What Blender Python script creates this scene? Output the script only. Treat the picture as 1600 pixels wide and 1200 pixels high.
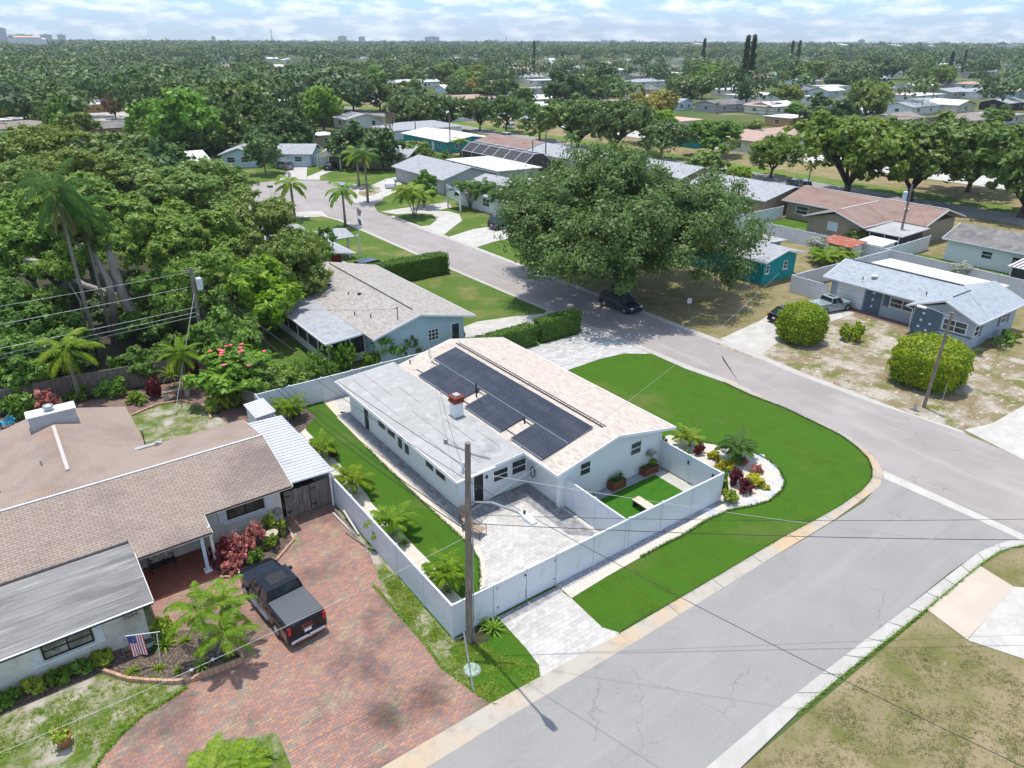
import bpy, bmesh, math, random
import numpy as np
from math import radians as RAD, sin, cos, pi, hypot, atan2
for o in list(bpy.data.objects): bpy.data.objects.remove(o)
SC = bpy.context.scene
COL = SC.collection
# ------------------------------------------------------------------ camera
F, CX, CY, CH = 1129.0, 800.0, 600.0, 23.5
PIT, ROLL, AZ = RAD(25.4), RAD(-0.2), RAD(36.3)
def ray(px, py):
    x = (px-CX)/F; y = -(py-CY)/F
    c, s = cos(-ROLL), sin(-ROLL)
    x, y = x*c-y*s, x*s+y*c
    fw = cos(PIT)+y*sin(PIT); up = -sin(PIT)+y*cos(PIT)
    return (fw*sin(AZ)+x*cos(AZ), fw*cos(AZ)-x*sin(AZ), up)
def G(px, py, z=0.0):                       # a photo pixel as a real point at height z
    d = ray(px, py); t = (z-CH)/d[2]
    return (d[0]*t, d[1]*t, z)
def onX(px, py, X):
    d = ray(px, py); t = X/d[0]; return (X, d[1]*t, CH+d[2]*t)
def onY(px, py, Y):
    d = ray(px, py); t = Y/d[1]; return (d[0]*t, Y, CH+d[2]*t)
def proj(X, Y, Z):
    Z = Z-CH
    f = X*sin(AZ)+Y*cos(AZ); r = X*cos(AZ)-Y*sin(AZ)
    dp = f*cos(PIT)-Z*sin(PIT); u = f*sin(PIT)+Z*cos(PIT)
    if dp <= 0.1: return (-9999, -9999)
    x = r/dp; y = u/dp
    c, s = cos(ROLL), sin(ROLL)
    return (CX+(x*c-y*s)*F, CY-(x*s+y*c)*F)
def PP(pts, z=0.0): return [G(a, b, z)[:2] for a, b in pts]
from mathutils import Matrix, Vector
cam = bpy.data.cameras.new('camera'); co = bpy.data.objects.new('camera', cam); COL.objects.link(co)
rv = Vector((cos(AZ), -sin(AZ), 0)); fv = Vector((sin(AZ)*cos(PIT), cos(AZ)*cos(PIT), -sin(PIT))); uv_ = rv.cross(fv)
c_, s_ = cos(-ROLL), sin(-ROLL)
rc = rv*c_+uv_*s_; uc = -rv*s_+uv_*c_
mw = Matrix((rc, uc, -fv)).transposed().to_4x4(); mw.translation = (0, 0, CH)
co.matrix_world = mw
cam.sensor_width = 36; cam.lens = F/1600*36; cam.clip_start = 0.1; cam.clip_end = 40000
SC.camera = co
SC.render.resolution_x = 1024; SC.render.resolution_y = 768
# ------------------------------------------------------------------ sky and sun
SUN_EL, SUN_AZ = RAD(80), RAD(0)            # sun stands towards +Y, shadows fall towards -Y
W = bpy.data.worlds.new('World'); SC.world = W; W.use_nodes = True
nt = W.node_tree; N = nt.nodes; LK = nt.links
bg = N['Background']; bg.inputs[1].default_value = 0.15
sky = N.new('ShaderNodeTexSky'); sky.sky_type = 'NISHITA'; sky.sun_disc = False
sky.sun_elevation = SUN_EL; sky.sun_rotation = SUN_AZ; sky.altitude = 20
sky.air_density = 1.0; sky.dust_density = 0.3; sky.ozone_density = 1.5
tc = N.new('ShaderNodeTexCoord'); mp = N.new('ShaderNodeMapping'); mp.inputs['Scale'].default_value = (22, 22, 90)
nz = N.new('ShaderNodeTexNoise'); nz.inputs['Scale'].default_value = 1.0; nz.inputs['Detail'].default_value = 6; nz.inputs['Roughness'].default_value = 0.58
rp = N.new('ShaderNodeValToRGB'); rp.color_ramp.elements[0].position = 0.46; rp.color_ramp.elements[1].position = 0.68
mx = N.new('ShaderNodeMix'); mx.data_type = 'RGBA'
LK.new(tc.outputs['Generated'], mp.inputs[0]); LK.new(mp.outputs[0], nz.inputs['Vector']); LK.new(nz.outputs[0], rp.inputs[0])
cm = N.new('ShaderNodeMath'); cm.operation = 'MULTIPLY'; cm.inputs[1].default_value = 0.75
LK.new(rp.outputs[0], cm.inputs[0]); LK.new(cm.outputs[0], mx.inputs['Factor'])
tn = N.new('ShaderNodeMix'); tn.data_type = 'RGBA'; tn.blend_type = 'MULTIPLY'; tn.inputs['Factor'].default_value = 1; tn.inputs['B'].default_value = (0.46, 0.66, 1.0, 1)
sx_ = N.new('ShaderNodeSeparateXYZ'); LK.new(tc.outputs['Generated'], sx_.inputs[0]); el_ = N.new('ShaderNodeMapRange'); LK.new(sx_.outputs['Z'], el_.inputs[0]); el_.inputs[1].default_value = 0.05; el_.inputs[2].default_value = 0.3; el_.inputs[3].default_value = 1; el_.inputs[4].default_value = 0.0; LK.new(el_.outputs[0], tn.inputs['Factor'])
LK.new(sky.outputs[0], tn.inputs['A']); LK.new(tn.outputs['Result'], mx.inputs['A']); mx.inputs['B'].default_value = (8.6, 8.5, 8.6, 1)
LK.new(mx.outputs['Result'], bg.inputs[0])
sd = bpy.data.lights.new('sun', 'SUN'); sd.energy = 3.3; sd.angle = RAD(0.53); sd.color = (1.0, 0.94, 0.85)
so = bpy.data.objects.new('sun', sd); COL.objects.link(so); so.location = (0, 0, 100)
sv = Vector((sin(SUN_AZ)*cos(SUN_EL), cos(SUN_AZ)*cos(SUN_EL), sin(SUN_EL)))
so.rotation_euler = sv.to_track_quat('Z', 'Y').to_euler()
SC.view_settings.view_transform = 'Standard'; SC.view_settings.look = 'None'
SC.view_settings.exposure = 0.52; SC.view_settings.gamma = 1
SC.render.engine = 'CYCLES'
SC.cycles.max_bounces = 5; SC.cycles.diffuse_bounces = 3; SC.cycles.glossy_bounces = 2; SC.cycles.transmission_bounces = 2
SC.cycles.volume_bounces = 0; SC.cycles.transparent_max_bounces = 4

# ------------------------------------------------------------------ materials
MATS = {}
def _new(name):
    m = bpy.data.materials.new(name); m.use_nodes = True
    return m, m.node_tree.nodes, m.node_tree.links, m.node_tree.nodes['Principled BSDF']
def _mixc(n, l, fac, a, b):
    x = n.new('ShaderNodeMix'); x.data_type = 'RGBA'
    if hasattr(fac, 'default_value') or hasattr(fac, 'node'): l.new(fac, x.inputs['Factor'])
    else: x.inputs['Factor'].default_value = fac
    for k, v in (('A', a), ('B', b)):
        if isinstance(v, tuple): x.inputs[k].default_value = (*v, 1)
        else: l.new(v, x.inputs[k])
    return x.outputs['Result']
def _noise(n, l, vec, scale, detail=3, rough=0.55, lo=0.4, hi=0.6, sc3=None):
    if sc3:
        mpp = n.new('ShaderNodeMapping'); mpp.inputs['Scale'].default_value = sc3; l.new(vec, mpp.inputs[0]); vec = mpp.outputs[0]
    z = n.new('ShaderNodeTexNoise'); z.inputs['Scale'].default_value = scale; z.inputs['Detail'].default_value = detail
    z.inputs['Roughness'].default_value = rough; l.new(vec, z.inputs['Vector'])
    r = n.new('ShaderNodeMapRange'); r.inputs[1].default_value = lo; r.inputs[2].default_value = hi; l.new(z.outputs[0], r.inputs[0])
    return r.outputs[0], z.outputs[0]
def _bump(n, l, h, bs, strength, dist):
    b = n.new('ShaderNodeBump'); b.inputs['Strength'].default_value = strength; b.inputs['Distance'].default_value = dist
    l.new(h, b.inputs['Height']); l.new(b.outputs[0], bs.inputs['Normal'])
def mn(name, layers, rough=0.8, bump=None, spec=0.3, metal=0.0, coat=0.0):
    """layers: first a colour, then (colour, scale, lo, hi, [detail], [scale3]) mixed on top by noise"""
    if name in MATS: return MATS[name]
    m, n, l, b = _new(name); t = n.new('ShaderNodeTexCoord').outputs['Object']
    c = layers[0]; 
    for L in layers[1:]:
        f, _ = _noise(n, l, t, L[1], L[4] if len(L) > 4 and L[4] else 4, 0.6, L[2], L[3], L[5] if len(L) > 5 else None)
        c = _mixc(n, l, f, c, L[0])
    if isinstance(c, tuple): b.inputs['Base Color'].default_value = (*c, 1)
    else: l.new(c, b.inputs['Base Color'])
    b.inputs['Roughness'].default_value = rough; b.inputs['Specular IOR Level'].default_value = spec
    b.inputs['Metallic'].default_value = metal; b.inputs['Coat Weight'].default_value = coat
    if bump:
        _, h = _noise(n, l, t, bump[0], 4); _bump(n, l, h, b, bump[1], bump[2])
    MATS[name] = m; return m
def mbrick(name, cols, mortar, bw, bh, msize=0.012, rot=0.0, rough=0.85, patch=None, bump=0.3, offset=0.5, swap=False, spots=None, bias=0.0):
    """brick or shingle pattern laid in the XY plane"""
    if name in MATS: return MATS[name]
    m, n, l, b = _new(name); t = n.new('ShaderNodeTexCoord').outputs['Object']
    mp = n.new('ShaderNodeMapping'); mp.inputs['Rotation'].default_value = (0, 0, RAD(90) if swap else rot); l.new(t, mp.inputs[0])
    k = n.new('ShaderNodeTexBrick'); l.new(mp.outputs[0], k.inputs['Vector'])
    k.inputs['Scale'].default_value = 1; k.inputs['Brick Width'].default_value = bw; k.inputs['Row Height'].default_value = bh
    k.inputs['Mortar Size'].default_value = msize; k.inputs['Mortar Smooth'].default_value = 0.3; k.offset = offset; k.inputs['Bias'].default_value = bias
    k.inputs['Color1'].default_value = (*cols[0], 1); k.inputs['Color2'].default_value = (*cols[1], 1); k.inputs['Mortar'].default_value = (*mortar, 1)
    c = k.outputs['Color']
    if len(cols) > 2:      # per-brick third tone through a second brick grid in step with the first
        k2 = n.new('ShaderNodeTexBrick'); l.new(mp.outputs[0], k2.inputs['Vector']); k2.inputs['Scale'].default_value = 1
        k2.inputs['Brick Width'].default_value = bw; k2.inputs['Row Height'].default_value = bh; k2.inputs['Mortar Size'].default_value = msize
        k2.offset = offset; k2.inputs['Color1'].default_value = (*cols[2], 1); k2.inputs['Color2'].default_value = (*cols[min(3, len(cols)-1)], 1); k2.inputs['Mortar'].default_value = (*mortar, 1)
        f, _ = _noise(n, l, mp.outputs[0], 1.0, 3, 0.75, 0.47, 0.53, (0.9/bw, 0.9/bh, 1))
        c = _mixc(n, l, f, c, k2.outputs['Color'])
    for p in (patch or []):
        f, _ = _noise(n, l, t, p[1], 4, 0.6, p[2], p[3], p[4] if len(p) > 4 else None)
        mm = n.new('ShaderNodeMix'); mm.data_type = 'RGBA'; mm.blend_type = 'MULTIPLY'
        l.new(f, mm.inputs['Factor']); l.new(c, mm.inputs['A']); mm.inputs['B'].default_value = (*p[0], 1); c = mm.outputs['Result']
    l.new(c, b.inputs['Base Color']); b.inputs['Roughness'].default_value = rough; b.inputs['Specular IOR Level'].default_value = 0.25
    if bump:
        inv = n.new('ShaderNodeMath'); inv.operation = 'SUBTRACT'; inv.inputs[0].default_value = 1; l.new(k.outputs['Fac'], inv.inputs[1])
        _bump(n, l, inv.outputs[0], b, bump, 0.02)
    MATS[name] = m; return m
def mleaf(name, c1, c2, tr=0.25, var=0.35, nscale=0.7):
    if name in MATS: return MATS[name]
    if c1[1] > c1[0]*1.05 and not name.startswith('wood'): c1 = (c1[0]*1.38, c1[1]*1.34, c1[2]*1.15); c2 = (c2[0]*1.32, c2[1]*1.28, c2[2]*1.15)
    tr = min(.42, tr+.1)
    m, n, l, b = _new(name); t = n.new('ShaderNodeTexCoord').outputs['Object']
    f, _ = _noise(n, l, t, nscale, 3, 0.7, 0.35, 0.65)
    c = _mixc(n, l, f, c1, c2)
    f2, _ = _noise(n, l, t, 9.0, 2, 0.7, 0.3, 0.7)
    hs = n.new('ShaderNodeHueSaturation'); l.new(c, hs.inputs['Color'])
    mr = n.new('ShaderNodeMapRange'); l.new(f2, mr.inputs[0]); mr.inputs[3].default_value = 1-var; mr.inputs[4].default_value = 1+var; l.new(mr.outputs[0], hs.inputs['Value'])
    oi = n.new('ShaderNodeObjectInfo'); m2 = n.new('ShaderNodeMapRange'); l.new(oi.outputs['Random'], m2.inputs[0]); m2.inputs[3].default_value = 0.487; m2.inputs[4].default_value = 0.512
    l.new(m2.outputs[0], hs.inputs['Hue'])
    l.new(hs.outputs[0], b.inputs['Base Color']); b.inputs['Roughness'].default_value = 0.5; b.inputs['Specular IOR Level'].default_value = 0.35
    tl = n.new('ShaderNodeBsdfTranslucent'); l.new(hs.outputs[0], tl.inputs[0]); ms = n.new('ShaderNodeMixShader'); ms.inputs[0].default_value = tr
    out = n['Material Output']; l.new(b.outputs[0], ms.inputs[1]); l.new(tl.outputs[0], ms.inputs[2]); l.new(ms.outputs[0], out.inputs[0])
    MATS[name] = m; return m

V = lambda r, g, b: (r, g, b)
m_white = mn('white_paint', [(0.7, 0.73, 0.74), ((0.66, 0.7, 0.72), 1.2, 0.4, 0.7)], 0.6)
m_vinyl = mn('white_vinyl', [(0.66, 0.685, 0.72), ((0.6, 0.63, 0.66), 0.5, 0.4, 0.7, 4, (1, 1, 2.5)), ((0.5, 0.51, 0.5), 1.2, 0.62, 0.8, 5, (1, 1, .4))], 0.42)
m_trim = mn('white_trim', [(0.78, 0.79, 0.8), ((0.7, 0.71, 0.71), 3, 0.4, 0.7)], 0.5)
m_glass = mn('dark_glass', [(0.022, 0.032, 0.034), ((0.05, 0.08, 0.075), 0.9, 0.45, 0.6)], 0.22, spec=0.45)
m_glassd = mn('plain_dark_glass', [(0.018, 0.026, 0.028), ((0.045, 0.06, 0.06), 1.5, 0.45, 0.6)], 0.4, spec=0.12)
m_screen = mn('dark_screen', [(0.035, 0.037, 0.04), ((0.06, 0.06, 0.065), 2, 0.4, 0.6)], 0.7)
m_black = mn('black_metal', [(0.02, 0.02, 0.022)], 0.45)
m_rubber = mn('tyre_rubber', [(0.018, 0.018, 0.018)], 0.8)
m_chrome = mn('chrome', [(0.75, 0.76, 0.78)], 0.18, metal=1.0)
m_rim = mn('wheel_rim', [(0.45, 0.46, 0.48)], 0.3, metal=0.8)
m_redlight = mn('red_lens', [(0.45, 0.015, 0.015)], 0.2, spec=0.6)
m_lamp = mn('clear_lens', [(0.75, 0.77, 0.8)], 0.15, spec=0.6)
m_galv = mn('galvanised_steel', [(0.42, 0.44, 0.46), ((0.3, 0.31, 0.32), 4, 0.4, 0.7)], 0.4, metal=0.5)
m_pole = mn('weathered_pole_wood', [(0.27, 0.225, 0.18), ((0.13, 0.11, 0.09), 3.0, 0.4, 0.65, 5, (6, 6, 0.5))], 0.9, (30, 0.4, 0.01))
m_wire = mn('cable_black', [(0.03, 0.03, 0.032)], 0.5)
m_wire2 = mn('cable_grey', [(0.4, 0.42, 0.44)], 0.4, metal=0.4)
m_soil = mn('dark_soil', [(0.045, 0.035, 0.025), ((0.05, 0.065, 0.025), 3, 0.45, 0.6)], 0.95, (20, 0.6, 0.05))
m_mulch = mn('mulch', [(0.10, 0.075, 0.06), ((0.24, 0.18, 0.15), 9, 0.45, 0.62, 6), ((0.04, 0.03, 0.025), 14, 0.5, 0.65)], 0.95, (25, 0.9, 0.06))
m_pinkmulch = mn('red_mulch', [(0.24, 0.16, 0.13), ((0.12, 0.085, 0.07), 7, 0.45, 0.6, 6)], 0.95, (25, 0.8, 0.05))
m_lawn = mn('green_lawn', [(0.058, 0.135, 0.007), ((0.043, 0.108, 0.006), 0.8, 0.42, 0.62, 6), ((0.072, 0.155, 0.016), 7.0, 0.45, 0.68, 6), ((0.053, 0.142, 0.010), 0.9, 0.42, 0.58, 2, (1.6, .12, 1)), ((0.13, 0.155, 0.04), 0.16, 0.56, 0.72, 6), ((0.1, 0.17, 0.02), 16, 0.6, 0.72, 3)], 0.9, (45, 0.9, 0.05), spec=0.15)
m_turf = mn('artificial_turf', [(0.045, 0.15, 0.012), ((0.03, 0.12, 0.008), 3, 0.4, 0.7)], 0.9, (60, 0.7, 0.03), spec=0.15)
m_lawn2 = mn('mid_lawn', [(0.085, 0.155, 0.025), ((0.05, 0.12, 0.015), 0.5, 0.4, 0.6, 5), ((0.24, 0.21, 0.09), 0.25, 0.5, 0.68, 4), ((0.12, 0.18, 0.03), 6, 0.45, 0.65)], 0.95, (30, 0.9, 0.06), spec=0.15)
m_weedy = mn('weedy_grass', [(0.34, 0.31, 0.23), ((0.1, 0.16, 0.025), 0.9, 0.42, 0.58, 7), ((0.15, 0.2, 0.04), 5.0, 0.5, 0.6, 5), ((0.46, 0.42, 0.37), 0.5, 0.53, 0.64, 6)], 0.95, (25, 0.9, 0.08), spec=0.15)
m_drylawn = mn('dry_lawn', [(0.27, 0.23, 0.125), ((0.175, 0.175, 0.06), 0.55, 0.45, 0.64, 8), ((0.34, 0.27, 0.17), 0.35, 0.5, 0.65, 5), ((0.16, 0.17, 0.05), 6, 0.52, 0.66, 6), ((0.5, 0.46, 0.4), 1.6, 0.66, 0.74, 6)], 0.95, (25, 0.9, 0.08), spec=0.15)
m_sandy = mn('sandy_yard', [(0.25, 0.2, 0.12), ((0.44, 0.4, 0.34), 0.35, 0.44, 0.58, 7), ((0.16, 0.17, 0.05), 0.5, 0.5, 0.62, 6), ((0.62, 0.58, 0.52), 1.5, 0.58, 0.68, 6, (1, 1.8, 1)), ((0.14, 0.13, 0.06), 3.5, 0.58, 0.66, 6)], 0.95, (18, 0.9, 0.08), spec=0.15)
m_field = mn('open_ground', [(0.07, 0.11, 0.03), ((0.14, 0.14, 0.06), 0.03, 0.4, 0.6, 8), ((0.06, 0.1, 0.025), 0.12, 0.5, 0.65, 6), ((0.27, 0.24, 0.16), 0.06, 0.6, 0.7, 6)], 0.95, spec=0.1)
m_strip = mn('meadow_strip', [(0.25, 0.2, 0.105), ((0.14, 0.17, 0.045), 0.12, 0.45, 0.62, 7), ((0.3, 0.24, 0.14), 0.5, 0.45, 0.65, 6), ((0.12, 0.11, 0.06), 1.3, 0.6, 0.72, 6, (1, 2.4, 1))], 0.95, (6, 0.6, 0.2), spec=0.1)
m_stripg = mn('green_verge', [(0.11, 0.2, 0.03), ((0.2, 0.2, 0.07), 0.22, 0.45, 0.62, 7), ((0.07, 0.15, 0.02), 1.2, 0.5, 0.65, 5)], 0.95, (6, 0.6, 0.2), spec=0.1)
m_asph = mn('grey_asphalt', [(0.262, 0.256, 0.246), ((0.232, 0.227, 0.218), 0.35, 0.4, 0.65, 6), ((0.23, 0.232, 0.238), 0.13, 0.56, 0.72, 5), ((0.31, 0.305, 0.295), 40, 0.45, 0.65, 3), ((0.2, 0.2, 0.2), 0.9, 0.66, 0.74, 6), ((0.3, 0.293, 0.28), 0.5, 0.5, 0.66, 6, (.12, 1.3, 1)), ((0.23, 0.225, 0.22), 0.6, 0.6, 0.72, 6, (.1, 1.6, 1))], 0.92, (120, 0.35, 0.01), spec=0.2)
m_asph2 = mn('warm_asphalt', [(0.32, 0.295, 0.283), ((0.275, 0.253, 0.243), 0.25, 0.4, 0.65, 6), ((0.36, 0.335, 0.322), 0.8, 0.52, 0.72, 6, (1, 0.2, 1)), ((0.28, 0.26, 0.255), 1.3, 0.62, 0.74, 5, (1, .25, 1))], 0.92, (100, 0.3, 0.01), spec=0.2)
def cracks(m, sc=0.22, w=0.005, dark=0.76):
    n, l = m.node_tree.nodes, m.node_tree.links; b = n['Principled BSDF']; src = b.inputs['Base Color'].links[0].from_socket
    t = n.new('ShaderNodeTexCoord').outputs['Object']; nz_ = n.new('ShaderNodeTexNoise'); nz_.inputs['Scale'].default_value = 1.2; nz_.inputs['Detail'].default_value = 5; l.new(t, nz_.inputs['Vector'])
    ad = n.new('ShaderNodeMixRGB'); ad.blend_type = 'ADD'; ad.inputs[0].default_value = .9; l.new(t, ad.inputs[1]); l.new(nz_.outputs['Color'], ad.inputs[2])
    v = n.new('ShaderNodeTexVoronoi'); v.feature = 'DISTANCE_TO_EDGE'; v.inputs['Scale'].default_value = sc; l.new(ad.outputs[0], v.inputs['Vector'])
    mr = n.new('ShaderNodeMapRange'); l.new(v.outputs['Distance'], mr.inputs[0]); mr.inputs[1].default_value = w*.3; mr.inputs[2].default_value = w; mr.inputs[3].default_value = 1; mr.inputs[4].default_value = 0
    f, _ = _noise(n, l, t, 0.12, 3, .6, .5, .56); mu = n.new('ShaderNodeMath'); mu.operation = 'MULTIPLY'; l.new(mr.outputs[0], mu.inputs[0]); l.new(f, mu.inputs[1])
    mm = n.new('ShaderNodeMix'); mm.data_type = 'RGBA'; mm.blend_type = 'MULTIPLY'; l.new(mu.outputs[0], mm.inputs['Factor']); l.new(src, mm.inputs['A']); mm.inputs['B'].default_value = (dark, dark, dark, 1); l.new(mm.outputs['Result'], b.inputs['Base Color'])
cracks(m_asph); cracks(m_asph2, .2)
m_conc = mn('pale_concrete', [(0.41, 0.4, 0.37), ((0.5, 0.485, 0.455), 0.8, 0.42, 0.62, 6), ((0.47, 0.46, 0.43), 3, 0.5, 0.7, 5), ((0.34, 0.345, 0.32), 0.5, 0.62, 0.75, 6)], 0.85, (50, 0.3, 0.01))
m_curb = mn('curb_concrete', [(0.4, 0.37, 0.32), ((0.48, 0.36, 0.225), 0.16, 0.47, 0.6, 3), ((0.33, 0.3, 0.26), 1.3, 0.5, 0.68, 6)], 0.88, (40, 0.3, 0.01))
m_curb2 = mn('curb_concrete_grey', [(0.4, 0.385, 0.36), ((0.45, 0.435, 0.41), 0.9, 0.45, 0.62, 6), ((0.36, 0.35, 0.34), 2.0, 0.6, 0.72, 6)], 0.88, (40, 0.3, 0.01))
m_concb = mn('cream_concrete', [(0.46, 0.4, 0.335), ((0.5, 0.44, 0.37), 0.5, 0.5, 0.66, 5)], 0.85, (50, 0.2, 0.01))
m_gravel = mn('white_gravel', [(0.6, 0.55, 0.47), ((0.4, 0.35, 0.29), 17, 0.5, 0.62, 4), ((0.78, 0.74, 0.67), 22, 0.5, 0.62, 3)], 0.9, (22, 1.0, 0.06))
m_stone = mn('river_stone', [(0.4, 0.41, 0.43), ((0.13, 0.13, 0.14), 18, 0.48, 0.58, 3), ((0.6, 0.6, 0.62), 24, 0.55, 0.64, 3)], 0.85, (20, 1.0, 0.06))
m_flag = mn('flagstone', [(0.5, 0.5, 0.53), ((0.38, 0.4, 0.45), 2.2, 0.45, 0.6, 5)], 0.8, (15, 0.4, 0.02))
m_pav = mbrick('white_pavers', [(0.5, 0.485, 0.46), (0.4, 0.39, 0.37), (0.56, 0.545, 0.52), (0.44, 0.43, 0.41)], (0.3, 0.29, 0.28), 0.36, 0.24, 0.008, bump=0.15, patch=[((0.86, 0.85, 0.84), 0.6, 0.45, 0.7)])
m_pavd = mbrick('dark_pavers', [(0.24, 0.245, 0.255), (0.33, 0.335, 0.345), (0.17, 0.175, 0.185), (0.28, 0.285, 0.29)], (0.14, 0.14, 0.145), 0.36, 0.24, 0.008, swap=True, bump=0.15)
m_pavb = mbrick('beige_border_pavers', [(0.6, 0.5, 0.4), (0.64, 0.57, 0.48)], (0.42, 0.36, 0.3), 0.2, 0.2, 0.012, offset=0.0, bump=0.2)
m_pavg = mbrick('grey_driveway_pavers', [(0.47, 0.46, 0.45), (0.38, 0.375, 0.37), (0.58, 0.57, 0.56), (0.33, 0.33, 0.335)], (0.3, 0.295, 0.29), 0.5, 0.22, 0.01, bump=0.15)
m_brick = mbrick('brick_pavers', [(0.34, 0.155, 0.115), (0.41, 0.225, 0.155), (0.2, 0.17, 0.165), (0.3, 0.165, 0.13)], (0.17, 0.135, 0.12), 0.29, 0.135, 0.011, rough=0.88, bump=0.3,
    patch=[((0.62, 0.66, 0.7), 0.33, 0.48, 0.62), ((1.0, 1.3, 1.15), 0.9, 0.5, 0.66), ((0.5, 0.5, 0.48), 0.17, 0.58, 0.68)])
m_brickr = mbrick('red_porch_pavers', [(0.3, 0.09, 0.06), (0.36, 0.13, 0.09)], (0.13, 0.06, 0.05), 0.22, 0.11, 0.012, bump=0.2)
m_edge = mbrick('edging_brick', [(0.42, 0.24, 0.16), (0.5, 0.33, 0.22)], (0.2, 0.15, 0.12), 0.22, 0.5, 0.015, bump=0.2)
m_rfmain = mbrick('beige_shingles', [(0.5, 0.45, 0.39), (0.56, 0.51, 0.455), (0.4, 0.325, 0.275), (0.54, 0.485, 0.43)], (0.4, 0.335, 0.29), 0.42, 0.145, 0.010, swap=True, bump=0.15)
m_rfbeige2 = mbrick('grey_beige_shingles', [(0.36, 0.335, 0.305), (0.43, 0.405, 0.375), (0.26, 0.24, 0.22), (0.39, 0.365, 0.34)], (0.23, 0.21, 0.195), 0.42, 0.16, 0.012, swap=True, bump=0.15)
m_rfbrown = mbrick('brown_shingles', [(0.31, 0.25, 0.21), (0.345, 0.28, 0.235), (0.265, 0.21, 0.175), (0.32, 0.26, 0.22)], (0.19, 0.15, 0.13), 0.34, 0.15, 0.02, bump=0.3, patch=[((0.72, 0.72, 0.76), 0.25, 0.5, 0.68)])
m_rfbrown2 = mbrick('worn_brown_shingles', [(0.31, 0.25, 0.21), (0.29, 0.235, 0.2), (0.33, 0.255, 0.2), (0.3, 0.245, 0.21)], (0.25, 0.2, 0.17), 0.3, 0.14, 0.012, swap=True, bump=0.15, patch=[((0.8, 0.78, 0.8), 0.4, 0.45, 0.7), ((1.1, 0.96, 0.82), 0.35, 0.58, 0.72)])
m_rffar = mn('red_brown_roof', [(0.23, 0.155, 0.13), ((0.28, 0.2, 0.17), 0.6, 0.4, 0.65, 5, (1, .3, 1)), ((0.15, 0.105, 0.09), 0.5, 0.58, 0.75)], 0.9)
m_rfblue = mbrick('blue_grey_shingles', [(0.33, 0.375, 0.42), (0.4, 0.44, 0.48), (0.26, 0.3, 0.34), (0.37, 0.41, 0.45)], (0.22, 0.25, 0.28), 0.42, 0.16, 0.012, swap=True, bump=0.15)
m_rfgrey = mn('grey_roof', [(0.33, 0.345, 0.365), ((0.27, 0.285, 0.305), 1.2, 0.42, 0.62, 6), ((0.4, 0.415, 0.43), 3, 0.5, 0.7)], 0.9)
m_rfflat = mn('flat_grey_roof', [(0.34, 0.34, 0.33), ((0.38, 0.385, 0.39), 0.3, 0.45, 0.65, 6, (1, .45, 1)), ((0.24, 0.245, 0.25), 0.5, 0.56, 0.72, 6), ((0.42, 0.42, 0.41), 1.5, 0.5, 0.7)], 0.85, (3, 0.25, 0.05))
m_rfwhite = mn('white_membrane_roof', [(0.66, 0.67, 0.68), ((0.68, 0.69, 0.7), 0.5, 0.45, 0.68, 5)], 0.6)
m_rfold = mn('stained_flat_roof', [(0.22, 0.22, 0.215), ((0.14, 0.137, 0.137), 0.45, 0.44, 0.62, 9, (0.4, 1.5, 1)), ((0.31, 0.31, 0.3), 1.4, 0.54, 0.7, 8, (0.3, 3.5, 1)), ((0.12, 0.115, 0.115), 3.5, 0.62, 0.72, 6, (0.4, 2.5, 1))], 0.9, (9, 0.5, 0.04))
m_rfdark = mn('dark_grey_roof', [(0.19, 0.185, 0.18), ((0.13, 0.125, 0.125), 0.7, 0.42, 0.62, 6, (1, .4, 1)), ((0.26, 0.25, 0.24), 1.2, 0.5, 0.7)], 0.9)
m_metal = mn('white_metal_roof', [(0.7, 0.72, 0.75), ((0.6, 0.62, 0.66), 0.8, 0.5, 0.7)], 0.4, metal=0.2)
m_shed = mn('weathered_white_metal', [(0.66, 0.7, 0.72), ((0.5, 0.53, 0.53), 1.5, 0.55, 0.7)], 0.5)
m_rust = mn('rusty_metal', [(0.32, 0.09, 0.05), ((0.45, 0.4, 0.37), 2.5, 0.55, 0.65, 5, (3, .6, 1)), ((0.2, 0.05, 0.03), 3, 0.5, 0.7)], 0.8)
m_wood = mn('grey_fence_wood', [(0.21, 0.18, 0.155), ((0.13, 0.11, 0.095), 2.0, 0.4, 0.62, 6, (3, 3, 0.3)), ((0.3, 0.27, 0.24), 4, 0.5, 0.7, 6, (5, 5, .3))], 0.9, (14, 0.4, 0.02))
m_tan = mn('tan_wall', [(0.30, 0.255, 0.185), ((0.26, 0.22, 0.16), 1, 0.4, 0.65)], 0.85)
m_cream = mn('cream_wall', [(0.7, 0.69, 0.61), ((0.53, 0.52, 0.45), 0.8, 0.45, 0.65), ((0.45, 0.4, 0.3), 0.6, 0.64, 0.76)], 0.85)
m_paleblue = mn('pale_blue_wall', [(0.5, 0.62, 0.69), ((0.45, 0.57, 0.64), 1, 0.45, 0.65)], 0.8)
m_greyw = mn('grey_wall', [(0.42, 0.42, 0.43), ((0.37, 0.37, 0.38), 1.4, 0.4, 0.65)], 0.85)
m_bluegw = mn('blue_grey_wall', [(0.36, 0.42, 0.48), ((0.32, 0.38, 0.44), 1, 0.4, 0.65)], 0.8)
m_navyw = mn('slate_blue_wall', [(0.10, 0.15, 0.2), ((0.085, 0.13, 0.18), 1, 0.4, 0.65)], 0.8)
m_teal = mn('teal_wall', [(0.012, 0.3, 0.31), ((0.01, 0.26, 0.27), 1, 0.4, 0.65)], 0.8)
m_redw = mn('red_wall', [(0.34, 0.045, 0.03), ((0.28, 0.035, 0.025), 1, 0.4, 0.65)], 0.8)
m_orange = mn('orange_wall', [(0.5, 0.3, 0.15)], 0.85)
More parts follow.
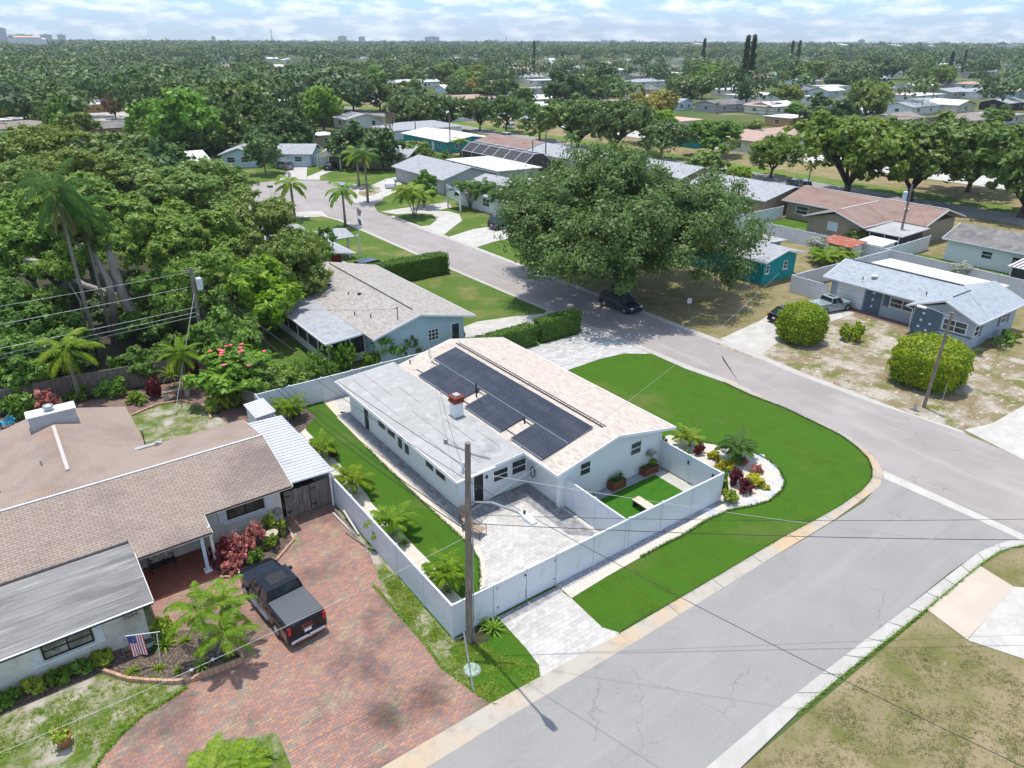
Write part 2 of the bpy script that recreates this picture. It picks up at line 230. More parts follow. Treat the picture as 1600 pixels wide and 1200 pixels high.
m_chimred = mn('red_brick_cap', [(0.25, 0.06, 0.035), ((0.14, 0.04, 0.03), 6, 0.45, 0.6)], 0.85)
m_corten = mn('rust_planter', [(0.2, 0.065, 0.035), ((0.13, 0.045, 0.03), 3, 0.45, 0.65)], 0.7)
m_solar = mn('solar_cells', [(0.022, 0.026, 0.038), ((0.045, 0.048, 0.06), 0.55, 0.42, 0.66, 5, (2.2, .6, 1))], 0.16, spec=0.6)
m_solfr = mn('solar_frame', [(0.07, 0.085, 0.11)], 0.35, metal=0.4)
m_terra = mn('terracotta', [(0.4, 0.15, 0.08)], 0.8)
m_bark = mn('bark', [(0.13, 0.11, 0.09), ((0.22, 0.2, 0.17), 3, 0.42, 0.62, 6, (2, 2, .5))], 0.95, (12, 0.7, 0.04))
m_barkd = mn('dark_bark', [(0.06, 0.05, 0.042), ((0.11, 0.095, 0.08), 2, 0.42, 0.62, 6, (2, 2, .5))], 0.95, (12, 0.7, 0.04))
m_palmtr = mn('palm_trunk', [(0.27, 0.24, 0.2), ((0.16, 0.14, 0.115), 3, 0.42, 0.6, 5, (.3, .3, 5))], 0.9, (10, 0.5, 0.03))
m_oak = mleaf('oak_leaves', (0.07, 0.13, 0.034), (0.125, 0.2, 0.062), 0.25, 0.35)
m_wd1 = mleaf('wood_mid', (.065, .125, .028), (.105, .175, .042), .1, .3, .1); m_wd2 = mleaf('wood_dark', (.04, .085, .024), (.07, .125, .034), .1, .3, .1); m_wd3 = mleaf('wood_yellowish', (.09, .145, .035), (.13, .19, .045), .1, .3, .1)
m_oakfar = mleaf('far_oak_leaves', (0.07, 0.13, 0.026), (0.125, 0.195, 0.042), 0.2, 0.35, 0.3)
m_oakyel = mleaf('oak_leaves_yellowish', (0.10, 0.165, 0.022), (0.18, 0.235, 0.035), 0.25, 0.35)
m_olive = mleaf('olive_leaves', (0.10, 0.18, 0.035), (0.19, 0.26, 0.06), 0.25, 0.4)
m_bright = mleaf('bright_leaves', (0.085, 0.21, 0.02), (0.17, 0.31, 0.035), 0.3, 0.3)
m_mango = mleaf('lime_leaves', (0.13, 0.25, 0.015), (0.24, 0.35, 0.03), 0.3, 0.3)
m_feath = mleaf('feathery_leaves', (0.095, 0.2, 0.03), (0.19, 0.3, 0.05), 0.3, 0.35)
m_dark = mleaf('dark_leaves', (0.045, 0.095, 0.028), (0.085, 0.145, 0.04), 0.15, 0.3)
m_pine = mleaf('pine_needles', (0.025, 0.05, 0.022), (0.045, 0.075, 0.03), 0.1, 0.3)
m_yell = mleaf('yellow_leaves', (0.38, 0.33, 0.06), (0.26, 0.27, 0.05), 0.25, 0.3)
m_ylw2 = mleaf('gold_shrub_leaves', (0.5, 0.46, 0.02), (0.36, 0.42, 0.03), 0.25, 0.3, 3)
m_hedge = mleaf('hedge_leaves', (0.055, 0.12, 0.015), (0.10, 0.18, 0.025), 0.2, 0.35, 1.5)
m_hedgey = mleaf('clipped_bush_leaves', (0.13, 0.22, 0.01), (0.26, 0.32, 0.014), 0.25, 0.35, 0.9)
m_shrub = mleaf('shrub_leaves', (0.07, 0.155, 0.02), (0.16, 0.27, 0.04), 0.25, 0.4, 2)
m_shruby = mleaf('variegated_leaves', (0.13, 0.24, 0.025), (0.36, 0.42, 0.06), 0.25, 0.4, 4)
m_redlf = mleaf('red_leaves', (0.85, 0.36, 0.31), (0.25, 0.1, 0.06), 0.25, 0.5, 4)
m_purple = mleaf('burgundy_leaves', (0.1, 0.02, 0.03), (0.2, 0.035, 0.05), 0.2, 0.4, 3)
m_palm = mleaf('palm_leaves', (0.11, 0.22, 0.022), (0.24, 0.34, 0.04), 0.3, 0.35, 1.5)
m_palmy = mleaf('yellow_palm_leaves', (0.2, 0.3, 0.02), (0.1, 0.2, 0.015), 0.3, 0.4, 1.5)
m_palmd = mleaf('dark_palm_leaves', (0.045, 0.11, 0.02), (0.09, 0.17, 0.03), 0.25, 0.35, 1.0)
m_dead = mleaf('dry_fronds', (0.27, 0.17, 0.08), (0.38, 0.27, 0.14), 0.15, 0.3, 1.0)
m_grassbl = mleaf('grass_blades', (0.13, 0.24, 0.025), (0.24, 0.32, 0.05), 0.3, 0.4, 1.0)
m_silver = mleaf('silvery_leaves', (0.3, 0.33, 0.31), (0.42, 0.45, 0.43), 0.2, 0.3, 1.0)
m_grey = mn('bare_twigs', [(0.2, 0.17, 0.14)], 0.9)
m_flower = mn('pink_petals', [(0.62, 0.12, 0.13)], 0.6)
def paint(name, c, rough=0.22): return mn(name, [c], rough, spec=0.5, coat=0.6)
p_black = mn('black_car_paint', [(0.006, 0.009, 0.015)], 0.16, spec=.25, coat=.35); p_white = paint('white_car_paint', (0.75, 0.76, 0.78)); p_silver = paint('silver_car_paint', (0.42, 0.46, 0.5))
p_navy = paint('dark_blue_car_paint', (0.014, 0.028, 0.045)); p_grey = paint('grey_car_paint', (0.16, 0.18, 0.21)); p_green = paint('grey_green_car_paint', (0.22, 0.27, 0.28))

# ------------------------------------------------------------------ mesh helpers
def tag(o, label=None, cat=None, group=None, kind=None):
    if label: o['label'] = label
    if cat: o['category'] = cat
    if group: o['group'] = group
    if kind: o['kind'] = kind
    return o
def thing(name, label, cat, loc, rz=0.0, group=None):
    o = bpy.data.objects.new(name, None); o.empty_display_size = 0.3; COL.objects.link(o)
    o.location = loc; o.rotation_euler = (0, 0, rz)
    return tag(o, label, cat, group)
def dup(root, loc, rz=None, sc=None, label=None, group=None):
    r = root.copy(); COL.objects.link(r); r.location = loc
    if rz is not None: r.rotation_euler = (0, 0, rz)
    if sc is not None: r.scale = sc if isinstance(sc, tuple) else (sc, sc, sc)
    if label: r['label'] = label
    if group: r['group'] = group
    for ch in KIDS.get(root.name, []):
        c = ch.copy(); COL.objects.link(c); c.parent = r
        KIDS.setdefault(r.name, []).append(c)
        for g in KIDS.get(ch.name, []):
            d = g.copy(); COL.objects.link(d); d.parent = c; KIDS.setdefault(c.name, []).append(d)
    return r
KIDS = {}
class MB:
    def __init__(s): s.v = []; s.f = []
    def add(s, vs, fs):
        k = len(s.v); s.v += [tuple(p) for p in vs]; s.f += [tuple(i+k for i in q) for q in fs]; return s
    def box(s, x0, y0, z0, x1, y1, z1):
        if x0 > x1: x0, x1 = x1, x0
        if y0 > y1: y0, y1 = y1, y0
        if z0 > z1: z0, z1 = z1, z0
        return s.add([(x0,y0,z0),(x1,y0,z0),(x1,y1,z0),(x0,y1,z0),(x0,y0,z1),(x1,y0,z1),(x1,y1,z1),(x0,y1,z1)],
                     [(0,3,2,1),(4,5,6,7),(0,1,5,4),(1,2,6,5),(2,3,7,6),(3,0,4,7)])
    def hexa(s, b, t):                       # bottom 4 pts, top 4 pts (ccw)
        return s.add(list(b)+list(t), [(0,3,2,1),(4,5,6,7),(0,1,5,4),(1,2,6,5),(2,3,7,6),(3,0,4,7)])
    def bar(s, p, q, w, h):                  # box bar from p to q, w across, h up
        p = Vector(p); q = Vector(q); d = (q-p).normalized(); up = Vector((0,0,1))
        if abs(d.z) > 0.95: up = Vector((0,1,0))
        a = d.cross(up).normalized()*w/2; b = a.cross(d).normalized()*h/2
        return s.hexa([p-a-b, p+a-b, q+a-b, q-a-b], [p-a+b, p+a+b, q+a+b, q-a+b])
    def tube(s, pts, rs, n=8, cap=True):
        pts = [Vector(p) for p in pts]
        if not isinstance(rs, (list, tuple)): rs = [rs]*len(pts)
        k = len(s.v); prev = None
        for i, p in enumerate(pts):
            d = (pts[min(i+1, len(pts)-1)]-pts[max(i-1, 0)]).normalized()
            a = d.cross(Vector((0.13, 0.07, 1)) if abs(d.z) < 0.95 else Vector((1, 0, 0))).normalized()
            if prev is not None and a.dot(prev) < 0: a = -a
            prev = a; b = d.cross(a)
            for j in range(n):
                t = 2*pi*j/n; s.v.append(tuple(p+(a*cos(t)+b*sin(t))*rs[i]))
        for i in range(len(pts)-1):
            for j in range(n):
                s.f.append((k+i*n+j, k+i*n+(j+1) % n, k+(i+1)*n+(j+1) % n, k+(i+1)*n+j))
        if cap:
            s.f.append(tuple(k+j for j in range(n))[::-1]); s.f.append(tuple(k+(len(pts)-1)*n+j for j in range(n)))
        return s
    def prism(s, poly, z0, z1):
        n = len(poly); k = len(s.v)
        s.v += [(p[0], p[1], z0) for p in poly]+[(p[0], p[1], z1) for p in poly]
        s.f.append(tuple(k+i for i in range(n))[::-1]); s.f.append(tuple(k+n+i for i in range(n)))
        for i in range(n): j = (i+1) % n; s.f.append((k+i, k+j, k+n+j, k+n+i))
        return s
    def sheet(s, poly, z):
        k = len(s.v); s.v += [(p[0], p[1], z) for p in poly]; s.f.append(tuple(range(k, k+len(poly)))); return s
    def ring(s, prof, cx=0, cy=0, n=16):     # lathe profile [(r,z)]
        k = len(s.v)
        for r, z in prof:
            for j in range(n): t = 2*pi*j/n; s.v.append((cx+r*cos(t), cy+r*sin(t), z))
        for i in range(len(prof)-1):
            for j in range(n): s.f.append((k+i*n+j, k+i*n+(j+1) % n, k+(i+1)*n+(j+1) % n, k+(i+1)*n+j))
        s.f.append(tuple(k+j for j in range(n))[::-1]); s.f.append(tuple(k+(len(prof)-1)*n+j for j in range(n)))
        return s
    def bevel(s, w, seg=1):
        bm = bmesh.new(); vs = [bm.verts.new(p) for p in s.v]
        for q in s.f: bm.faces.new([vs[i] for i in q])
        bmesh.ops.recalc_face_normals(bm, faces=bm.faces)
        bmesh.ops.bevel(bm, geom=list(bm.edges), offset=w, segments=seg, affect='EDGES', profile=0.5)
        bm.verts.index_update()
        s.v = [tuple(v.co) for v in bm.verts]; s.f = [tuple(v.index for v in f.verts) for f in bm.faces]; bm.free(); return s
    def build(s, name, mat, parent=None, org=None, smooth=False, local=False, tri=False, normals=True):
        if org is None: org = tuple(parent.location) if (parent is not None and not local) else (0, 0, 0)
        if parent is not None and parent.parent is not None and not local:
            g = parent.parent; org = tuple(Vector(g.location)+Vector(parent.location))
        me = bpy.data.meshes.new(name)
        me.from_pydata([(a-org[0], b-org[1], c-org[2]) for a, b, c in s.v], [], s.f)
        if normals or tri:
            bm = bmesh.new(); bm.from_mesh(me)
            if tri: bmesh.ops.triangulate(bm, faces=[f for f in bm.faces if len(f.verts) > 4])
            if normals: bmesh.ops.recalc_face_normals(bm, faces=bm.faces)
            bm.to_mesh(me); bm.free()
        if smooth:
            for p in me.polygons: p.use_smooth = True
        me.materials.append(mat)
        return link(name, me, parent, org)
def link(name, me, parent=None, org=(0, 0, 0)):
    o = bpy.data.objects.new(name, me); COL.objects.link(o)
    if parent is None: o.location = org
    else:
        o.parent = parent; KIDS.setdefault(parent.name, []).append(o)
    return o
def one(name, mb, mat, label, cat, loc=None, group=None, kind=None, smooth=False):
    if loc is None:
        a = np.array(mb.v); loc = (float(a[:, 0].mean()), float(a[:, 1].mean()), float(a[:, 2].min()))
    return tag(mb.build(name, mat, None, org=loc, smooth=smooth), label, cat, group, kind)
def quads_mesh(name, P, mat):                # P: (N,4,3)
    n = len(P); me = bpy.data.meshes.new(name)
    me.vertices.add(n*4); me.vertices.foreach_set('co', P.reshape(-1).astype(np.float32))
    me.loops.add(n*4); me.loops.foreach_set('vertex_index', np.arange(n*4, dtype=np.int32))
    me.polygons.add(n); me.polygons.foreach_set('loop_start', np.arange(0, n*4, 4, dtype=np.int32)); me.polygons.foreach_set('loop_total', np.full(n, 4, np.int32))
    me.update(calc_edges=True); me.materials.append(mat); return me
# ------------------------------------------------------------------ foliage
def frame(nrm, rng):
    n = nrm/np.linalg.norm(nrm, axis=1, keepdims=True)
    r = rng.normal(size=n.shape); a = np.cross(n, r); a /= np.linalg.norm(a, axis=1, keepdims=True)+1e-9
    return a, np.cross(n, a)
def leafquads(pos, nrm, size, rng, asp=1.5):
    a, b = frame(nrm, rng); s = size*rng.uniform(0.55, 1.35, (len(pos), 1)); a = a*s*asp*0.5; b = b*s*0.5
    nn = np.cross(a, b); nn /= np.linalg.norm(nn, axis=1, keepdims=True)+1e-9
    return np.stack([pos-a, pos-b*0.9-nn*s*0.12, pos+a, pos+b*0.9-nn*s*0.12], 1)
def crown_pts(seed, R, z0, z1, K, n, br=0.34, leaf=0.3, shape=2.0, asp=1.5, up=0.35, cut=-0.35, stray=0.08, ry=1.0):
    """leaf quads on many overlapping clumps through a domed crown; returns quads and clump centres"""
    rng = np.random.default_rng(seed); zc = z0+(z1-z0)*0.42; hz = (z1-zc); hl = (zc-z0)
    C = []
    while len(C) < K:
        d = rng.normal(size=3); d /= np.linalg.norm(d); q = rng.uniform(0.25, 1) ** 0.45
        if d[2] < cut*1.0 and rng.random() < 0.75: continue
        p = np.array([d[0]*R*q, d[1]*R*q*ry, d[2]*(hz if d[2] > 0 else hl)*q])*(1-br*0.55)
        if all(np.linalg.norm((p-c)[:3]) > R*br*0.42 for c in C[-60:]) or rng.random() < 0.25: C.append(p)
    C = np.array(C); C *= (1+.16*np.sin(3*np.arctan2(C[:, 1], C[:, 0])+seed)+.1*np.sin(5*np.arctan2(C[:, 1], C[:, 0])+seed*2))[:, None]**np.array([1, 1, .3]); rr = R*br*rng.uniform(0.45, 1.2, K)
    ns = 15; sd = rng.normal(size=(K, ns, 3)); sd[:, :, 2] += 0.3; sd /= np.linalg.norm(sd, axis=2, keepdims=True)
    so_ = sd*rng.uniform(.55, 1.08, (K, ns, 1)); sr = rng.uniform(.2, .46, (K, ns))
    idx = rng.integers(0, K, n); j = rng.integers(0, ns, n); e = rng.normal(size=(n, 3)); e /= np.linalg.norm(e, axis=1, keepdims=True)
    el = rng.random(n)**.45*rng.uniform(.8, 1.35, n); sp = rng.random(n) < stray; el[sp] *= rng.uniform(1.0, 1.9, sp.sum())
    off = so_[idx, j]+e*(sr[idx, j]*el)[:, None]
    pos = C[idx]+off*rr[idx][:, None]*np.array([1, 1, 0.8]); d = off*.55+e*.75
    keep = np.ones(n, bool)
    for c, r in zip(C, rr):
        dd = (pos-c)/np.array([1, 1, 0.72]); keep &= ~((dd*dd).sum(1) < (r*0.5)**2)
    pos = pos[keep]; d = d[keep]
    nrm = d+rng.normal(size=d.shape)*0.5+np.array([0, 0, up])
    pos[:, 2] += zc; C2 = C.copy(); C2[:, 2] += zc
    return leafquads(pos, nrm, leaf, rng, asp), C2
def trunk_mb(C, z0, h0, r0, seed, limbs=7, fork=None, lean=0.0, bend=0.35):
    rnd = random.Random(seed); mb = MB(); f = fork if fork is not None else h0
    base = [(0, 0, -0.1), (rnd.uniform(-.1, .1)+lean*.5, rnd.uniform(-.1, .1), f*0.5), (lean, rnd.uniform(-.15, .15), f)]
    mb.tube([(0, 0, -0.15), (0, 0, 0.25)]+base[1:], [r0*1.5, r0*1.1, r0*0.95, r0*0.85], 9)
    idx = sorted(range(len(C)), key=lambda i: -hypot(C[i][0], C[i][1])); sel = idx[:max(limbs*2, 1)]; rnd.shuffle(sel); sel = sel[:limbs]
    for i in sel:
        c = C[i]; st = Vector(base[2]); e = Vector((c[0]*0.92, c[1]*0.92, c[2])); 
        m1 = st.lerp(e, 0.35)+Vector((rnd.uniform(-bend, bend), rnd.uniform(-bend, bend), (e.z-st.z)*0.12+rnd.uniform(-.2, .5)))
        m2 = st.lerp(e, 0.7)+Vector((rnd.uniform(-bend, bend), rnd.uniform(-bend, bend), rnd.uniform(0, .5)))
        r1 = r0*rnd.uniform(0.42, 0.62); mb.tube([st-Vector((0, 0, r0*0.4)), m1, m2, e], [r1*1.2, r1*0.85, r1*0.5, r1*0.15], 6)
        for _ in range(2):
            j = rnd.choice(idx); e2 = Vector(C[j]); 
            if (e2-m1).length < 0.9*hypot(*C[idx[0]][:2]): mb.tube([m1, m1.lerp(e2, 0.5)+Vector((0, 0, .3)), e2], [r1*0.5, r1*0.3, r1*0.08], 5)
    return mb
PROTO = {}
def tree_proto(key, name, seed, R, H, K, n, leafmat, barkmat=None, leaf=0.3, z0=None, r0=None, limbs=7, fork=None, **kw):
    z0 = H*0.3 if z0 is None else z0; r0 = H*0.028 if r0 is None else r0
    Q, C = crown_pts(seed, R, z0, H, K, n, leaf=leaf, **kw)
    mc = quads_mesh('crown', Q, leafmat)
    t = trunk_mb(C, z0, z0+0.2, r0, seed, limbs, fork if fork else z0*0.8)
    PROTO[key] = dict(name=name, crown=mc, trunk=t, bark=barkmat or m_bark, R=R, H=H, tm=None)
def put_tree(key, loc, label, h=None, r=None, rz=None, cat='tree', group=None, leafmat=None, name=None):
    p = PROTO[key]; rnd = random.Random(hash((round(loc[0], 1), round(loc[1], 1))) & 0xffff)
    o = thing(name or p['name'], label, cat, (loc[0], loc[1], loc[2] if len(loc) > 2 else 0), rnd.uniform(0, 6.28) if rz is None else rz, group)
    sx = (r/p['R']) if r else (h/p['H'] if h else 1); sz = (h/p['H']) if h else sx; o.scale = (sx, sx, sz)
    if p['tm'] is None:
        t = p['trunk'].build('trunk', p['bark'], None, org=(0, 0, 0), smooth=True); p['tm'] = t.data; bpy.data.objects.remove(t)
    a = link('trunk', p['tm'], o); b = link('crown', p['crown'], o)
    if leafmat is not None:
        b.material_slots[0].link = 'OBJECT'; b.material_slots[0].material = leafmat
    return o
# ---- palms
def frond_quads(base, az, L, el0, droop, ll, n, w=0.05, rng=None, hang=0.45, fwd=0.55, rach=0.02):
    out = []; p = np.array(base, float); m = 14; seg = L/m; pts = []; dirs = []
    for i in range(m+1):
        t = i/m; e = el0-droop*t**1.25; d = np.array([cos(e)*cos(az), cos(e)*sin(az), sin(e)]); pts.append(p.copy()); dirs.append(d); p = p+d*seg
    pts = np.array(pts); dirs = np.array(dirs); side0 = np.array([-sin(az), cos(az), 0])
    for i in range(m):
        a, b = pts[i], pts[i+1]; s = side0*rach*(1-i/m*.8); out.append([a-s, a+s, b+s, b-s])
        u = np.array([0, 0, rach]); out.append([a-u, a+u, b+u*.8, b-u*.8])
    for k in range(n):
        t = 0.14+0.86*(k+0.5)/n; x = t*m; i = min(int(x), m-1); f = x-i; q = pts[i]*(1-f)+pts[i+1]*f; d = dirs[i]
        le = ll*(0.45+0.55*sin(pi*min(1, 0.12+t*0.9)))*rng.uniform(.85, 1.12)
        for sg in (-1, 1):
            v = side0*sg*(1-fwd*.4)+d*(fwd+0.5*t)+np.array([0, 0, 0.25-hang*rng.uniform(.6, 1.3)]); v /= np.linalg.norm(v)
            w_ = np.cross(v, side0*sg+np.array([0, 0, .9])); w_ /= np.linalg.norm(w_)+1e-9; w_ = w_*w*0.5
            mid = q+v*le*0.55; tip = q+v*le+np.array([0, 0, -hang*le*0.55])
            out.append([q-w_*.5, q+w_*.5, mid+w_, mid-w_]); out.append([mid-w_, mid+w_, tip+w_*.1, tip-w_*.1])
    return out
def palm_proto(key, name, seed, H, L, nf, leafmat, n=26, ll=0.5, w=0.05, el=(1.2, -0.3), droop=(1.4, 2.0), tr=0.13, stems=((0, 0, 0, 0, 1.0),), deadf=0, shaft=True, hang=0.45, rach=0.022, bark=None):
    rng = np.random.default_rng(seed); rnd = random.Random(seed); Q = []; D = []; t = MB(); sh = MB()
    for (bx, by, lx, ly, s) in stems:
        h = H*s; top = (bx+lx, by+ly, h)
        t.tube([(bx, by, -0.1), (bx+lx*.15, by+ly*.15, h*.3), (bx+lx*.5, by+ly*.5, h*.65), top], [tr*1.35*s**.5, tr*1.05*s**.5, tr*.9*s**.5, tr*.8*s**.5], 8)
        if shaft: sh.tube([top, (top[0], top[1], h+L*0.16)], [tr*.85, tr*.5], 7)
        zt = h+(L*0.14 if shaft else 0.0)
        for i in range(nf):
            az = i*2.39996+rnd.uniform(-.2, .2); f = i/max(1, nf-1); e = el[0]+(el[1]-el[0])*f**.8+rnd.uniform(-.1, .1)
            Q += frond_quads((top[0], top[1], zt), az, L*s**.4*rnd.uniform(.85, 1.08), e, rnd.uniform(*droop)*(.55+.45*(1-f)), ll, n, w, rng, hang, rach=rach)
        for i in range(deadf):
            D += frond_quads((top[0], top[1], h-0.1), rnd.uniform(0, 6.28), L*.6, -0.7, .9, ll*.5, n//2, w, rng, .6)
    PROTO[key] = dict(name=name, crown=quads_mesh('crown', np.array(Q), leafmat), trunk=t, bark=bark or m_palmtr, R=L, H=H+L*0.45, tm=None,
                      extra=([('dead_fronds', quads_mesh('dead_fronds', np.array(D), m_dead))] if D else [])+([('crownshaft', sh.build('crownshaft', m_hedge, None, org=(0, 0, 0), smooth=True))] if shaft else []))
    for i, e in enumerate(PROTO[key]['extra']):
        if not isinstance(e[1], bpy.types.Mesh): me = e[1].data; bpy.data.objects.remove(e[1]); PROTO[key]['extra'][i] = (e[0], me)
def put_palm(key, loc, label, s=1.0, rz=None, group=None, sz=None, leafmat=None, name=None):
    o = put_tree(key, loc, label, rz=rz, cat='palm tree', group=group, leafmat=leafmat, name=name); o.scale = (s, s, sz or s)
    for nm, me in PROTO[key].get('extra', []): link(nm, me, o)
    return o
# ---- clipped hedges and bushes: solid leafy body plus surface leaves
def clipped(name, fn, n, leaf, mat, parent, core, seed=1):
    rng = np.random.default_rng(seed); P, Nn = fn(n, rng)
    P = P+Nn*rng.normal(size=(n, 1))*leaf*0.55
    Q = leafquads(P, Nn+rng.normal(size=Nn.shape)*0.75, leaf, rng, 1.4)
    me = quads_mesh(name, Q, mat); return link(name, me, parent)
def super_fn(a, b, c, e=2.6, zc=0.0, cutz=None):
    def fn(n, rng):
        d = rng.normal(size=(n*2, 3)); d /= np.linalg.norm(d, axis=1, keepdims=True)
        k = (np.abs(d[:, 0])**e+np.abs(d[:, 1])**e+np.abs(d[:, 2])**e)**(-1/e); p = d*k[:, None]
        if cutz is not None: m = p[:, 2] > cutz; p = p[m]
        p = p[:n]; 
        while len(p) < n: p = np.concatenate([p, p])[:n]
        nr = np.sign(p)*np.abs(p)**(e-1)/np.array([a, b, c]); nr /= np.linalg.norm(nr, axis=1, keepdims=True)
        lump = 1+0.035*np.sin(p[:, 0]*9+1)*np.sin(p[:, 1]*8)+0.03*np.sin(p[:, 2]*11+p[:, 0]*5)
        return p*np.array([a, b, c])*lump[:, None]+np.array([0, 0, zc]), nr
    return fn
def box_fn(x0, y0, x1, y1, z1, rot=0):
    def fn(n, rng):
        lx, ly = x1-x0, y1-y0; A = np.array([lx*ly, ly*z1, ly*z1, lx*z1, lx*z1]); f = rng.choice(5, n, p=A/A.sum()); u, v = rng.random(n), rng.random(n)
        P = np.zeros((n, 3)); Nn = np.zeros((n, 3))
        for k in range(5):
            m = f == k
            if k == 0: P[m] = np.stack([x0+u[m]*lx, y0+v[m]*ly, np.full(m.sum(), z1)], 1); Nn[m] = (0, 0, 1)
            if k in (1, 2): P[m] = np.stack([np.full(m.sum(), (x0, x1)[k-1]), y0+u[m]*ly, v[m]*z1], 1); Nn[m] = ((-1, 1)[k-1], 0, 0)
            if k in (3, 4): P[m] = np.stack([x0+u[m]*lx, np.full(m.sum(), (y0, y1)[k-3]), v[m]*z1], 1); Nn[m] = (0, (-1, 1)[k-3], 0)
        P += 0.05*np.sin(P[:, [1]]*2.3+P[:, [0]]*1.7)*Nn+0.03*np.sin(P[:, [2]]*6)*Nn
        return P, Nn
    return fn
def hedge(label, x0, y0, x1, y1, h, mat=m_hedge, leaf=0.11, dens=170, cat='hedge', name='hedge'):
    cx, cy = (x0+x1)/2, (y0+y1)/2; o = thing(name, label, cat, (cx, cy, 0)); w, d = abs(x1-x0)/2, abs(y1-y0)/2
    g = 0.07; MB().box(-w+g, -d+g, 0, w-g, d-g, h-g).bevel(0.08).build('inner_growth', m_hedge, o, local=True)
    A = 4*w*d+4*(w+d)*h; clipped('foliage', box_fn(-w, -d, w, d, h), int(A*dens), leaf, mat, o, None, seed=int(abs(cx*7)))
    return o
def roundbush(label, x, y, a, b, h, mat, leaf=0.13, dens=150, name='clipped_bush', e=2.7, core=None, cat='bush', rz=0):
    o = thing(name, label, cat, (x, y, 0), rz); c = h/2
    rng = np.random.default_rng(3); n = 24; mb = MB()
    for i in range(9):
        t = -1+2*i/8; 
        for j in range(n):
            th = 2*pi*j/n; rr = (max(0.0, 1-abs(t)**e))**(1/e); k = (abs(cos(th))**e+abs(sin(th))**e)**(-1/e)
            mb.v.append((a*.93*rr*k*cos(th), b*.93*rr*k*sin(th), c+t*c*.93))
    for i in range(8):
        for j in range(n): mb.f.append((i*n+j, i*n+(j+1) % n, (i+1)*n+(j+1) % n, (i+1)*n+j))
    mb.build('inner_growth', core or mat, o, local=True, smooth=True)
    A = 4*pi*((a*b)**1.6+(a*c)**1.6+(b*c)**1.6)**(1/1.6)/3**(1/1.6)*1.15
    clipped('foliage', super_fn(a, b, c, e, c, -0.9), int(A*dens), leaf, mat, o, None)
    return o
SH = {}
def shrub(key, x, y, r, h, label, mat, leaf=0.13, n=700, cat='shrub', name='shrub', z=0.0, group=None, K=9, stems=True, parts=()):
    k = (key,)
    if k not in SH:
        Q, C = crown_pts(hash(key) % 999+sum(map(ord, key)), 1.0, 0.05, 1.0, K, n, br=0.42, leaf=leaf/r, up=0.2, cut=-0.8)
        s = MB()
        for i in range(min(6, len(C))): s.tube([(0, 0, -0.05), tuple(C[i]*np.array([.4, .4, .5])), tuple(C[i])], [.035, .025, .01], 5)
        t = s.build('stem', m_bark, None); SH[k] = (quads_mesh('foliage', Q, mat), t.data); bpy.data.objects.remove(t)
    o = thing(name, label, cat, (x, y, z), random.Random(int(x*31+y*17)).uniform(0, 6.28), group); o.scale = (r, r, h)
    link('stem', SH[k][1], o); b = link('foliage', SH[k][0], o)
    b.material_slots[0].link = 'OBJECT'; b.material_slots[0].material = mat
    return o
RS = {}
def rosette(key, x, y, label, mat, L=0.5, n=26, w=0.06, z=0.0, name='spiky_plant', cat='plant', el=(1.35, 0.0), group=None, s=1.0):
    if key not in RS:
        rnd = random.Random(sum(map(ord, key))); Q = []
        for i in range(n):
            az = i*2.4+rnd.uniform(-.3, .3); e = el[0]+(el[1]-el[0])*(i/n); p = np.array([0, 0, 0.02]); sd = np.array([-sin(az), cos(az), 0]); le = L*rnd.uniform(.7, 1.1)
            for j in range(4):
                ee = e-j*0.28; d = np.array([cos(ee)*cos(az), cos(ee)*sin(az), sin(ee)]); q = p+d*le/4; w0 = w*(.6, 1, .85, .5)[j]*.5; w1 = w*(1, .85, .5, .05)[j]*.5
                Q.append([p-sd*w0, p+sd*w0, q+sd*w1, q-sd*w1]); p = q
        RS[key] = quads_mesh(name, np.array(Q), mat)
    o = bpy.data.objects.new(name, RS[key]); COL.objects.link(o); o.location = (x, y, z); o.rotation_euler = (0, 0, x*5+y*3); o.scale = (s, s, s)
    if mat is not RS[key].materials[0]: o.material_slots[0].link = 'OBJECT'; o.material_slots[0].material = mat
    return tag(o, label, cat, group)

# ------------------------------------------------------------------ the ground
_gn = [0]
def ground(name, poly, mat, z, kind='structure'):
    _gn[0] += 1; z = z+_gn[0]*0.00004
    o = MB().sheet(poly, z).build(name, mat, tri=True, normals=False); o['kind'] = kind
    for p in o.data.polygons:
        if p.normal.z < 0: p.flip()
    return o
def zoomp(x0, y0, k, pts): return [(x0+a/k, y0+b/k) for a, b in pts]
ground('ground', [(-9000, -300), (9000, -300), (14000, 16000), (-9000, 16000)], m_field, -0.03)
# lawns and yards on the house blocks
ground('yard_ground', [(-60, 33), (24, 33), (24, 125), (-60, 125)], m_soil, 0.0)
ground('lawn_west_block', [(12.1, 46), (41.9, 46), (41.9, 108), (24, 112), (12.1, 80)], m_lawn2, 0.004)
ground('yard_east_block', [(47.8, 13.3), (67, 13.3), (67, 47), (47.8, 47)], m_sandy, 0.0)
ground('yard_east_oak', [(47.8, 36.5), (66, 36.5), (84, 41), (84, 60), (48.3, 60)], m_drylawn, 0.004)
ground('yard_rear_east', [(66, 13), (120, 13), (120, 60), (66, 47)], m_drylawn, 0.004)
ground('lawn_cul_de_sac', [(48.6, 60), (84, 60), (95, 135), (72, 165), (30, 165), (30, 132), (49, 108)], m_lawn2, 0.008)
ground('yard_far_east', [(84, 60), (118, 60), (118, 175), (95, 175), (84, 100)], m_drylawn, 0.012)
ground('frontage_road', [(119.5, -40), (126.5, -40), (126.5, 420), (119.5, 420)], m_asph, 0.02)
ground('frontage_verge', [(126.5, -40), (135, -40), (135, 430), (126.5, 430)], m_stripg, 0.016)
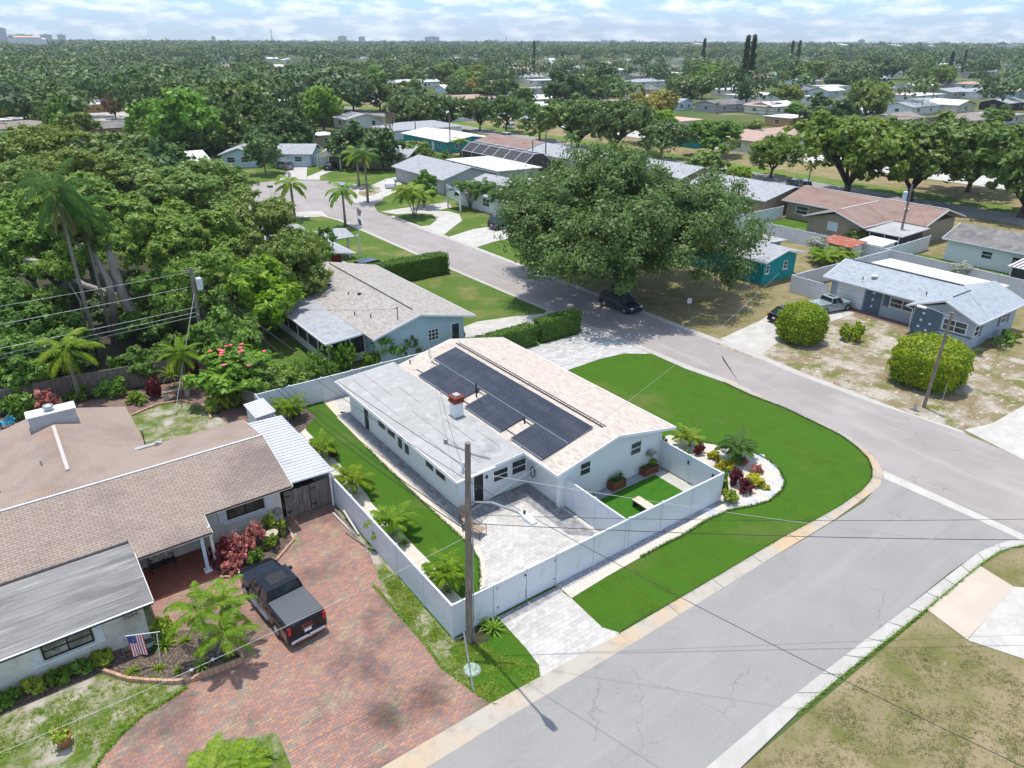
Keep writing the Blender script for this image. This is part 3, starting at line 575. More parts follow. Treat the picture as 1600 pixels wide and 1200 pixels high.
ground('meadow_strip', [(132.5, -40), (147, -40), (147, 430), (132.5, 430)], m_strip, 0.02)
ground('boulevard', [(146.5, -60), (159, -60), (164, 600), (151, 600)], m_conc, 0.026)
ground('far_sidewalk', [(161, -60), (162.6, -60), (167.6, 600), (166, 600)], m_conc, 0.026)
# south-west corner lot (brick driveway house)
ground('front_yard_weedy', [(-60, 16.5), (11.9, 16.5), (11.9, 33.5), (-60, 33.5)], m_weedy, 0.004)
# south block
ground('yard_south_block', [(-30, -60), (60, -60), (60, 9.2), (-30, 9.2)], m_drylawn, 0.0)
# subject lot lawn
lawn_e = zoomp(1000, 600, 4, [(520,-10),(700,75),(900,150),(1100,245),(1250,320),(1350,390),(1430,470),(1455,540),(1450,600),(1380,680),(1250,770),(1100,855),(930,945),(700,1080),(500,1200)])
cor = zoomp(600, 850, 3.4275, [(1270,480),(840,740),(600,865)])
ground('front_lawn', [(41.8, 46.5), (42.15, 38.5)]+PP(lawn_e)+PP([(970.5, 990), (845, 1066), (775, 1102)])+[(11.2, 17.2), (11.4, 22), (11.9, 28), (12.0, 46.5)], m_lawn, 0.006)
wl = zoomp(600, 850, 3.4275, [(600,865),(480,790),(300,650),(210,520),(90,390),(-60,220),(-120,90),(-80,30)])
ground('side_lawn_strip', PP(wl)+PP([(585, 845), (640, 925), (705, 998), (720, 995), (775, 965), (782, 970), (822, 1013), (842, 1040), (845, 1064)]), m_weedy, 0.010)
ground('corner_lawn', PP([(735, 1000), (775, 967), (782, 970), (822, 1013), (842, 1040), (845, 1064), (776, 1101), (742, 1076), (700, 1015)]), m_lawn, 0.014)
ground('soil_patch', PP([(716, 1003), (745, 975), (760, 985), (766, 1000), (745, 1008), (722, 1012)]), m_soil, 0.018)
# ---- roads
edgeB = zoomp(1100, 430, 3.2, [(0,500),(565,735),(700,790),(800,860),(870,930),(895,985),(880,1040),(800,1110)])
edgeA = zoomp(1000, 600, 4, [(1400,740),(1200,865),(1000,985),(760,1125),(640,1200)])
ga = PP(edgeA)
def resample(pts, n):
    P = np.array([p[:2] for p in pts]); d = np.r_[0, np.cumsum(np.linalg.norm(np.diff(P, axis=0), axis=1))]; t = np.linspace(0, d[-1], n)
    return list(zip(np.interp(t, d, P[:, 0]), np.interp(t, d, P[:, 1])))
def road(name, A, B, mat, z, n=60):
    mb = MB(); A = resample(A, n); B = resample(B, n)
    for a, b in zip(A, B): mb.v += [(a[0], a[1], z), (b[0], b[1], z)]
    for i in range(n-1): mb.f.append((2*i, 2*i+1, 2*i+3, 2*i+2))
    o = mb.build(name, mat); o['kind'] = 'structure'
    for p in o.data.polygons:
        if p.normal.z < 0: p.flip()
top_ = [(15, 15.85), (18, 15.85)]+ga[::-1][1:]+PP([(1375, 755), (1379, 742)]); bot_ = [(15, 9.93), (15.9, 9.95)]+PP(zoomp(1180, 800, 3.81, [(90,1200),(490,890),(840,620),(1160,360),(1300,260),(1400,205),(1520,170),(1600,160)]))+[(41.0, 8.7)]
road('cross_street', top_, bot_, m_asph, 0.012)
ground('cross_street', [(-60, 9.9), (15, 9.93), (15, 15.85), (-60, 15.85)], m_asph, 0.012)
road('side_street', [(42.7, 31)]+PP(zoomp(1000,600,4,[(600,-10),(820,110),(1100,230),(1290,320),(1420,420),(1490,490)]))+[(39.2, 16), (40.0, 9.5), (42, 5), (43, -60)], [(48.8, 37)]+PP([(1100,533),(1203,567.5),(1366,630),(1431,649),(1506,677),(1600,717.5)])+[(47.5, 5), (50, -60)], m_asph2, 0.006)
ground('side_street', [(42.9, 30.3), (48.9, 36.5), (48.8, 38), (48.8, 101), (41.9, 101), (42.1, 58), (42.5, 45), (42.8, 38), (42.85, 34)], m_asph2, 0.010)
ground('turning_circle', [(42.5+14.5*cos(a), 119.5+16.5*sin(a)) for a in [RAD(q) for q in range(0, 360, 8)]], m_asph2, 0.012)
ground('turning_circle', [(41.9, 101), (48.8, 101), (50.5, 106), (50, 110), (34, 111), (37, 107.5), (40.6, 104.4)], m_asph2, 0.014)
# ---- kerbs: low mountable concrete strips along the lawns
def strip(name, inner, outer, z0, z1, mat):
    mb = MB(); n = len(inner); A = inner; B = outer
    for i in range(n): mb.v += [(A[i][0], A[i][1], z1), (B[i][0], B[i][1], z0), (A[i][0], A[i][1], -0.05), (B[i][0], B[i][1], -0.05)]
    for i in range(n-1):
        k = i*4; mb.f += [(k, k+1, k+5, k+4), (k, k+4, k+6, k+2), (k+1, k+3, k+7, k+5)]
    o = mb.build(name, mat); o['kind'] = 'structure'; return o
strip('kerb_corner', resample(PP(lawn_e)+[(18, 16.45)], 60), resample(PP(zoomp(1000,600,4,[(600,-10),(820,110),(1100,230),(1290,320),(1420,420),(1490,490),(1520,560),(1500,640),(1380,730),(1200,860),(1000,980),(760,1125),(640,1200)]))+[(18, 15.74)], 60), 0.016, 0.085, m_curb)
strip('kerb_front', [(18.0, 16.45), (11.2, 16.75), (0, 16.8), (-60, 16.8)], [(18.0, 15.74), (11.2, 15.85), (0, 15.85), (-60, 15.85)], 0.016, 0.06, m_curb)
strip('kerb_side_street', [PP(lawn_e)[0], (42.1, 34), (42.15, 38.4), (41.85, 46), (41.6, 58), (41.4, 75), (41.4, 99), (40.4, 103.6), (36, 107.8)], [PP(zoomp(1000,600,4,[(600,-10)]))[0], (42.85, 34), (42.8, 38.4), (42.45, 46), (42.1, 58), (42.0, 75), (42.0, 99.3), (40.9, 104.4), (36.2, 108.5)], 0.016, 0.05, m_curb2)
rin = PP([(1503,673.8),(1412.5,644),(1368.8,626.9),(1253,583),(1188,555)]); rou = PP([(1510,679),(1425,649.5),(1364,630.5),(1246,586),(1180,558.5)])
strip('kerb_east', rin+[(49.2, 38), (49.25, 60), (49.3, 97)], rou+[(48.6, 38), (48.7, 60), (48.8, 97)], 0.016, 0.07, m_curb2)
qi = PP(zoomp(1180, 800, 3.81, [(1600,200),(1480,225),(1400,270),(1330,320),(960,625),(560,940),(250,1200)])); qo = PP(zoomp(1180, 800, 3.81, [(1600,160),(1520,170),(1400,205),(1300,260),(840,620),(490,890),(90,1200)]))
strip('kerb_south', [(44.5, 7.2)]+resample(qi, 24)+[(15, 9.1), (0, 9.1), (-40, 9.1)], [(44.0, 8.2)]+resample(qo, 24)+[(15, 9.93), (0, 9.93), (-40, 9.93)], 0.016, 0.07, m_curb2)
ground('valley_gutter', PP([(1379, 738), (1382, 736), (1500, 790), (1600, 836), (1600, 846), (1512, 806), (1381, 748)]), m_conc, 0.022)
# ---- drives, paving and beds
ground('front_drive', PP([(780.8,968.3),(873,921.7),(891.8,934.6),(941,981),(970.5,990),(845,1066),(842,1039.6),(821.7,1013)]), m_pav, 0.022)
ground('gate_threshold', [(14.25, 19.95), (17.75, 20.0), (17.75, 20.45), (14.25, 20.45)], m_pavd, 0.026)
ground('paver_drive', PP([(760,560),(825,544),(902,523),(905,506),(962,528),(1020,553),(1000,553),(975,552.5),(937.5,561),(890,577.5),(860,592)]), m_pavg, 0.018)
ground('patio', PP([(757.5,918),(758,900),(756.7,871.7),(746.7,850)])+[(16.2, 25.3), (16.6, 27.2), (22.1, 28.4), (22.3, 20.75)], m_pav, 0.022)
bx = zoomp(500, 700, 6, [(440,0),(830,380),(1030,570),(1230,750),(1370,880)])
ground('border_pavers', [G(500, 622)[:2]]+PP([(540, 665)])+PP(bx)+PP([(738,850),(748,875),(750,900),(748,923),(757.5,918),(758,900),(756.7,871.7),(746.7,850),(735,836),(722,817),(685,786.7),(593,705),(532,645),(520,618)]), m_pavb, 0.018)
ground('side_walk', PP([(500,620),(545,608),(549,645),(530,643)])+[(16.3, 42.5), (16.3, 27)]+PP([(724, 815), (685,786.7),(593,705),(532,645)]), m_pav, 0.014)
ground('dark_paver_walk', [(16.45, 42.9), (17.35, 42.9), (17.35, 28.3), (22.0, 28.3), (22.0, 22.0), (20.75, 23.2), (20.75, 27.0), (18.2, 27.0), (17.2, 26.5), (16.45, 27.4)], m_pavd, 0.026)
ground('gravel_bed', [(17.8, 20.5), (29.75, 20.55), (29.8, 28.0)]+PP(zoomp(1000, 680, 6, [(280,0),(400,30),(600,70),(850,110),(1050,160),(1200,230),(1310,330),(1360,440),(1330,520),(1210,620),(1050,665),(850,700),(640,790),(420,930),(200,1040),(0,1150)]))+PP([(950, 900), (893,935)]), m_gravel, 0.022)
ground('river_stone_edge', [(17.9, 20.1), (29.9, 20.25), (29.9, 20.6), (17.9, 20.55)], m_stone, 0.026)
for i, (a, b) in enumerate([(1185,715),(1205,730),(1213,752),(1200,770),(1172,783),(1145,787),(1110,800)]):
    g = G(a, b); rr = random.Random(i); ground('stepping_stone', [(g[0]+(0.5+rr.uniform(-.1, .1))*cos(t), g[1]+(0.35+rr.uniform(-.08, .08))*sin(t)) for t in [k*pi/4 for k in range(8)]], m_flag, 0.03)
ground('gravel_bed_fence', PP([(432,632),(470,640),(478,672),(517,712),(540,735),(575,775),(582,788),(624,828),(650,856),(672,878),(708,922),(724,938)])+[(12.1, 21.0), (12.1, 45.0)], m_gravel, 0.012)
ground('gravel_bed_rear', [(12.1, 45.4), (15, 45.4), (15.2, 43.5), (13.5, 42), (12.1, 42)], m_mulch, 0.016)
ground('turf', [(22.45, 20.8), (28.75, 20.8), (28.75, 24.62), (22.45, 24.62)], m_turf, 0.022)
ground('grey_slabs', [(22.3, 24.62), (29.6, 24.62), (29.6, 25.3), (22.3, 25.3)], mn('grey_slab', [(0.3, 0.34, 0.37), ((0.24, 0.28, 0.31), 2, 0.4, 0.6)], 0.8), 0.026)
ground('pet_yard_stone', [(28.75, 20.8), (29.6, 20.8), (29.6, 24.62), (28.75, 24.62)], m_conc, 0.024)
# brick driveway of the west house
bl = zoomp(0, 850, 3.4275, [(1000,770),(880,850),(770,910),(640,1030),(530,1160),(430,1320)])
ground('brick_driveway', [(-3.5, 16.8), (11.3, 16.8)]+PP([(775, 1102),(740,1080.5),(687.5,1039.6),(661,1001.7),(626,963.8),(600,929),(577, 862)])+[(11.85, 33.2), (9.2, 33.2), (9.2, 31.0), (5.2, 30.2), (1.7, 31.0), (1.7, 26.2)]+PP(bl), m_brick, 0.016)
ground('grass_corner', PP([(325,1160),(433,1145),(462,1215),(440,1260),(280,1240)]), m_weedy, 0.022)
ground('planter_mulch', PP([(163,1051),(200,1063.5),(230,1066.5),(275,1068),(305,1063.5),(350,1047),(380,1035),(378.5,1024.5),(363.5,1014),(350,1002),(330,985),(290,985),(262,985),(237,975)])+[(1.5, 28.1), (-3, 28.1), (-16, 28.1), (-16, 27.5)], m_mulch, 0.024)
ground('wall_bed', [(-30, 27.4), (0.2, 27.4), (0.2, 28.5), (-30, 28.5)], m_mulch, 0.028)
ground('front_bed', [(5.0, 33.4), (9.0, 33.4), (9.0, 31.3), (7.6, 30.2), (5.6, 30.1), (4.9, 30.6)], m_mulch, 0.028)
ground('porch_floor', [(1.75, 30.6), (5.0, 30.6), (5.0, 33.5), (1.75, 33.5)], m_brickr, 0.05)
ground('back_lawn', [(4.0, 41.0), (9.6, 41.0), (10.3, 43.5)]+PP([(323,636.5),(284,627),(245,633.5),(204,651)])+[(4.0, 45)], m_weedy, 0.008)
ground('back_mulch_bed', [(-4, 46.5), (4, 45.5), (12, 41), (12, 55), (-4, 56)], m_pinkmulch, 0.004)
# concrete at the south-east drive and the east corner
ground('cream_apron', PP([(1434,942),(1511,1000),(1585,918),(1530,884)]), m_concb, 0.024)
ground('south_drive', [(30.0, 7.3), (35.4, 7.6), (35.8, 7.2), (36.4, -14), (30.9, -14), (30.8, 5.4)], m_conc, 0.020)
ground('east_corner_apron', [(48.55, 12.1), (49.65, 16.3), (52.2, 15.6), (56.6, 15.5), (80, 15.8), (80, 11.0), (52, 10.6)], m_conc, 0.020)
ground('east_drive', PP([(1125,530),(1190,500),(1215,482),(1295,466),(1343,487),(1250,520),(1216,535),(1187,556)]), m_conc, 0.020)
ground('east_walk', [(65.3, 28.2), (66.5, 28.2), (66.5, 34.5), (65.3, 34.5)], mn('entry_walk', [(0.2, 0.13, 0.1)], 0.9), 0.024)
# drives of the street beyond
ground('neighbour_drive', PP([(700,520),(745,503),(800,495),(850,490),(858,482),(880,497),(850,510),(790,512),(740,530)]), m_conc, 0.018)
ground('oval_drive', PP([(595,331),(625,326),(700,316),(706,324),(680,330),(700,330),(718,335),(722,345),(712,352),(690,370),(650,355),(672,352),(683,343),(676,335),(650,333),(620,335)]), m_conc, 0.020)
ground('white_drive', PP([(547,300),(575,292),(602,280),(622,276),(628,288),(616,302),(590,312),(560,318),(545,312)]), m_conc, 0.022)
ground('drive_island', PP([(562,296),(575,291),(592,293),(596,299),(585,305),(570,308),(560,304)]), m_sandy, 0.026)
ground('suv_drive', PP([(696,372),(740,358),(775,353),(800,352),(800,372),(770,378),(740,388)]), m_conc, 0.020)
ground('near_walk', PP([(447,334),(480,330),(503,330),(512,338),(470,340),(445,340)]), m_conc, 0.018)
ground('blue_house_drive', PP([(455,260),(480,260),(479,281),(450,280),(436,282)]), m_conc, 0.020)
ground('tan_house_drive', PP([(480,276),(505,266),(530,263),(500,275),(500,281),(479,281)]), m_conc, 0.020)
ground('house_south_walk', PP([(505,400),(525,402),(545,412),(520,412)]), m_conc, 0.018)
ground('green_yard_far', [(84.5, 52), (96, 52), (96, 62), (84.5, 62)], m_lawn, 0.02)
ground('green_yard_east', [(83.5, 26), (92, 26), (92, 40.5), (83.5, 40.5)], m_lawn2, 0.02)
ground('far_cul_de_sac', PP([(135,176),(200,172),(230,185),(200,196),(150,190)]), m_conc, 0.01)
ground('far_lawn', PP([(180,193),(215,193),(215,212),(180,215)]), m_lawn2, 0.014)
ground('far_street', PP([(395,150),(470,146),(620,160),(640,166),(430,162)]), m_conc, 0.01)
# ------------------------------------------------------------------ building helpers
def gable(mb, x0, x1, y0, y1, ze, zr, axis='y', t=0.10, rm=None):
    """gable roof slab, ridge along axis; rm = ridge position"""
    if axis == 'y':
        xm = (x0+x1)/2 if rm is None else rm
        T = [(x0,y0,ze),(xm,y0,zr),(x1,y0,ze),(x0,y1,ze),(xm,y1,zr),(x1,y1,ze)]
    else:
        ym = (y0+y1)/2 if rm is None else rm
        T = [(x0,y0,ze),(x0,ym,zr),(x0,y1,ze),(x1,y0,ze),(x1,ym,zr),(x1,y1,ze)]
    B = [(a,b,c-t) for a,b,c in T]
    return mb.add(T+B, [(0,1,4,3),(1,2,5,4),(6,9,10,7),(7,10,11,8),(0,3,9,6),(2,8,11,5),(0,6,7,1),(1,7,8,2),(3,4,10,9),(4,5,11,10)])
def hip(mb, x0, x1, y0, y1, ze, zr, axis='x', t=0.1, ins=None):
    if axis == 'x': i = ins or (y1-y0)/2; ym = (y0+y1)/2; R = [(x0+i, ym, zr), (x1-i, ym, zr)]
    else: i = ins or (x1-x0)/2; xm = (x0+x1)/2; R = [(xm, y0+i, zr), (xm, y1-i, zr)]
    E_ = [(x0,y0,ze),(x1,y0,ze),(x1,y1,ze),(x0,y1,ze)]; B = [(a,b,ze-t) for a,b,_ in E_]
    V_ = E_+R+B
    F_ = [(0,1,5,4),(1,2,5),(2,3,4,5),(3,0,4)] if axis == 'x' else [(0,1,4),(1,2,5,4),(2,3,5),(3,0,4,5)]
    return mb.add(V_, F_+[(6,9,8,7),(0,6,7,1),(1,7,8,2),(2,8,9,3),(3,9,6,0)])
def gwall(mb, x0, x1, y0, y1, zt, zr, axis='y', rm=None):
    """walls with gable ends; zr = wall height at the ridge"""
    if axis == 'y':
        xm = (x0+x1)/2 if rm is None else rm
        a = [(x0,y0,0),(x1,y0,0),(x1,y0,zt),(xm,y0,zr),(x0,y0,zt)]; b = [(p[0], y1, p[2]) for p in a]
    else:
        ym = (y0+y1)/2 if rm is None else rm
        a = [(x0,y0,0),(x0,y1,0),(x0,y1,zt),(x0,ym,zr),(x0,y0,zt)]; b = [(x1, p[1], p[2]) for p in a]
    return mb.add(a+b, [(0,1,2,3,4),(9,8,7,6,5),(0,5,6,1),(1,6,7,2),(2,7,8,3),(3,8,9,4),(4,9,5,0)])
def fascia(parent, segs, w=0.05, h=0.2, mat=None, name='fascia'):
    mb = MB()
    for p, q in segs: mb.bar(p, q, w, h)
    return mb.build(name, mat or m_trim, parent)
def win(parent, plane, c, a0, a1, z0, z1, out=-1, frame=None, glass=None, rails=1, mull=0, fw=0.07, sill=False, name='window'):
    """window on plane 'x' (x=c, runs a0..a1 in y) or 'y'; out = outward direction"""
    frame = frame or m_trim; glass = glass or m_glass
    if a0 > a1: a0, a1 = a1, a0
    if z0 > z1: z0, z1 = z1, z0
    f = MB(); g = MB()
    def B(mb, u0, u1, w0, w1, d0, d1):
        if plane == 'x': mb.box(c+out*d0, u0, w0, c+out*d1, u1, w1)
        else: mb.box(u0, c+out*d0, w0, u1, c+out*d1, w1)
    B(f, a0, a1, z0, z0+fw, -.01, .05); B(f, a0, a1, z1-fw, z1, -.01, .05); B(f, a0, a0+fw, z0+fw, z1-fw, -.01, .05); B(f, a1-fw, a1, z0+fw, z1-fw, -.01, .05)
    for i in range(rails): z = z0+(z1-z0)*(i+1)/(rails+1); B(f, a0+fw, a1-fw, z-.025, z+.025, -.01, .04)
    for i in range(mull): a = a0+(a1-a0)*(i+1)/(mull+1); B(f, a-.03, a+.03, z0+fw, z1-fw, -.01, .045)
    if sill: B(f, a0-.08, a1+.08, z0-.08, z0-.003, -.01, .1)
    o = f.build(name, frame, parent); B(g, a0+fw, a1-fw, z0+fw, z1-fw, -.008, .015); g.build('pane', glass, o)
    return o
def winp(parent, plane, c, tl, br, out=-1, **kw):
    fn = onX if plane == 'x' else onY; A = fn(*tl, c); B = fn(*br, c); k = 1 if plane == 'x' else 0
    return win(parent, plane, c, A[k], B[k], B[2], A[2], out, **kw)
def door(parent, plane, c, a0, a1, z1, out=-1, mat=None, name='door', z0=0.05):
    mb = MB(); fr = MB()
    if plane == 'x': mb.box(c, a0, z0, c+out*.04, a1, z1); fr.box(c, a0-.08, z0, c+out*.06, a0, z1+.08).box(c, a1, z0, c+out*.06, a1+.08, z1+.08).box(c, a0, z1, c+out*.06, a1, z1+.08)
    else: mb.box(a0, c, z0, a1, c+out*.04, z1); fr.box(a0-.08, c, z0, a0, c+out*.06, z1+.08).box(a1, c, z0, a1+.08, c+out*.06, z1+.08).box(a0, c, z1, a1, c+out*.06, z1+.08)
    d = mb.build(name, mat or m_black, parent); fr.build('frame', m_trim, d)
    k = MB(); a = a0+.12
    if plane == 'x': k.box(c+out*.04, a, 1.0, c+out*.09, a+.04, 1.12)
    else: k.box(a, c+out*.04, 1.0, a+.04, c+out*.09, 1.12)
    k.build('handle', m_galv, d); return d
def vent(parent, x, y, z, h=0.35, r=0.05, mat=None, name='vent_pipe'): return MB().tube([(x, y, z-.1), (x, y, z+h)], r, 7).build(name, mat or m_black, parent)
def boxvent(parent, x, y, z, mat=None, s=0.16): return MB().box(x-s, y-s, z-.05, x+s, y+s, z+.14).bevel(.03).build('roof_vent', mat or m_black, parent)
def downpipe(parent, pts, mat=None, r=0.035): return MB().tube(pts, r, 6).build('downpipe', mat or m_trim, parent)
def text_obj(s, name, size, mat, parent, loc, rot, extrude=0.01, label=None, local=False):
    cu = bpy.data.curves.new(name, 'FONT'); cu.body = s; cu.size = size; cu.extrude = extrude; cu.align_x = 'CENTER'
    t = bpy.data.objects.new(name, cu); COL.objects.link(t); bpy.context.view_layer.update()
    me = bpy.data.meshes.new_from_object(t.evaluated_get(bpy.context.evaluated_depsgraph_get())); bpy.data.objects.remove(t)
    me.materials.clear(); me.materials.append(mat); o = link(name, me, parent)
    pl = (0, 0, 0) if local else parent.location; o.location = (loc[0]-pl[0], loc[1]-pl[1], loc[2]-pl[2]); o.rotation_euler = rot; return o

# ------------------------------------------------------------------ the white corner house
H = thing('house', 'white corner house with beige shingle roof, solar panels and a flat grey rear roof', 'house', (23, 33, 0))
mb = MB(); gwall(mb, 22.05, 29.65, 25.3, 41.9, 2.55, 3.42, 'y', 25.7); mb.build('wall', m_white, H)
MB().box(17.3, 28.4, 0, 22.04, 42.4, 2.42).build('rear_wing_wall', m_white, H)
mb = MB(); gable(mb, 21.25, 30.35, 24.8, 42.55, 2.68, 3.66, 'y', 0.1, 25.6); mb.build('roof', m_rfmain, H)
fascia(H, [((21.22, 24.78, 2.6), (25.6, 24.78, 3.57)), ((25.6, 24.78, 3.57), (30.38, 24.78, 2.6)), ((30.38, 24.75, 2.6), (30.38, 42.58, 2.6)), ((21.22, 24.8, 2.6), (21.22, 27.7, 2.6)), ((21.22, 42.58, 2.6), (25.6, 42.58, 3.57)), ((25.6, 42.58, 3.57), (30.38, 42.58, 2.6))], h=.17)
MB().add([(16.78, 27.78, 2.47), (21.24, 27.78, 2.72), (21.24, 43.15, 2.72), (16.78, 43.15, 2.47), (16.78, 27.78, 2.36), (21.24, 27.78, 2.6), (21.24, 43.15, 2.6), (16.78, 43.15, 2.36)],
   [(0,1,2,3),(4,7,6,5),(0,4,5,1),(1,5,6,2),(2,6,7,3),(3,7,4,0)]).build('flat_roof', m_rfflat, H)
fascia(H, [((16.75, 27.74, 2.37), (16.75, 43.18, 2.37)), ((16.75, 27.74, 2.37), (21.2, 27.74, 2.62)), ((16.75, 43.18, 2.37), (21.2, 43.18, 2.62))], h=.18)
MB().bar((16.66, 27.7, 2.42), (16.66, 43.1, 2.42), .1, .09).bar((16.66, 27.65, 2.42), (19.2, 27.65, 2.5), .09, .09).build('gutter', m_trim, H)
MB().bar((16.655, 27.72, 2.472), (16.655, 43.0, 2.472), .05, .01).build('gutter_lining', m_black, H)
for i in range(11): pass
# seams of the flat roof felt
sm = MB()
for x, ya, yb in ((17.75, 28.2, 33.5), (17.75, 36, 42.6), (18.7, 28.4, 36), (18.7, 38.5, 42.9), (19.7, 30.5, 34), (19.6, 36.5, 39.5), (20.5, 29, 31.5)):
    z = 2.47+(x-16.78)/4.46*.25+.004; sm.bar((x, ya, z), (x, yb, z), .035, .006)
sm.build('roof_seams', m_rfdark, H)
rv_ = MB().bar((25.52, 26.0, 3.69), (25.52, 41.6, 3.69), .05, .05).bar((25.78, 26.0, 3.66), (25.78, 41.6, 3.66), .03, .03)
for i in range(53): y = 26.05+i*.296; rv_.bar((25.52, y, 3.675), (25.78, y, 3.665), .018, .012)
rv_.build('ridge_vent', m_black, H)
# solar panels, each its own part, lying on the rear slope
def zs(x): return 2.68+(x-21.25)*(0.98/4.35)
def solar_row(xa, xb, ya, yb, n):
    w = (yb-ya)/n
    for i in range(n):
        a = ya+i*w+.012; b = a+w-.024; zA, zB = zs(xa)+.11, zs(xb)+.11
        f = MB().hexa([(xa,a,zA-.035),(xb,a,zB-.035),(xb,b,zB-.035),(xa,b,zA-.035)], [(xa,a,zA),(xb,a,zB),(xb,b,zB),(xa,b,zA)]).build('solar_panel', m_solfr, H)
        e = .022; dz = (zB-zA)/(xb-xa)*e
        MB().hexa([(xa+e,a+e,zA+dz),(xb-e,a+e,zB-dz),(xb-e,b-e,zB-dz),(xa+e,b-e,zA+dz)], [(xa+e,a+e,zA+dz+.004),(xb-e,a+e,zB-dz+.004),(xb-e,b-e,zB-dz+.004),(xa+e,b-e,zA+dz+.004)]).build('cells', m_solar, f)
solar_row(23.26, 25.12, 26.35, 41.05, 14)
solar_row(21.42, 23.22, 35.05, 40.0, 5); solar_row(21.42, 23.22, 30.25, 34.2, 4); solar_row(21.42, 23.22, 26.35, 29.3, 3)
er = MB()
for x, ya, yb in ((23.24, 26.35, 41.05), (21.41, 35.05, 40), (21.41, 30.25, 34.2), (21.41, 26.35, 29.3)): er.bar((x, ya, zs(x)+.115), (x, yb, zs(x)+.115), .03, .03)
er.build('array_edge_highlight', mn('edge_highlight_blue', [(.35, .43, .5)], .35, metal=.4), H)  # pale blue bars added to draw highlights along row gaps and lower edges
ml = MB(); ml.box(21.46, 26.4, 2.72, 25.0, 29.2, 2.73)
for x in (21.8, 23.0, 24.8): ml.bar((x, 26.5, zs(x)+.06), (x, 40.9, zs(x)+.06), .04, .03)
ml.build('mounting_rails', m_black, H)
# chimney
cx, cy = 20.55, 33.7; zc = 2.68
ch = MB().box(cx-.3, cy-.3, zc-.1, cx+.3, cy+.3, zc+.95).build('chimney', m_white, H)
MB().box(cx-.36, cy-.36, zc+.95, cx+.36, cy+.36, zc+1.12).box(cx-.32, cy-.32, zc+1.12, cx+.32, cy+.32, zc+1.24).box(cx-.36, cy-.36, zc+1.24, cx+.36, cy+.36, zc+1.34).build('brick_cap', m_chimred, ch)
MB().box(cx-.17, cy-.2, zc+1.34, cx+.17, cy+.2, zc+1.46).build('flue', m_conc, ch)
MB().box(cx-.4, cy-.4, zc-.04, cx+.4, cy+.4, zc+.02).build('flashing', m_rfdark, ch)
for x, y, h in ((22.6, 34.6, 1.0), (21.9, 42.0, .3), (22.9, 29.9, .35), (22.9, 34.9, .25)): vent(H, x, y, zs(x), h)
mt = MB().tube([(23.3, 41.7, zs(23.3)), (23.3, 41.7, 4.6)], .03, 6).tube([(23.3, 41.7, 4.6), (23.15, 41.6, 4.65)], .04, 6).build('service_mast', m_galv, H)
# windows
for tl, br in (((905.8, 720.5), (921.7, 741)), ((985.3, 689), (1000.5, 709))): winp(H, 'y', 25.3, (tl[0], tl[1]+4), (br[0]+.5, br[1]-2.5), fw=.06)
for tl, br in (((663+17/6, 650+395/6), (600+468/6, 650+520/6)), ((600+490/6, 650+490/6), (600+580/6, 650+615/6)), ((480+668/6, 520+812/6), (480+735/6, 520+915/6)), ((480+757/6, 520+887/6), (480+828/6, 520+995/6))): winp(H, 'x', 17.3, (tl[0]-1, tl[1]-2.6), (br[0]+1, br[1]+2.2), rails=0, mull=0, fw=.05, glass=m_glassd)
for a, b in (((480+850/6, 520+958/6), (480+902/6, 520+1112/6)), ((480+912/6, 520+1018/6), (480+965/6, 520+1168/6))): winp(H, 'x', 17.3, (a[0]-.5, a[1]-.5), (b[0]+.5, b[1]), rails=0, fw=.06, glass=m_glassd)
A = onX(480+535/6, 520+700/6, 17.3); B = onX(480+588/6, 520+862/6, 17.3); door(H, 'x', 17.3, B[1], A[1], 2.0)
winp(H, 'y', 28.4, (600+1015/6, 650+515/6), (600+1165/6, 650+575/6), fw=.07); winp(H, 'y', 28.4, (600+1190/6, 650+428/6), (600+1332/6, 650+508/6), fw=.07)
A = onY(600+838/6, 650+600/6, 28.4); B = onY(600+928/6, 650+770/6, 28.4); dr = door(H, 'y', 28.4, A[0], B[0], 2.0, mat=m_black)
text_obj('787', 'house_number', .2, m_black, H, (A[0]+1.25, 28.385, 1.98), (pi/2, 0, 0), .006)
MB().box(B[0]+.2, 28.3, 1.45, B[0]+.3, 28.4, 1.62).build('wall_lamp', m_black, H)
MB().box(22.0, 27.2, 2.15, 22.05, 28.2, 2.3).build('meter_box', m_trim, H)
win(H, 'x', 22.05, 26.3, 27.5, 2.1, 2.4, rails=0, fw=.05)
MB().box(21.9, 25.35, 0, 22.05, 25.6, 2.5).build('corner_post', m_trim, H)
fl = MB(); fl.box(29.6, 25.24, .0, 29.72, 25.3, 2.5).build('corner_trim', m_trim, H)
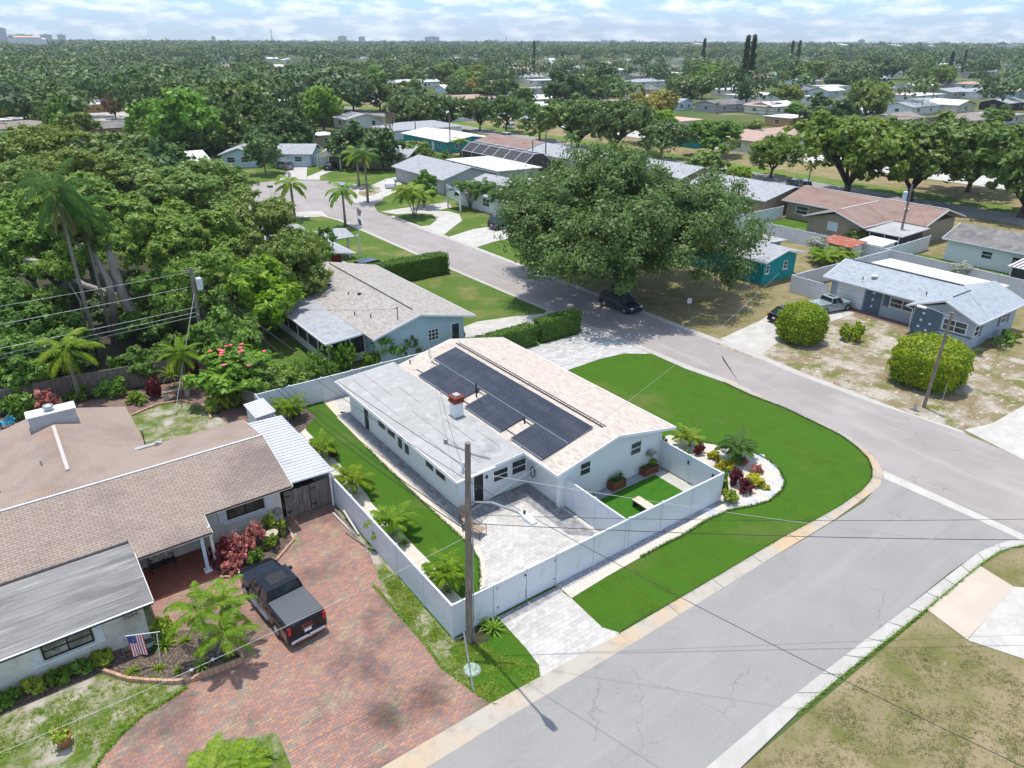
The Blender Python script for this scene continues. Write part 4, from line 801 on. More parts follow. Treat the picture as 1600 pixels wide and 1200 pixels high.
# ------------------------------------------------------------------ vinyl fences
POSTS = []
def fence(name, label, pts, h, mat, step=2.35, post=0.12, cap=True, cat='fence', pickets=False, lean=0, th=0.04, group=None, posts=True):
    o = thing(name, label, cat, (pts[0][0], pts[0][1], 0), group=group); done = []
    for (x0, y0), (x1, y1) in zip(pts[:-1], pts[1:]):
        L = hypot(x1-x0, y1-y0); n = max(1, round(L/step)); ux, uy = (x1-x0)/L, (y1-y0)/L
        for i in range(n):
            a = i*L/n+post/2; b = (i+1)*L/n-post/2; P = MB()
            p, q = (x0+ux*a, y0+uy*a), (x0+ux*b, y0+uy*b)
            P.bar((*p, h*.5+.02), (*q, h*.5+.02), th, h-.1)
            P.bar((*p, h-.03), (*q, h-.03), th+.05, .07); P.bar((*p, .1), (*q, .1), th+.04, .12)
            if pickets:
                k = int((b-a)/.16)
                for j in range(k): t = a+(j+.5)*(b-a)/k; P.bar((x0+ux*(t-.06), y0+uy*(t-.06), h*.5+.05*((j*7) % 3-1)*.4), (x0+ux*(t+.06), y0+uy*(t+.06), h*.5+.05*((j*7) % 3-1)*.4), th+.03, h-.02)
            P.build('panel', mat, o)
        for i in range(n+1):
            t = i*L/n; c = (round(x0+ux*t, 2), round(y0+uy*t, 2))
            if c in done or not posts or any(hypot(c[0]-u, c[1]-v) < .16 for u, v in POSTS): continue
            done.append(c); POSTS.append(c); q = MB().box(c[0]-post/2, c[1]-post/2, 0, c[0]+post/2, c[1]+post/2, h+.03)
            if cap: q.hexa([(c[0]-post*.65, c[1]-post*.65, h+.03), (c[0]+post*.65, c[1]-post*.65, h+.03), (c[0]+post*.65, c[1]+post*.65, h+.03), (c[0]-post*.65, c[1]+post*.65, h+.03)], [(c[0]-.02, c[1]-.02, h+.09), (c[0]+.02, c[1]-.02, h+.09), (c[0]+.02, c[1]+.02, h+.09), (c[0]-.02, c[1]+.02, h+.09)])
            q.build('post', mat, o)
    return o
ff = fence('vinyl_fence', 'tall white vinyl fence along the front of the patio and pet yard', [(12.0, 20.6), (14.2, 20.6)], 1.83, m_vinyl, 2.2)
fence('vinyl_fence', 'white vinyl fence right of the gate, running to the corner by the gravel bed', [(17.8, 20.6), (29.7, 20.6), (29.7, 25.25)], 1.83, m_vinyl, 2.38)
ff['label'] = 'short white vinyl fence stretch behind the near wooden pole'
gt = thing('double_gate', 'white vinyl double gate between patio and front paver drive', 'gate', (14.2, 20.6, 0))
for a, b in ((14.29, 15.95), (16.0, 17.7)):
    g = MB().box(a, 20.58, .06, b, 20.62, 1.78).box(a, 20.56, 1.72, b, 20.64, 1.82).box(a, 20.56, .05, b, 20.64, .2).build('gate_leaf', m_vinyl, gt)
    for z in (.4, 1.5): MB().box(a+.02 if a < 15 else b-.12, 20.545, z, a+.12 if a < 15 else b-.02, 20.56, z+.08).build('hinge', m_galv, g)
MB().box(15.93, 20.54, .05, 15.97, 20.56, .75).build('drop_bolt', m_galv, gt); MB().box(15.85, 20.53, 1.5, 15.93, 20.56, 1.58).build('latch', m_black, gt)
fence('vinyl_fence', 'white vinyl fence between the brick driveway and the side lawn', [(12.0, 20.6), (12.0, 33.2), (11.95, 45.6)], 1.83, m_vinyl, 2.4)
fence('vinyl_fence', 'white vinyl fence behind the flat-roofed wing, below the lime shrubs', [(11.95, 45.6), (26.0, 45.3)], 1.83, m_vinyl, 2.4)
fence('vinyl_fence', 'white vinyl divider between the patio and the pet yard', [(22.3, 20.6), (22.3, 25.3)], 1.83, m_vinyl, 2.35)
for x, y in ((29.62, 23.0), (29.62, 21.2)): tag(MB().box(x-.05, y-.09, 1.25, x, y+.0, 1.5).build('fence_light', m_black, None, org=(x, y, 1.25)), 'small black lamp on the inner fence '+('nearer the house wall' if y > 22 else 'nearer the outer corner'), 'lamp', 'pet yard fence lamps')
sg = thing('yard_sign', 'small blue octagonal yard sign on a stake before the white fence', 'sign', (*G(929.5, 877)[:2], 0))
MB().tube([(0, 0, 0), (0, 0, .45)], .012, 5).build('stake', m_galv, sg, local=True)
c8 = [(.14*cos(pi/8+k*pi/4), .14*sin(pi/8+k*pi/4)) for k in range(8)]
m_blue = mn('sign_blue', [(0.02, 0.06, 0.28)], 0.4)
q = MB(); q.v = [(a, -.012, .5+b) for a, b in c8]+[(a, .012, .5+b) for a, b in c8]; q.f = [tuple(range(8)), tuple(range(15, 7, -1))]+[(i, (i+1) % 8, 8+(i+1) % 8, 8+i) for i in range(8)]
bd = q.build('board', m_blue, sg, local=True); MB().box(-.07, -.018, .47, .07, -.013, .53).build('white_band', m_trim, bd, local=True)
# ------------------------------------------------------------------ west house (brown roof)
Wh = thing('house', 'cream house with brown shingle roof and stained flat front roof beside the brick driveway', 'house', (0, 33, 0))
RX = -24
mb = MB(); mb.hexa([(RX, 33.35, 0), (9.15, 33.35, 0), (9.15, 40.4, 0), (RX, 40.4, 0)], [(RX, 33.35, 2.5), (9.15, 33.35, 2.5), (9.15, 40.4, 2.5), (RX, 40.4, 2.5)])
mb.add([(9.15, 33.35, 2.5), (9.15, 40.4, 2.5), (9.15, 36.4, 3.5), (9.05, 33.35, 2.5), (9.05, 40.4, 2.5), (9.05, 36.4, 3.5)], [(0,1,2),(3,5,4),(0,2,5,3),(1,4,5,2)]); mb.build('wall', m_cream, Wh)
MB().box(RX, 28.4, 0, 1.38, 33.34, 2.1).build('front_wing_wall', m_cream, Wh)
def slab(pts, t=0.1): return MB().add(list(pts)+[(a, b, c-t) for a, b, c in pts], [tuple(range(len(pts))), tuple(range(2*len(pts)-1, len(pts)-1, -1))]+[(i, (i+1) % len(pts), len(pts)+(i+1) % len(pts), len(pts)+i) for i in range(len(pts))])
slab([(RX, 32.3, 2.58), (9.55, 32.3, 2.58), (9.55, 36.35, 3.7), (RX, 36.35, 3.7)]).build('front_slope', m_rfbrown, Wh)
slab([(1.72, 31.1, 2.3), (5.1, 31.1, 2.3), (5.1, 32.5, 2.66), (1.72, 32.5, 2.66)], .1).build('porch_roof', m_rfbrown, Wh)
slab([(RX, 36.35, 3.7), (9.55, 36.35, 3.7), (9.75, 41.0, 2.6), (RX, 41.0, 2.6)]).build('rear_slope', m_rfbrown2, Wh)
mb = MB(); gable(mb, -3.6, 4.35, 36.6, 47.1, 2.58, 3.66, 'y', .1, .35); mb.build('rear_wing_roof', m_rfbrown2, Wh)
mb = MB(); gwall(mb, -3.2, 3.95, 40.0, 46.8, 2.45, 3.4, 'y', .35); mb.build('rear_wing_wall', m_cream, Wh)
MB().bar((RX, 36.36, 3.73), (9.56, 36.36, 3.73), .08, .05).build('ridge_flashing', m_trim, Wh)
MB().bar((.33, 38.6, 3.71), (.33, 44.3, 3.71), .16, .08).build('ridge_vent', mn('pale_vent', [(0.55, 0.45, 0.42)], .6), Wh)
slab([(RX, 27.9, 2.17), (1.78, 27.9, 2.17), (1.78, 33.4, 2.5), (RX, 33.4, 2.5)], .1).build('flat_roof', m_rfold, Wh)
MB().bar((RX, 27.85, 2.11), (1.78, 27.85, 2.11), .08, .09).build('gutter', m_trim, Wh)
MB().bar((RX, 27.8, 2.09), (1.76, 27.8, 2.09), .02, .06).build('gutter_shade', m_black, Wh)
fascia(Wh, [((1.8, 27.9, 2.12), (1.8, 33.2, 2.44)), ((5.1, 32.27, 2.5), (9.55, 32.27, 2.5)), ((1.72, 31.06, 2.22), (5.12, 31.06, 2.22)), ((5.13, 31.06, 2.22), (5.13, 32.3, 2.55)), ((9.58, 32.3, 2.5), (9.58, 36.35, 3.62)), ((9.58, 36.35, 3.62), (9.78, 41.0, 2.52))], w=.03, h=.09, mat=m_cream)
MB().bar((1.72, 31.02, 2.27), (5.12, 31.02, 2.27), .03, .05).bar((5.1, 32.23, 2.55), (9.5, 32.23, 2.55), .03, .05).build('gutter_line', m_black, Wh)
sm = MB()
for y, xa, xb in ((28.75, -9, 1.7), (29.6, -9, 1.7), (30.45, -9, 1.7), (31.35, -9, 1.7), (32.3, -9, 1.7), (29.1, -9, -2)): z = 2.17+(y-27.9)/5.5*.33+.004; sm.bar((xa, y, z), (xb, y, z), .022, .006)
sm.build('roof_seams', m_rfdark, Wh)
# wide chimney across the rear ridge
cc = slab([(-.75, 44.85, 4.25), (1.6, 44.85, 4.25), (1.6, 45.75, 4.25), (-.75, 45.75, 4.25)], 1.2).build('chimney', m_greyw, Wh)
MB().box(-.82, 44.8, 4.25, 1.66, 45.82, 4.31).build('cap', m_rfwhite, cc); MB().ring([(.2, 4.31), (.22, 4.5), (.3, 4.52), (.26, 4.62), (.1, 4.68)], .35, 45.3, 14).build('flue_cowl', m_galv, cc)
vent(Wh, -.7, 40.6, 3.36, .3, .05, m_galv); vent(Wh, 4.3, 41.3, 2.6, .9, .03, m_black); MB().ring([(.02, 3.45), (.09, 3.5), (.06, 3.6), (.01, 3.62)], 4.3, 41.3, 8).build('vent_cap', m_galv, Wh)
MB().box(3.6, 40.6, 2.7, 5.1, 40.9, 2.76).box(4.7, 40.4, 2.7, 4.9, 40.6, 2.95).build('patched_flashing', m_rfflat, Wh)
MB().tube([(-3.0, 37.6, 3.3), (-3.0, 37.6, 4.1)], .03, 6).tube([(-3.4, 37.6, 3.8), (-2.5, 37.6, 4.05)], .02, 5).build('antenna', m_black, Wh)
def shutters(parent, y, xs, z0, z1, mat, w=.38):
    for x in xs:
        m = MB().box(x-w/2, y-.04, z0, x+w/2, y, z1)
        for k in range(3): m.box(x-w/2+.03+k*w/3.1, y-.055, z0+.03, x-w/2+.08+k*w/3.1, y-.04, z1-.03)
        m.build('shutter', mat, parent)
A = onY(62, 1005, 28.7); B = onY(148, 990, 28.7); win(Wh, 'y', 28.4, -2.42, -.6, .95, 1.75, frame=m_black, glass=mn('curtained_glass', [(0.12, 0.12, 0.115), ((0.3, 0.3, 0.28), 2.5, .45, .6)], .15, spec=.7), rails=1, mull=1); shutters(Wh, 28.4, (-2.64, -.38), .88, 1.8, m_shed, .32)
win(Wh, 'y', 33.35, 6.35, 8.25, 1.15, 2.0, frame=m_black, rails=0, mull=1, glass=mn('bronze_glass', [(0.07, 0.06, 0.045), ((0.14, 0.12, 0.09), 1.2, .45, .6)], .15, spec=.6)); shutters(Wh, 33.35, (6.1, 8.5), 1.05, 2.05, m_shed)
MB().box(6.1, 33.22, .95, 8.5, 33.35, 1.05).build('window_sill', m_white, Wh)
MB().box(-2.85, 28.3, .8, -.2, 28.4, .88).build('window_sill', m_white, Wh)
MB().box(4.55, 31.25, 0, 4.7, 31.4, 2.15).build('porch_post', m_paleblue, Wh); MB().box(4.45, 31.15, 0.05, 4.8, 31.5, .15).build('post_base', m_trim, Wh)
MB().box(5.0, 31.4, 0, 5.14, 33.34, 2.4).build('porch_side_wall', m_cream, Wh)
text_obj('3664', 'house_number', .3, m_rfdark, Wh, (.86, 28.39, 1.38), (pi/2, RAD(0), 0), .01)
MB().tube([(8.85, 33.3, .7), (8.85, 33.05, .7)], .22, 12).build('hose_reel', m_galv, Wh)
# porch bench and ornaments
bn = thing('bench', 'black metal garden bench with patterned cushion under the porch', 'bench', (2.9, 32.7, .05))
MB().box(-.6, -.25, .4, .6, .25, .46).build('seat', m_black, bn, local=True)
m_pat = mn('patterned_fabric', [(0.5, 0.45, 0.36), ((0.05, 0.045, 0.04), 14, .48, .54)], .9)
MB().box(-.58, .1, .46, .58, .24, .95).bevel(.05).build('back_cushion', m_pat, bn, local=True)
for x in (-.55, .55):
    for y in (-.2, .2): MB().tube([(x, y, 0), (x*.95, y, .42)], .02, 6).build('leg', m_black, bn, local=True)
    MB().tube([(x, -.2, .42), (x, -.2, .68), (x, .2, .72)], .018, 6).build('armrest', m_black, bn, local=True)
bb = thing('bird_bath', 'pale stone bird bath at the end of the front bed by the brick driveway', 'bird bath', (*G(427, 849)[:2], 0))
MB().ring([(.16, 0), (.14, .06), (.06, .12), (.05, .5), (.09, .58)], 0, 0, 14).build('pedestal', m_conc, bb, local=True)
MB().ring([(.08, .56), (.3, .62), (.33, .68), (.29, .68), (.1, .63)], 0, 0, 18).build('bowl', m_concb, bb, local=True)
# carport with metal roof and shed
cp = thing('carport', 'white ribbed metal carport roof beside the brown roofed house', 'carport', (10.7, 36.5, 0))
mb = MB(); n = 24
for i in range(n):
    y0 = 32.75+i*(8.0/n); y1 = y0+8.0/n*.72; z = 2.38
    mb.hexa([(9.62, y0, z), (12.05, y0, z-.1), (12.05, y0+8.0/n, z-.1), (9.62, y0+8.0/n, z)], [(9.62, y0, z+.02), (12.05, y0, z-.08), (12.05, y0+8.0/n, z-.08), (9.62, y0+8.0/n, z+.02)])
    mb.hexa([(9.62, y0, z+.02), (12.05, y0, z-.08), (12.05, y0+.1, z-.08), (9.62, y0+.1, z+.02)], [(9.62, y0+.02, z+.09), (12.05, y0+.02, z-.01), (12.05, y0+.08, z-.01), (9.62, y0+.08, z+.09)])
mb.build('roof', m_metal, cp)
mb = MB()
for i in range(24): y0 = 32.75+i*(8.0/24); mb.hexa([(9.6, y0+.11, 2.4), (12.07, y0+.11, 2.3), (12.07, y0+.22, 2.3), (9.6, y0+.22, 2.4)], [(9.6, y0+.11, 2.41), (12.07, y0+.11, 2.31), (12.07, y0+.22, 2.31), (9.6, y0+.22, 2.41)])
mb.build('roof_grooves', m_rfdark, cp)
for x, y in ((11.85, 32.95), (11.85, 36.7), (11.85, 40.5)): MB().box(x-.05, y-.05, 0, x+.05, y+.05, 2.3).build('post', m_trim, cp)
wg = thing('wooden_gate', 'weathered wooden double gate at the head of the brick driveway', 'gate', (10.7, 33.2, 0))
for a, b in ((9.3, 10.68), (10.72, 11.95)):
    m = MB(); k = 9
    for j in range(k): t = a+(b-a)*j/k; m.box(t+.005, 33.18, .08, t+(b-a)/k-.005, 33.215, 1.72+.03*sin(j*2.3))
    m.box(a, 33.215, .35, b, 33.25, .45).box(a, 33.215, 1.4, b, 33.25, 1.5); g = m.build('gate_leaf', m_wood, wg)
    MB().box(a+.05, 33.15, .4, a+.3, 33.18, .46).box(a+.05, 33.15, 1.4, a+.3, 33.18, 1.46).build('hinge', m_black, g)
shd = thing('shed', 'narrow white metal shed with ribbed roof behind the carport', 'shed', (11.3, 42.7, 0))
MB().box(10.75, 41.6, 0, 11.85, 43.7, 2.15).build('wall', m_shed, shd)
mb = MB()
for i in range(9): y = 41.5+i*.256; mb.hexa([(10.62, y, 2.17), (11.95, y, 2.27), (11.95, y+.256, 2.27), (10.62, y+.256, 2.17)], [(10.62, y+.05, 2.24), (11.95, y+.05, 2.34), (11.95, y+.2, 2.34), (10.62, y+.2, 2.24)])
mb.build('roof', m_metal, shd)
mb = MB()
for i in range(8): y = 41.5+i*.256+.2; mb.hexa([(10.6, y, 2.21), (11.97, y, 2.31), (11.97, y+.09, 2.31), (10.6, y+.09, 2.21)], [(10.6, y, 2.225), (11.97, y, 2.325), (11.97, y+.09, 2.325), (10.6, y+.09, 2.225)])
mb.build('roof_grooves', m_rfdark, shd)
mb = MB()
for i in range(5): mb.box(10.78+i*.24, 41.575, .1, 10.8+i*.24, 41.6, 2.1)
mb.build('wall_ribs', m_galv, shd)
fence('wooden_fence', 'grey weathered board fence behind the back garden of the brown roofed house', [(-12, 57.0), (1.9, 56.6), (7.9, 55.6), (10.6, 55.2)], 1.75, m_wood, 2.4, .1, cap=False, pickets=True)
fence('wooden_fence', 'dark board fence stretch behind the metal shed', [(10.6, 55.2), (12.0, 46)], 1.7, m_wood, 2.4, .1, cap=False, pickets=True)
# ------------------------------------------------------------------ house behind (grey-beige roof)
H2 = thing('house', 'pale blue house with grey beige shingle roof and screened porch behind the white house', 'house', (26, 57, 0))
mb = MB(); gwall(mb, 22.6, 30.8, 48.9, 66.2, 2.5, 3.5, 'y', 26.5); mb.build('wall', m_paleblue, H2)
mb = MB(); gable(mb, 22.0, 31.5, 48.2, 66.9, 2.62, 3.8, 'y', .1, 26.3); mb.build('roof', m_rfbeige2, H2)
fascia(H2, [((22.0, 48.15, 2.53), (26.3, 48.15, 3.72)), ((26.3, 48.15, 3.72), (31.52, 48.15, 2.53)), ((31.53, 48.15, 2.55), (31.53, 66.9, 2.55)), ((22.0, 66.93, 2.53), (26.3, 66.93, 3.7)), ((26.3, 66.93, 3.7), (31.5, 66.93, 2.53))], h=.16)
MB().bar((26.3, 49.5, 3.84), (26.3, 66.0, 3.84), .08, .05).build('ridge_vent', m_black, H2)
slab([(18.9, 50.0, 2.38), (22.6, 50.0, 2.62), (22.6, 66.4, 2.72), (18.9, 66.4, 2.38)], .1).build('porch_roof', m_rfgrey, H2)
fascia(H2, [((18.87, 50.0, 2.32), (18.87, 66.4, 2.32)), ((18.87, 49.97, 2.32), (22.6, 49.97, 2.55))], h=.15)
MB().box(19.4, 50.9, 0, 19.52, 66.0, .65).box(19.4, 50.8, 0, 22.6, 50.92, .65).build('porch_knee_wall', m_white, H2)
MB().box(19.44, 50.95, .65, 19.48, 66.0, 2.35).box(19.5, 50.84, .65, 22.6, 50.88, 2.4).build('screen', m_screen, H2)
for y in (50.86, 53, 55.2, 57.4, 59.6, 61.8, 64, 66): MB().box(19.38, y-.06, 0, 19.54, y+.06, 2.34).build('porch_post', m_trim, H2)
for x in (20.9, 21.25, 22.5): MB().box(x-.06, 50.78, 0, x+.06, 50.94, 2.42).build('porch_post', m_trim, H2)
win(H2, 'y', 48.9, 27.3, 28.3, 1.0, 2.0, rails=2, mull=2, fw=.06); door(H2, 'y', 48.9, 29.6, 30.3, 2.0, mat=m_glass)
for x, y, hh in ((24.3, 63.5, .3), (23.6, 51.6, .3), (23.0, 53.4, .3), (24.4, 57.6, .2)): vent(H2, x, y, 2.62+(x-22)*.27, hh)
for x, y in ((24.2, 61.2), (25.0, 56.6)): boxvent(H2, x, y, 2.62+(x-22)*.27)
MB().tube([(24.8, 49.2, 3.2), (24.8, 49.2, 4.4)], .035, 6).tube([(24.6, 49.2, 4.3), (24.95, 49.2, 4.38)], .03, 5).build('service_mast', m_black, H2)
# ------------------------------------------------------------------ generic houses
def shouse(label, x0, x1, y0, y1, roof, wall, axis='y', kind='gable', ze=2.6, rise=1.1, oh=.5, wins=(), group=None, name='house', ridge=True, loc=None, flat=None, doors=(), vents=3, garage=None):
    o = thing(name, label, 'house', ((x0+x1)/2, (y0+y1)/2, 0), group=group); mb = MB(); r = MB()
    if kind == 'gable': gwall(mb, x0+oh, x1-oh, y0+oh, y1-oh, ze-.12, ze+rise-.25, axis); gable(r, x0, x1, y0, y1, ze, ze+rise, axis)
    elif kind == 'hip': mb.box(x0+oh, y0+oh, 0, x1-oh, y1-oh, ze-.1); hip(r, x0, x1, y0, y1, ze, ze+rise, axis)
    else: mb.box(x0+oh, y0+oh, 0, x1-oh, y1-oh, ze-.1); r.hexa([(x0, y0, ze-.12), (x1, y0, ze-.12), (x1, y1, ze-.12), (x0, y1, ze-.12)], [(x0, y0, ze), (x1, y0, ze), (x1, y1, ze), (x0, y1, ze)])
    mb.build('wall', wall, o); r.build('roof', roof, o)
    if kind == 'gable':
        if axis == 'y':
            xm = (x0+x1)/2; s = [((x0, y, ze-.07), (xm, y, ze+rise-.07)) for y in (y0-.03, y1+.03)]+[((xm, y, ze+rise-.07), (x1, y, ze-.07)) for y in (y0-.03, y1+.03)]+[((x0-.03, y0, ze-.07), (x0-.03, y1, ze-.07))]
        else:
            ym = (y0+y1)/2; s = [((x, y0, ze-.07), (x, ym, ze+rise-.07)) for x in (x0-.03, x1+.03)]+[((x, ym, ze+rise-.07), (x, y1, ze-.07)) for x in (x0-.03, x1+.03)]+[((x0, y0-.03, ze-.07), (x1, y0-.03, ze-.07))]
        fascia(o, s, h=.15)
    else: fascia(o, [((x0-.03, y0, ze-.07), (x0-.03, y1, ze-.07)), ((x0, y0-.03, ze-.07), (x1, y0-.03, ze-.07))], h=.15)
    for w in wins:
        pl, a, wd, z0, z1 = w[:5]; c = {'w': x0+oh, 'e': x1-oh, 's': y0+oh, 'n': y1-oh}[pl]; out = -1 if pl in 'ws' else 1
        win(o, 'x' if pl in 'we' else 'y', c, a-wd/2, a+wd/2, z0, z1, out, mull=1 if wd > 1.6 else 0)
    for d in doors:
        pl, a = d[:2]; c = {'w': x0+oh, 'e': x1-oh, 's': y0+oh, 'n': y1-oh}[pl]; door(o, 'x' if pl in 'we' else 'y', c, a-.45, a+.45, 2.0, -1 if pl in 'ws' else 1, mat=d[2] if len(d) > 2 else m_trim)
    rnd = random.Random(int(x0*7+y0))
    for k in range(vents):
        u = rnd.uniform(x0+1, x1-1); v = rnd.uniform(y0+1, y1-1)
        if kind == 'gable': t = 1-abs((u-(x0+x1)/2)/((x1-x0)/2)) if axis == 'y' else 1-abs((v-(y0+y1)/2)/((y1-y0)/2)); zz = ze+rise*t
        elif kind == 'hip': zz = ze+rise*.25; u = x0+1.2
        else: zz = ze
        vent(o, u, v, zz, .3, .06, m_galv if k % 2 else m_black)
    return o
# red walled house left of the side street
RH = thing('house', 'low house with pale grey roof and red end wall left of the street', 'house', (28, 78, 0))
mb = MB(); gwall(mb, 22.3, 30.6, 73.2, 88, 2.5, 3.3, 'y'); mb.build('wall', m_redw, RH)
mb = MB(); gable(mb, 21.6, 31.9, 72.3, 89, 2.6, 3.5, 'y'); mb.build('roof', m_rfgrey, RH)
mb = MB(); gable(mb, 31.0, 35.0, 79, 84.2, 2.62, 3.1, 'x'); mb.build('porch_roof', m_rfgrey, RH)
MB().box(34.3, 79.6, 0, 34.5, 79.8, 2.55).build('porch_post', m_trim, RH); MB().box(34.3, 83.4, 0, 34.5, 83.6, 2.55).build('porch_post', m_trim, RH)
fascia(RH, [((21.6, 72.27, 2.53), (26.75, 72.27, 3.42)), ((26.75, 72.27, 3.42), (31.92, 72.27, 2.53)), ((31.93, 72.27, 2.53), (31.93, 79, 2.53))], h=.15)
# east blue-grey ranch
R1 = thing('house', 'blue grey ranch house with slate blue wall panels and white garage door', 'house', (69, 30, 0))
mb = MB(); gwall(mb, 66.6, 72.2, 27.0, 37.0, 2.5, 3.55, 'y', 69.3); mb.build('wall', m_bluegw, R1)
mb = MB(); gable(mb, 65.7, 72.9, 25.3, 37.5, 2.6, 3.82, 'y', .1, 69.3); mb.build('roof', m_rfblue, R1)
mb = MB(); gwall(mb, 64.5, 72.7, 22.7, 27.7, 2.5, 3.4, 'x'); mb.build('wing_wall', m_bluegw, R1)
mb = MB(); gable(mb, 63.9, 73.3, 22.2, 28.25, 2.62, 3.86, 'x', .1); mb.build('wing_roof', m_rfblue, R1)
MB().box(64.45, 25.35, 0, 64.5, 27.7, 2.62).build('front_panel', m_navyw, R1)
mb = MB()
for y, z in ((26.9, 2.1), (27.0, 1.45), (26.2, 1.3), (27.1, .85), (26.4, .65)): mb.box(64.42, y-.1, z-.09, 64.45, y+.1, z+.09)
mb.build('wall_ornaments', m_trim, R1)
MB().box(66.55, 31.8, 0, 66.6, 33.4, 2.5).build('garage_panel', m_navyw, R1)
mb = MB()
for z in (.7, 1.35, 2.0): mb.box(66.52, 32.5, z-.09, 66.55, 32.7, z+.09)
mb.build('wall_ornaments', m_trim, R1)
gd = MB().box(66.54, 33.55, .05, 66.6, 36.3, 2.15).build('garage_door', m_trim, R1)
mb = MB()
for k in range(1, 4): mb.box(66.53, 33.55, k*.53, 66.54, 36.3, k*.53+.015)
mb.build('panel_grooves', m_galv, gd)
win(R1, 'x', 66.6, 28.6, 31.0, 1.1, 2.05, mull=1, rails=1); MB().box(66.56, 31.05, 1.05, 66.6, 31.6, 2.1).build('shutter', m_navyw, R1); MB().box(66.56, 28.3, 1.05, 66.6, 28.55, 2.1).build('shutter', m_navyw, R1)
win(R1, 'x', 64.5, 22.95+.25, 25.2, 1.15, 2.2, mull=1, rails=1); MB().box(64.42, 22.7, 1.0, 64.5, 25.3, 1.1).build('sill_band', m_navyw, R1)
win(R1, 'y', 22.7, 64.65, 65.6, 1.1, 2.1); MB().box(65.65, 22.65, 1.0, 66.0, 22.7, 2.15).build('shutter', m_navyw, R1)
win(R1, 'y', 22.7, 69.6, 70.8, 1.2, 2.1); MB().box(70.85, 22.65, 1.1, 71.25, 22.7, 2.15).build('shutter', m_navyw, R1); MB().box(69.2, 22.65, 1.1, 69.55, 22.7, 2.15).build('shutter', m_navyw, R1)
fascia(R1, [((63.87, 22.2, 2.54), (63.87, 25.22, 3.78)), ((63.87, 25.22, 3.78), (63.87, 28.25, 2.54)), ((63.9, 22.17, 2.54), (73.3, 22.17, 2.54)), ((65.67, 28.25, 2.53), (65.67, 37.5, 2.53)), ((65.7, 37.53, 2.53), (69.3, 37.53, 3.75))], h=.15)
MB().bar((69.3, 26.2, 3.88), (69.3, 36.8, 3.88), .08, .05).bar((65.2, 25.22, 3.89), (68.4, 25.22, 3.89), .07, .05).build('ridge_vent', m_black, R1)
downpipe(R1, [(63.85, 28.2, 2.5), (64.35, 27.85, 2.2), (64.4, 27.8, .1)]); MB().ring([(.02, 3.3), (.3, 3.32), (.28, 3.44), (.05, 3.48)], 67.3, 33.3, 12).build('skylight', m_trim, R1)
for x, y in ((66.4, 33.9), (66.6, 28.0), (66.0, 26.9)): vent(R1, x, y, 2.85+(x-65.7)*.3, .25)
slab([(73.0, 25.2, 2.95), (76.9, 25.2, 2.75), (76.9, 36.8, 2.75), (73.0, 36.8, 2.95)], .12).build('rear_flat_roof', m_rfwhite, R1); MB().box(72.2, 28.5, 0, 76.3, 36.3, 2.6).build('rear_wall', m_navyw, R1)
fence('vinyl_fence', 'white vinyl fence between the teal house and the blue grey ranch', [(65.9, 37.0), (65.9, 41.0), (84, 40.4)], 1.8, m_vinyl, 2.5)
fence('vinyl_fence', 'long white vinyl fence behind the blue grey ranch', [(84, 40.4), (83.2, 14)], 1.8, m_vinyl, 2.5)
fence('vinyl_fence', 'white vinyl fence along the brown roofed house and its green yard', [(84, 40.4), (84.0, 62.5)], 1.8, m_vinyl, 2.5)
fence('vinyl_fence', 'white vinyl fence between the green yard and the pale roofed house', [(84.0, 62.5), (95, 62.5)], 1.8, m_vinyl, 2.5)
fence('vinyl_fence', 'white vinyl fence with sloping shadow right of the brown roofed house', [(84, 40.9), (94.5, 41)], 1.8, m_vinyl, 2.5)
# teal house behind the oak
TH = thing('house', 'teal walled house with grey gable roof right of the big oak', 'house', (69, 49, 0))
mb = MB(); gwall(mb, 65.6, 71.3, 44.3, 56, 2.5, 3.2, 'y'); mb.build('wall', m_teal, TH); mb = MB(); gable(mb, 65.0, 72.4, 43.7, 57, 2.6, 3.45, 'y'); mb.build('roof', m_rfgrey, TH)
fascia(TH, [((65, 43.67, 2.53), (68.7, 43.67, 3.37)), ((68.7, 43.67, 3.37), (72.4, 43.67, 2.53)), ((64.97, 43.7, 2.53), (64.97, 57, 2.53))], h=.15)
win(TH, 'y', 44.3, 69.1, 69.8, 1.1, 2.0, sill=True); win(TH, 'y', 44.3, 66.0, 66.6, 1.1, 2.0, sill=True)
slab([(72.4, 49, 2.5), (76.5, 49, 2.3), (76.5, 57, 2.3), (72.4, 57, 2.5)], .1).build('rear_flat_roof', m_rfflat, TH); MB().box(71.5, 49.5, 0, 76, 56.5, 2.2).build('rear_wall', m_greyw, TH)
# brown roofed tan house
BH = thing('house', 'tan house with red brown roof and metal patio cover in front of the verge', 'house', (97, 51, 0))
mb = MB(); gwall(mb, 89, 96, 47.2, 54.5, 2.5, 3.5, 'x'); mb.build('front_wing_wall', m_tan, BH)
mb = MB(); gable(mb, 88.4, 104, 46.4, 55, 2.65, 4.0, 'x'); mb.build('front_wing_roof', m_rffar, BH)
MB().box(96, 43, 0, 105, 62.5, 2.5).build('wall', m_tan, BH); mb = MB(); gable(mb, 95.4, 106, 42.2, 63.2, 2.62, 4.1, 'y'); mb.build('roof', m_rffar, BH)
fascia(BH, [((88.37, 46.4, 2.58), (88.37, 50.7, 3.93)), ((88.37, 50.7, 3.93), (88.37, 55, 2.58)), ((88.4, 46.37, 2.58), (95.4, 46.37, 2.58)), ((95.37, 55, 2.55), (95.37, 63.2, 2.55)), ((95.4, 42.17, 2.55), (100.7, 42.17, 4.02)), ((100.7, 42.17, 4.02), (106, 42.17, 2.55))], h=.16)
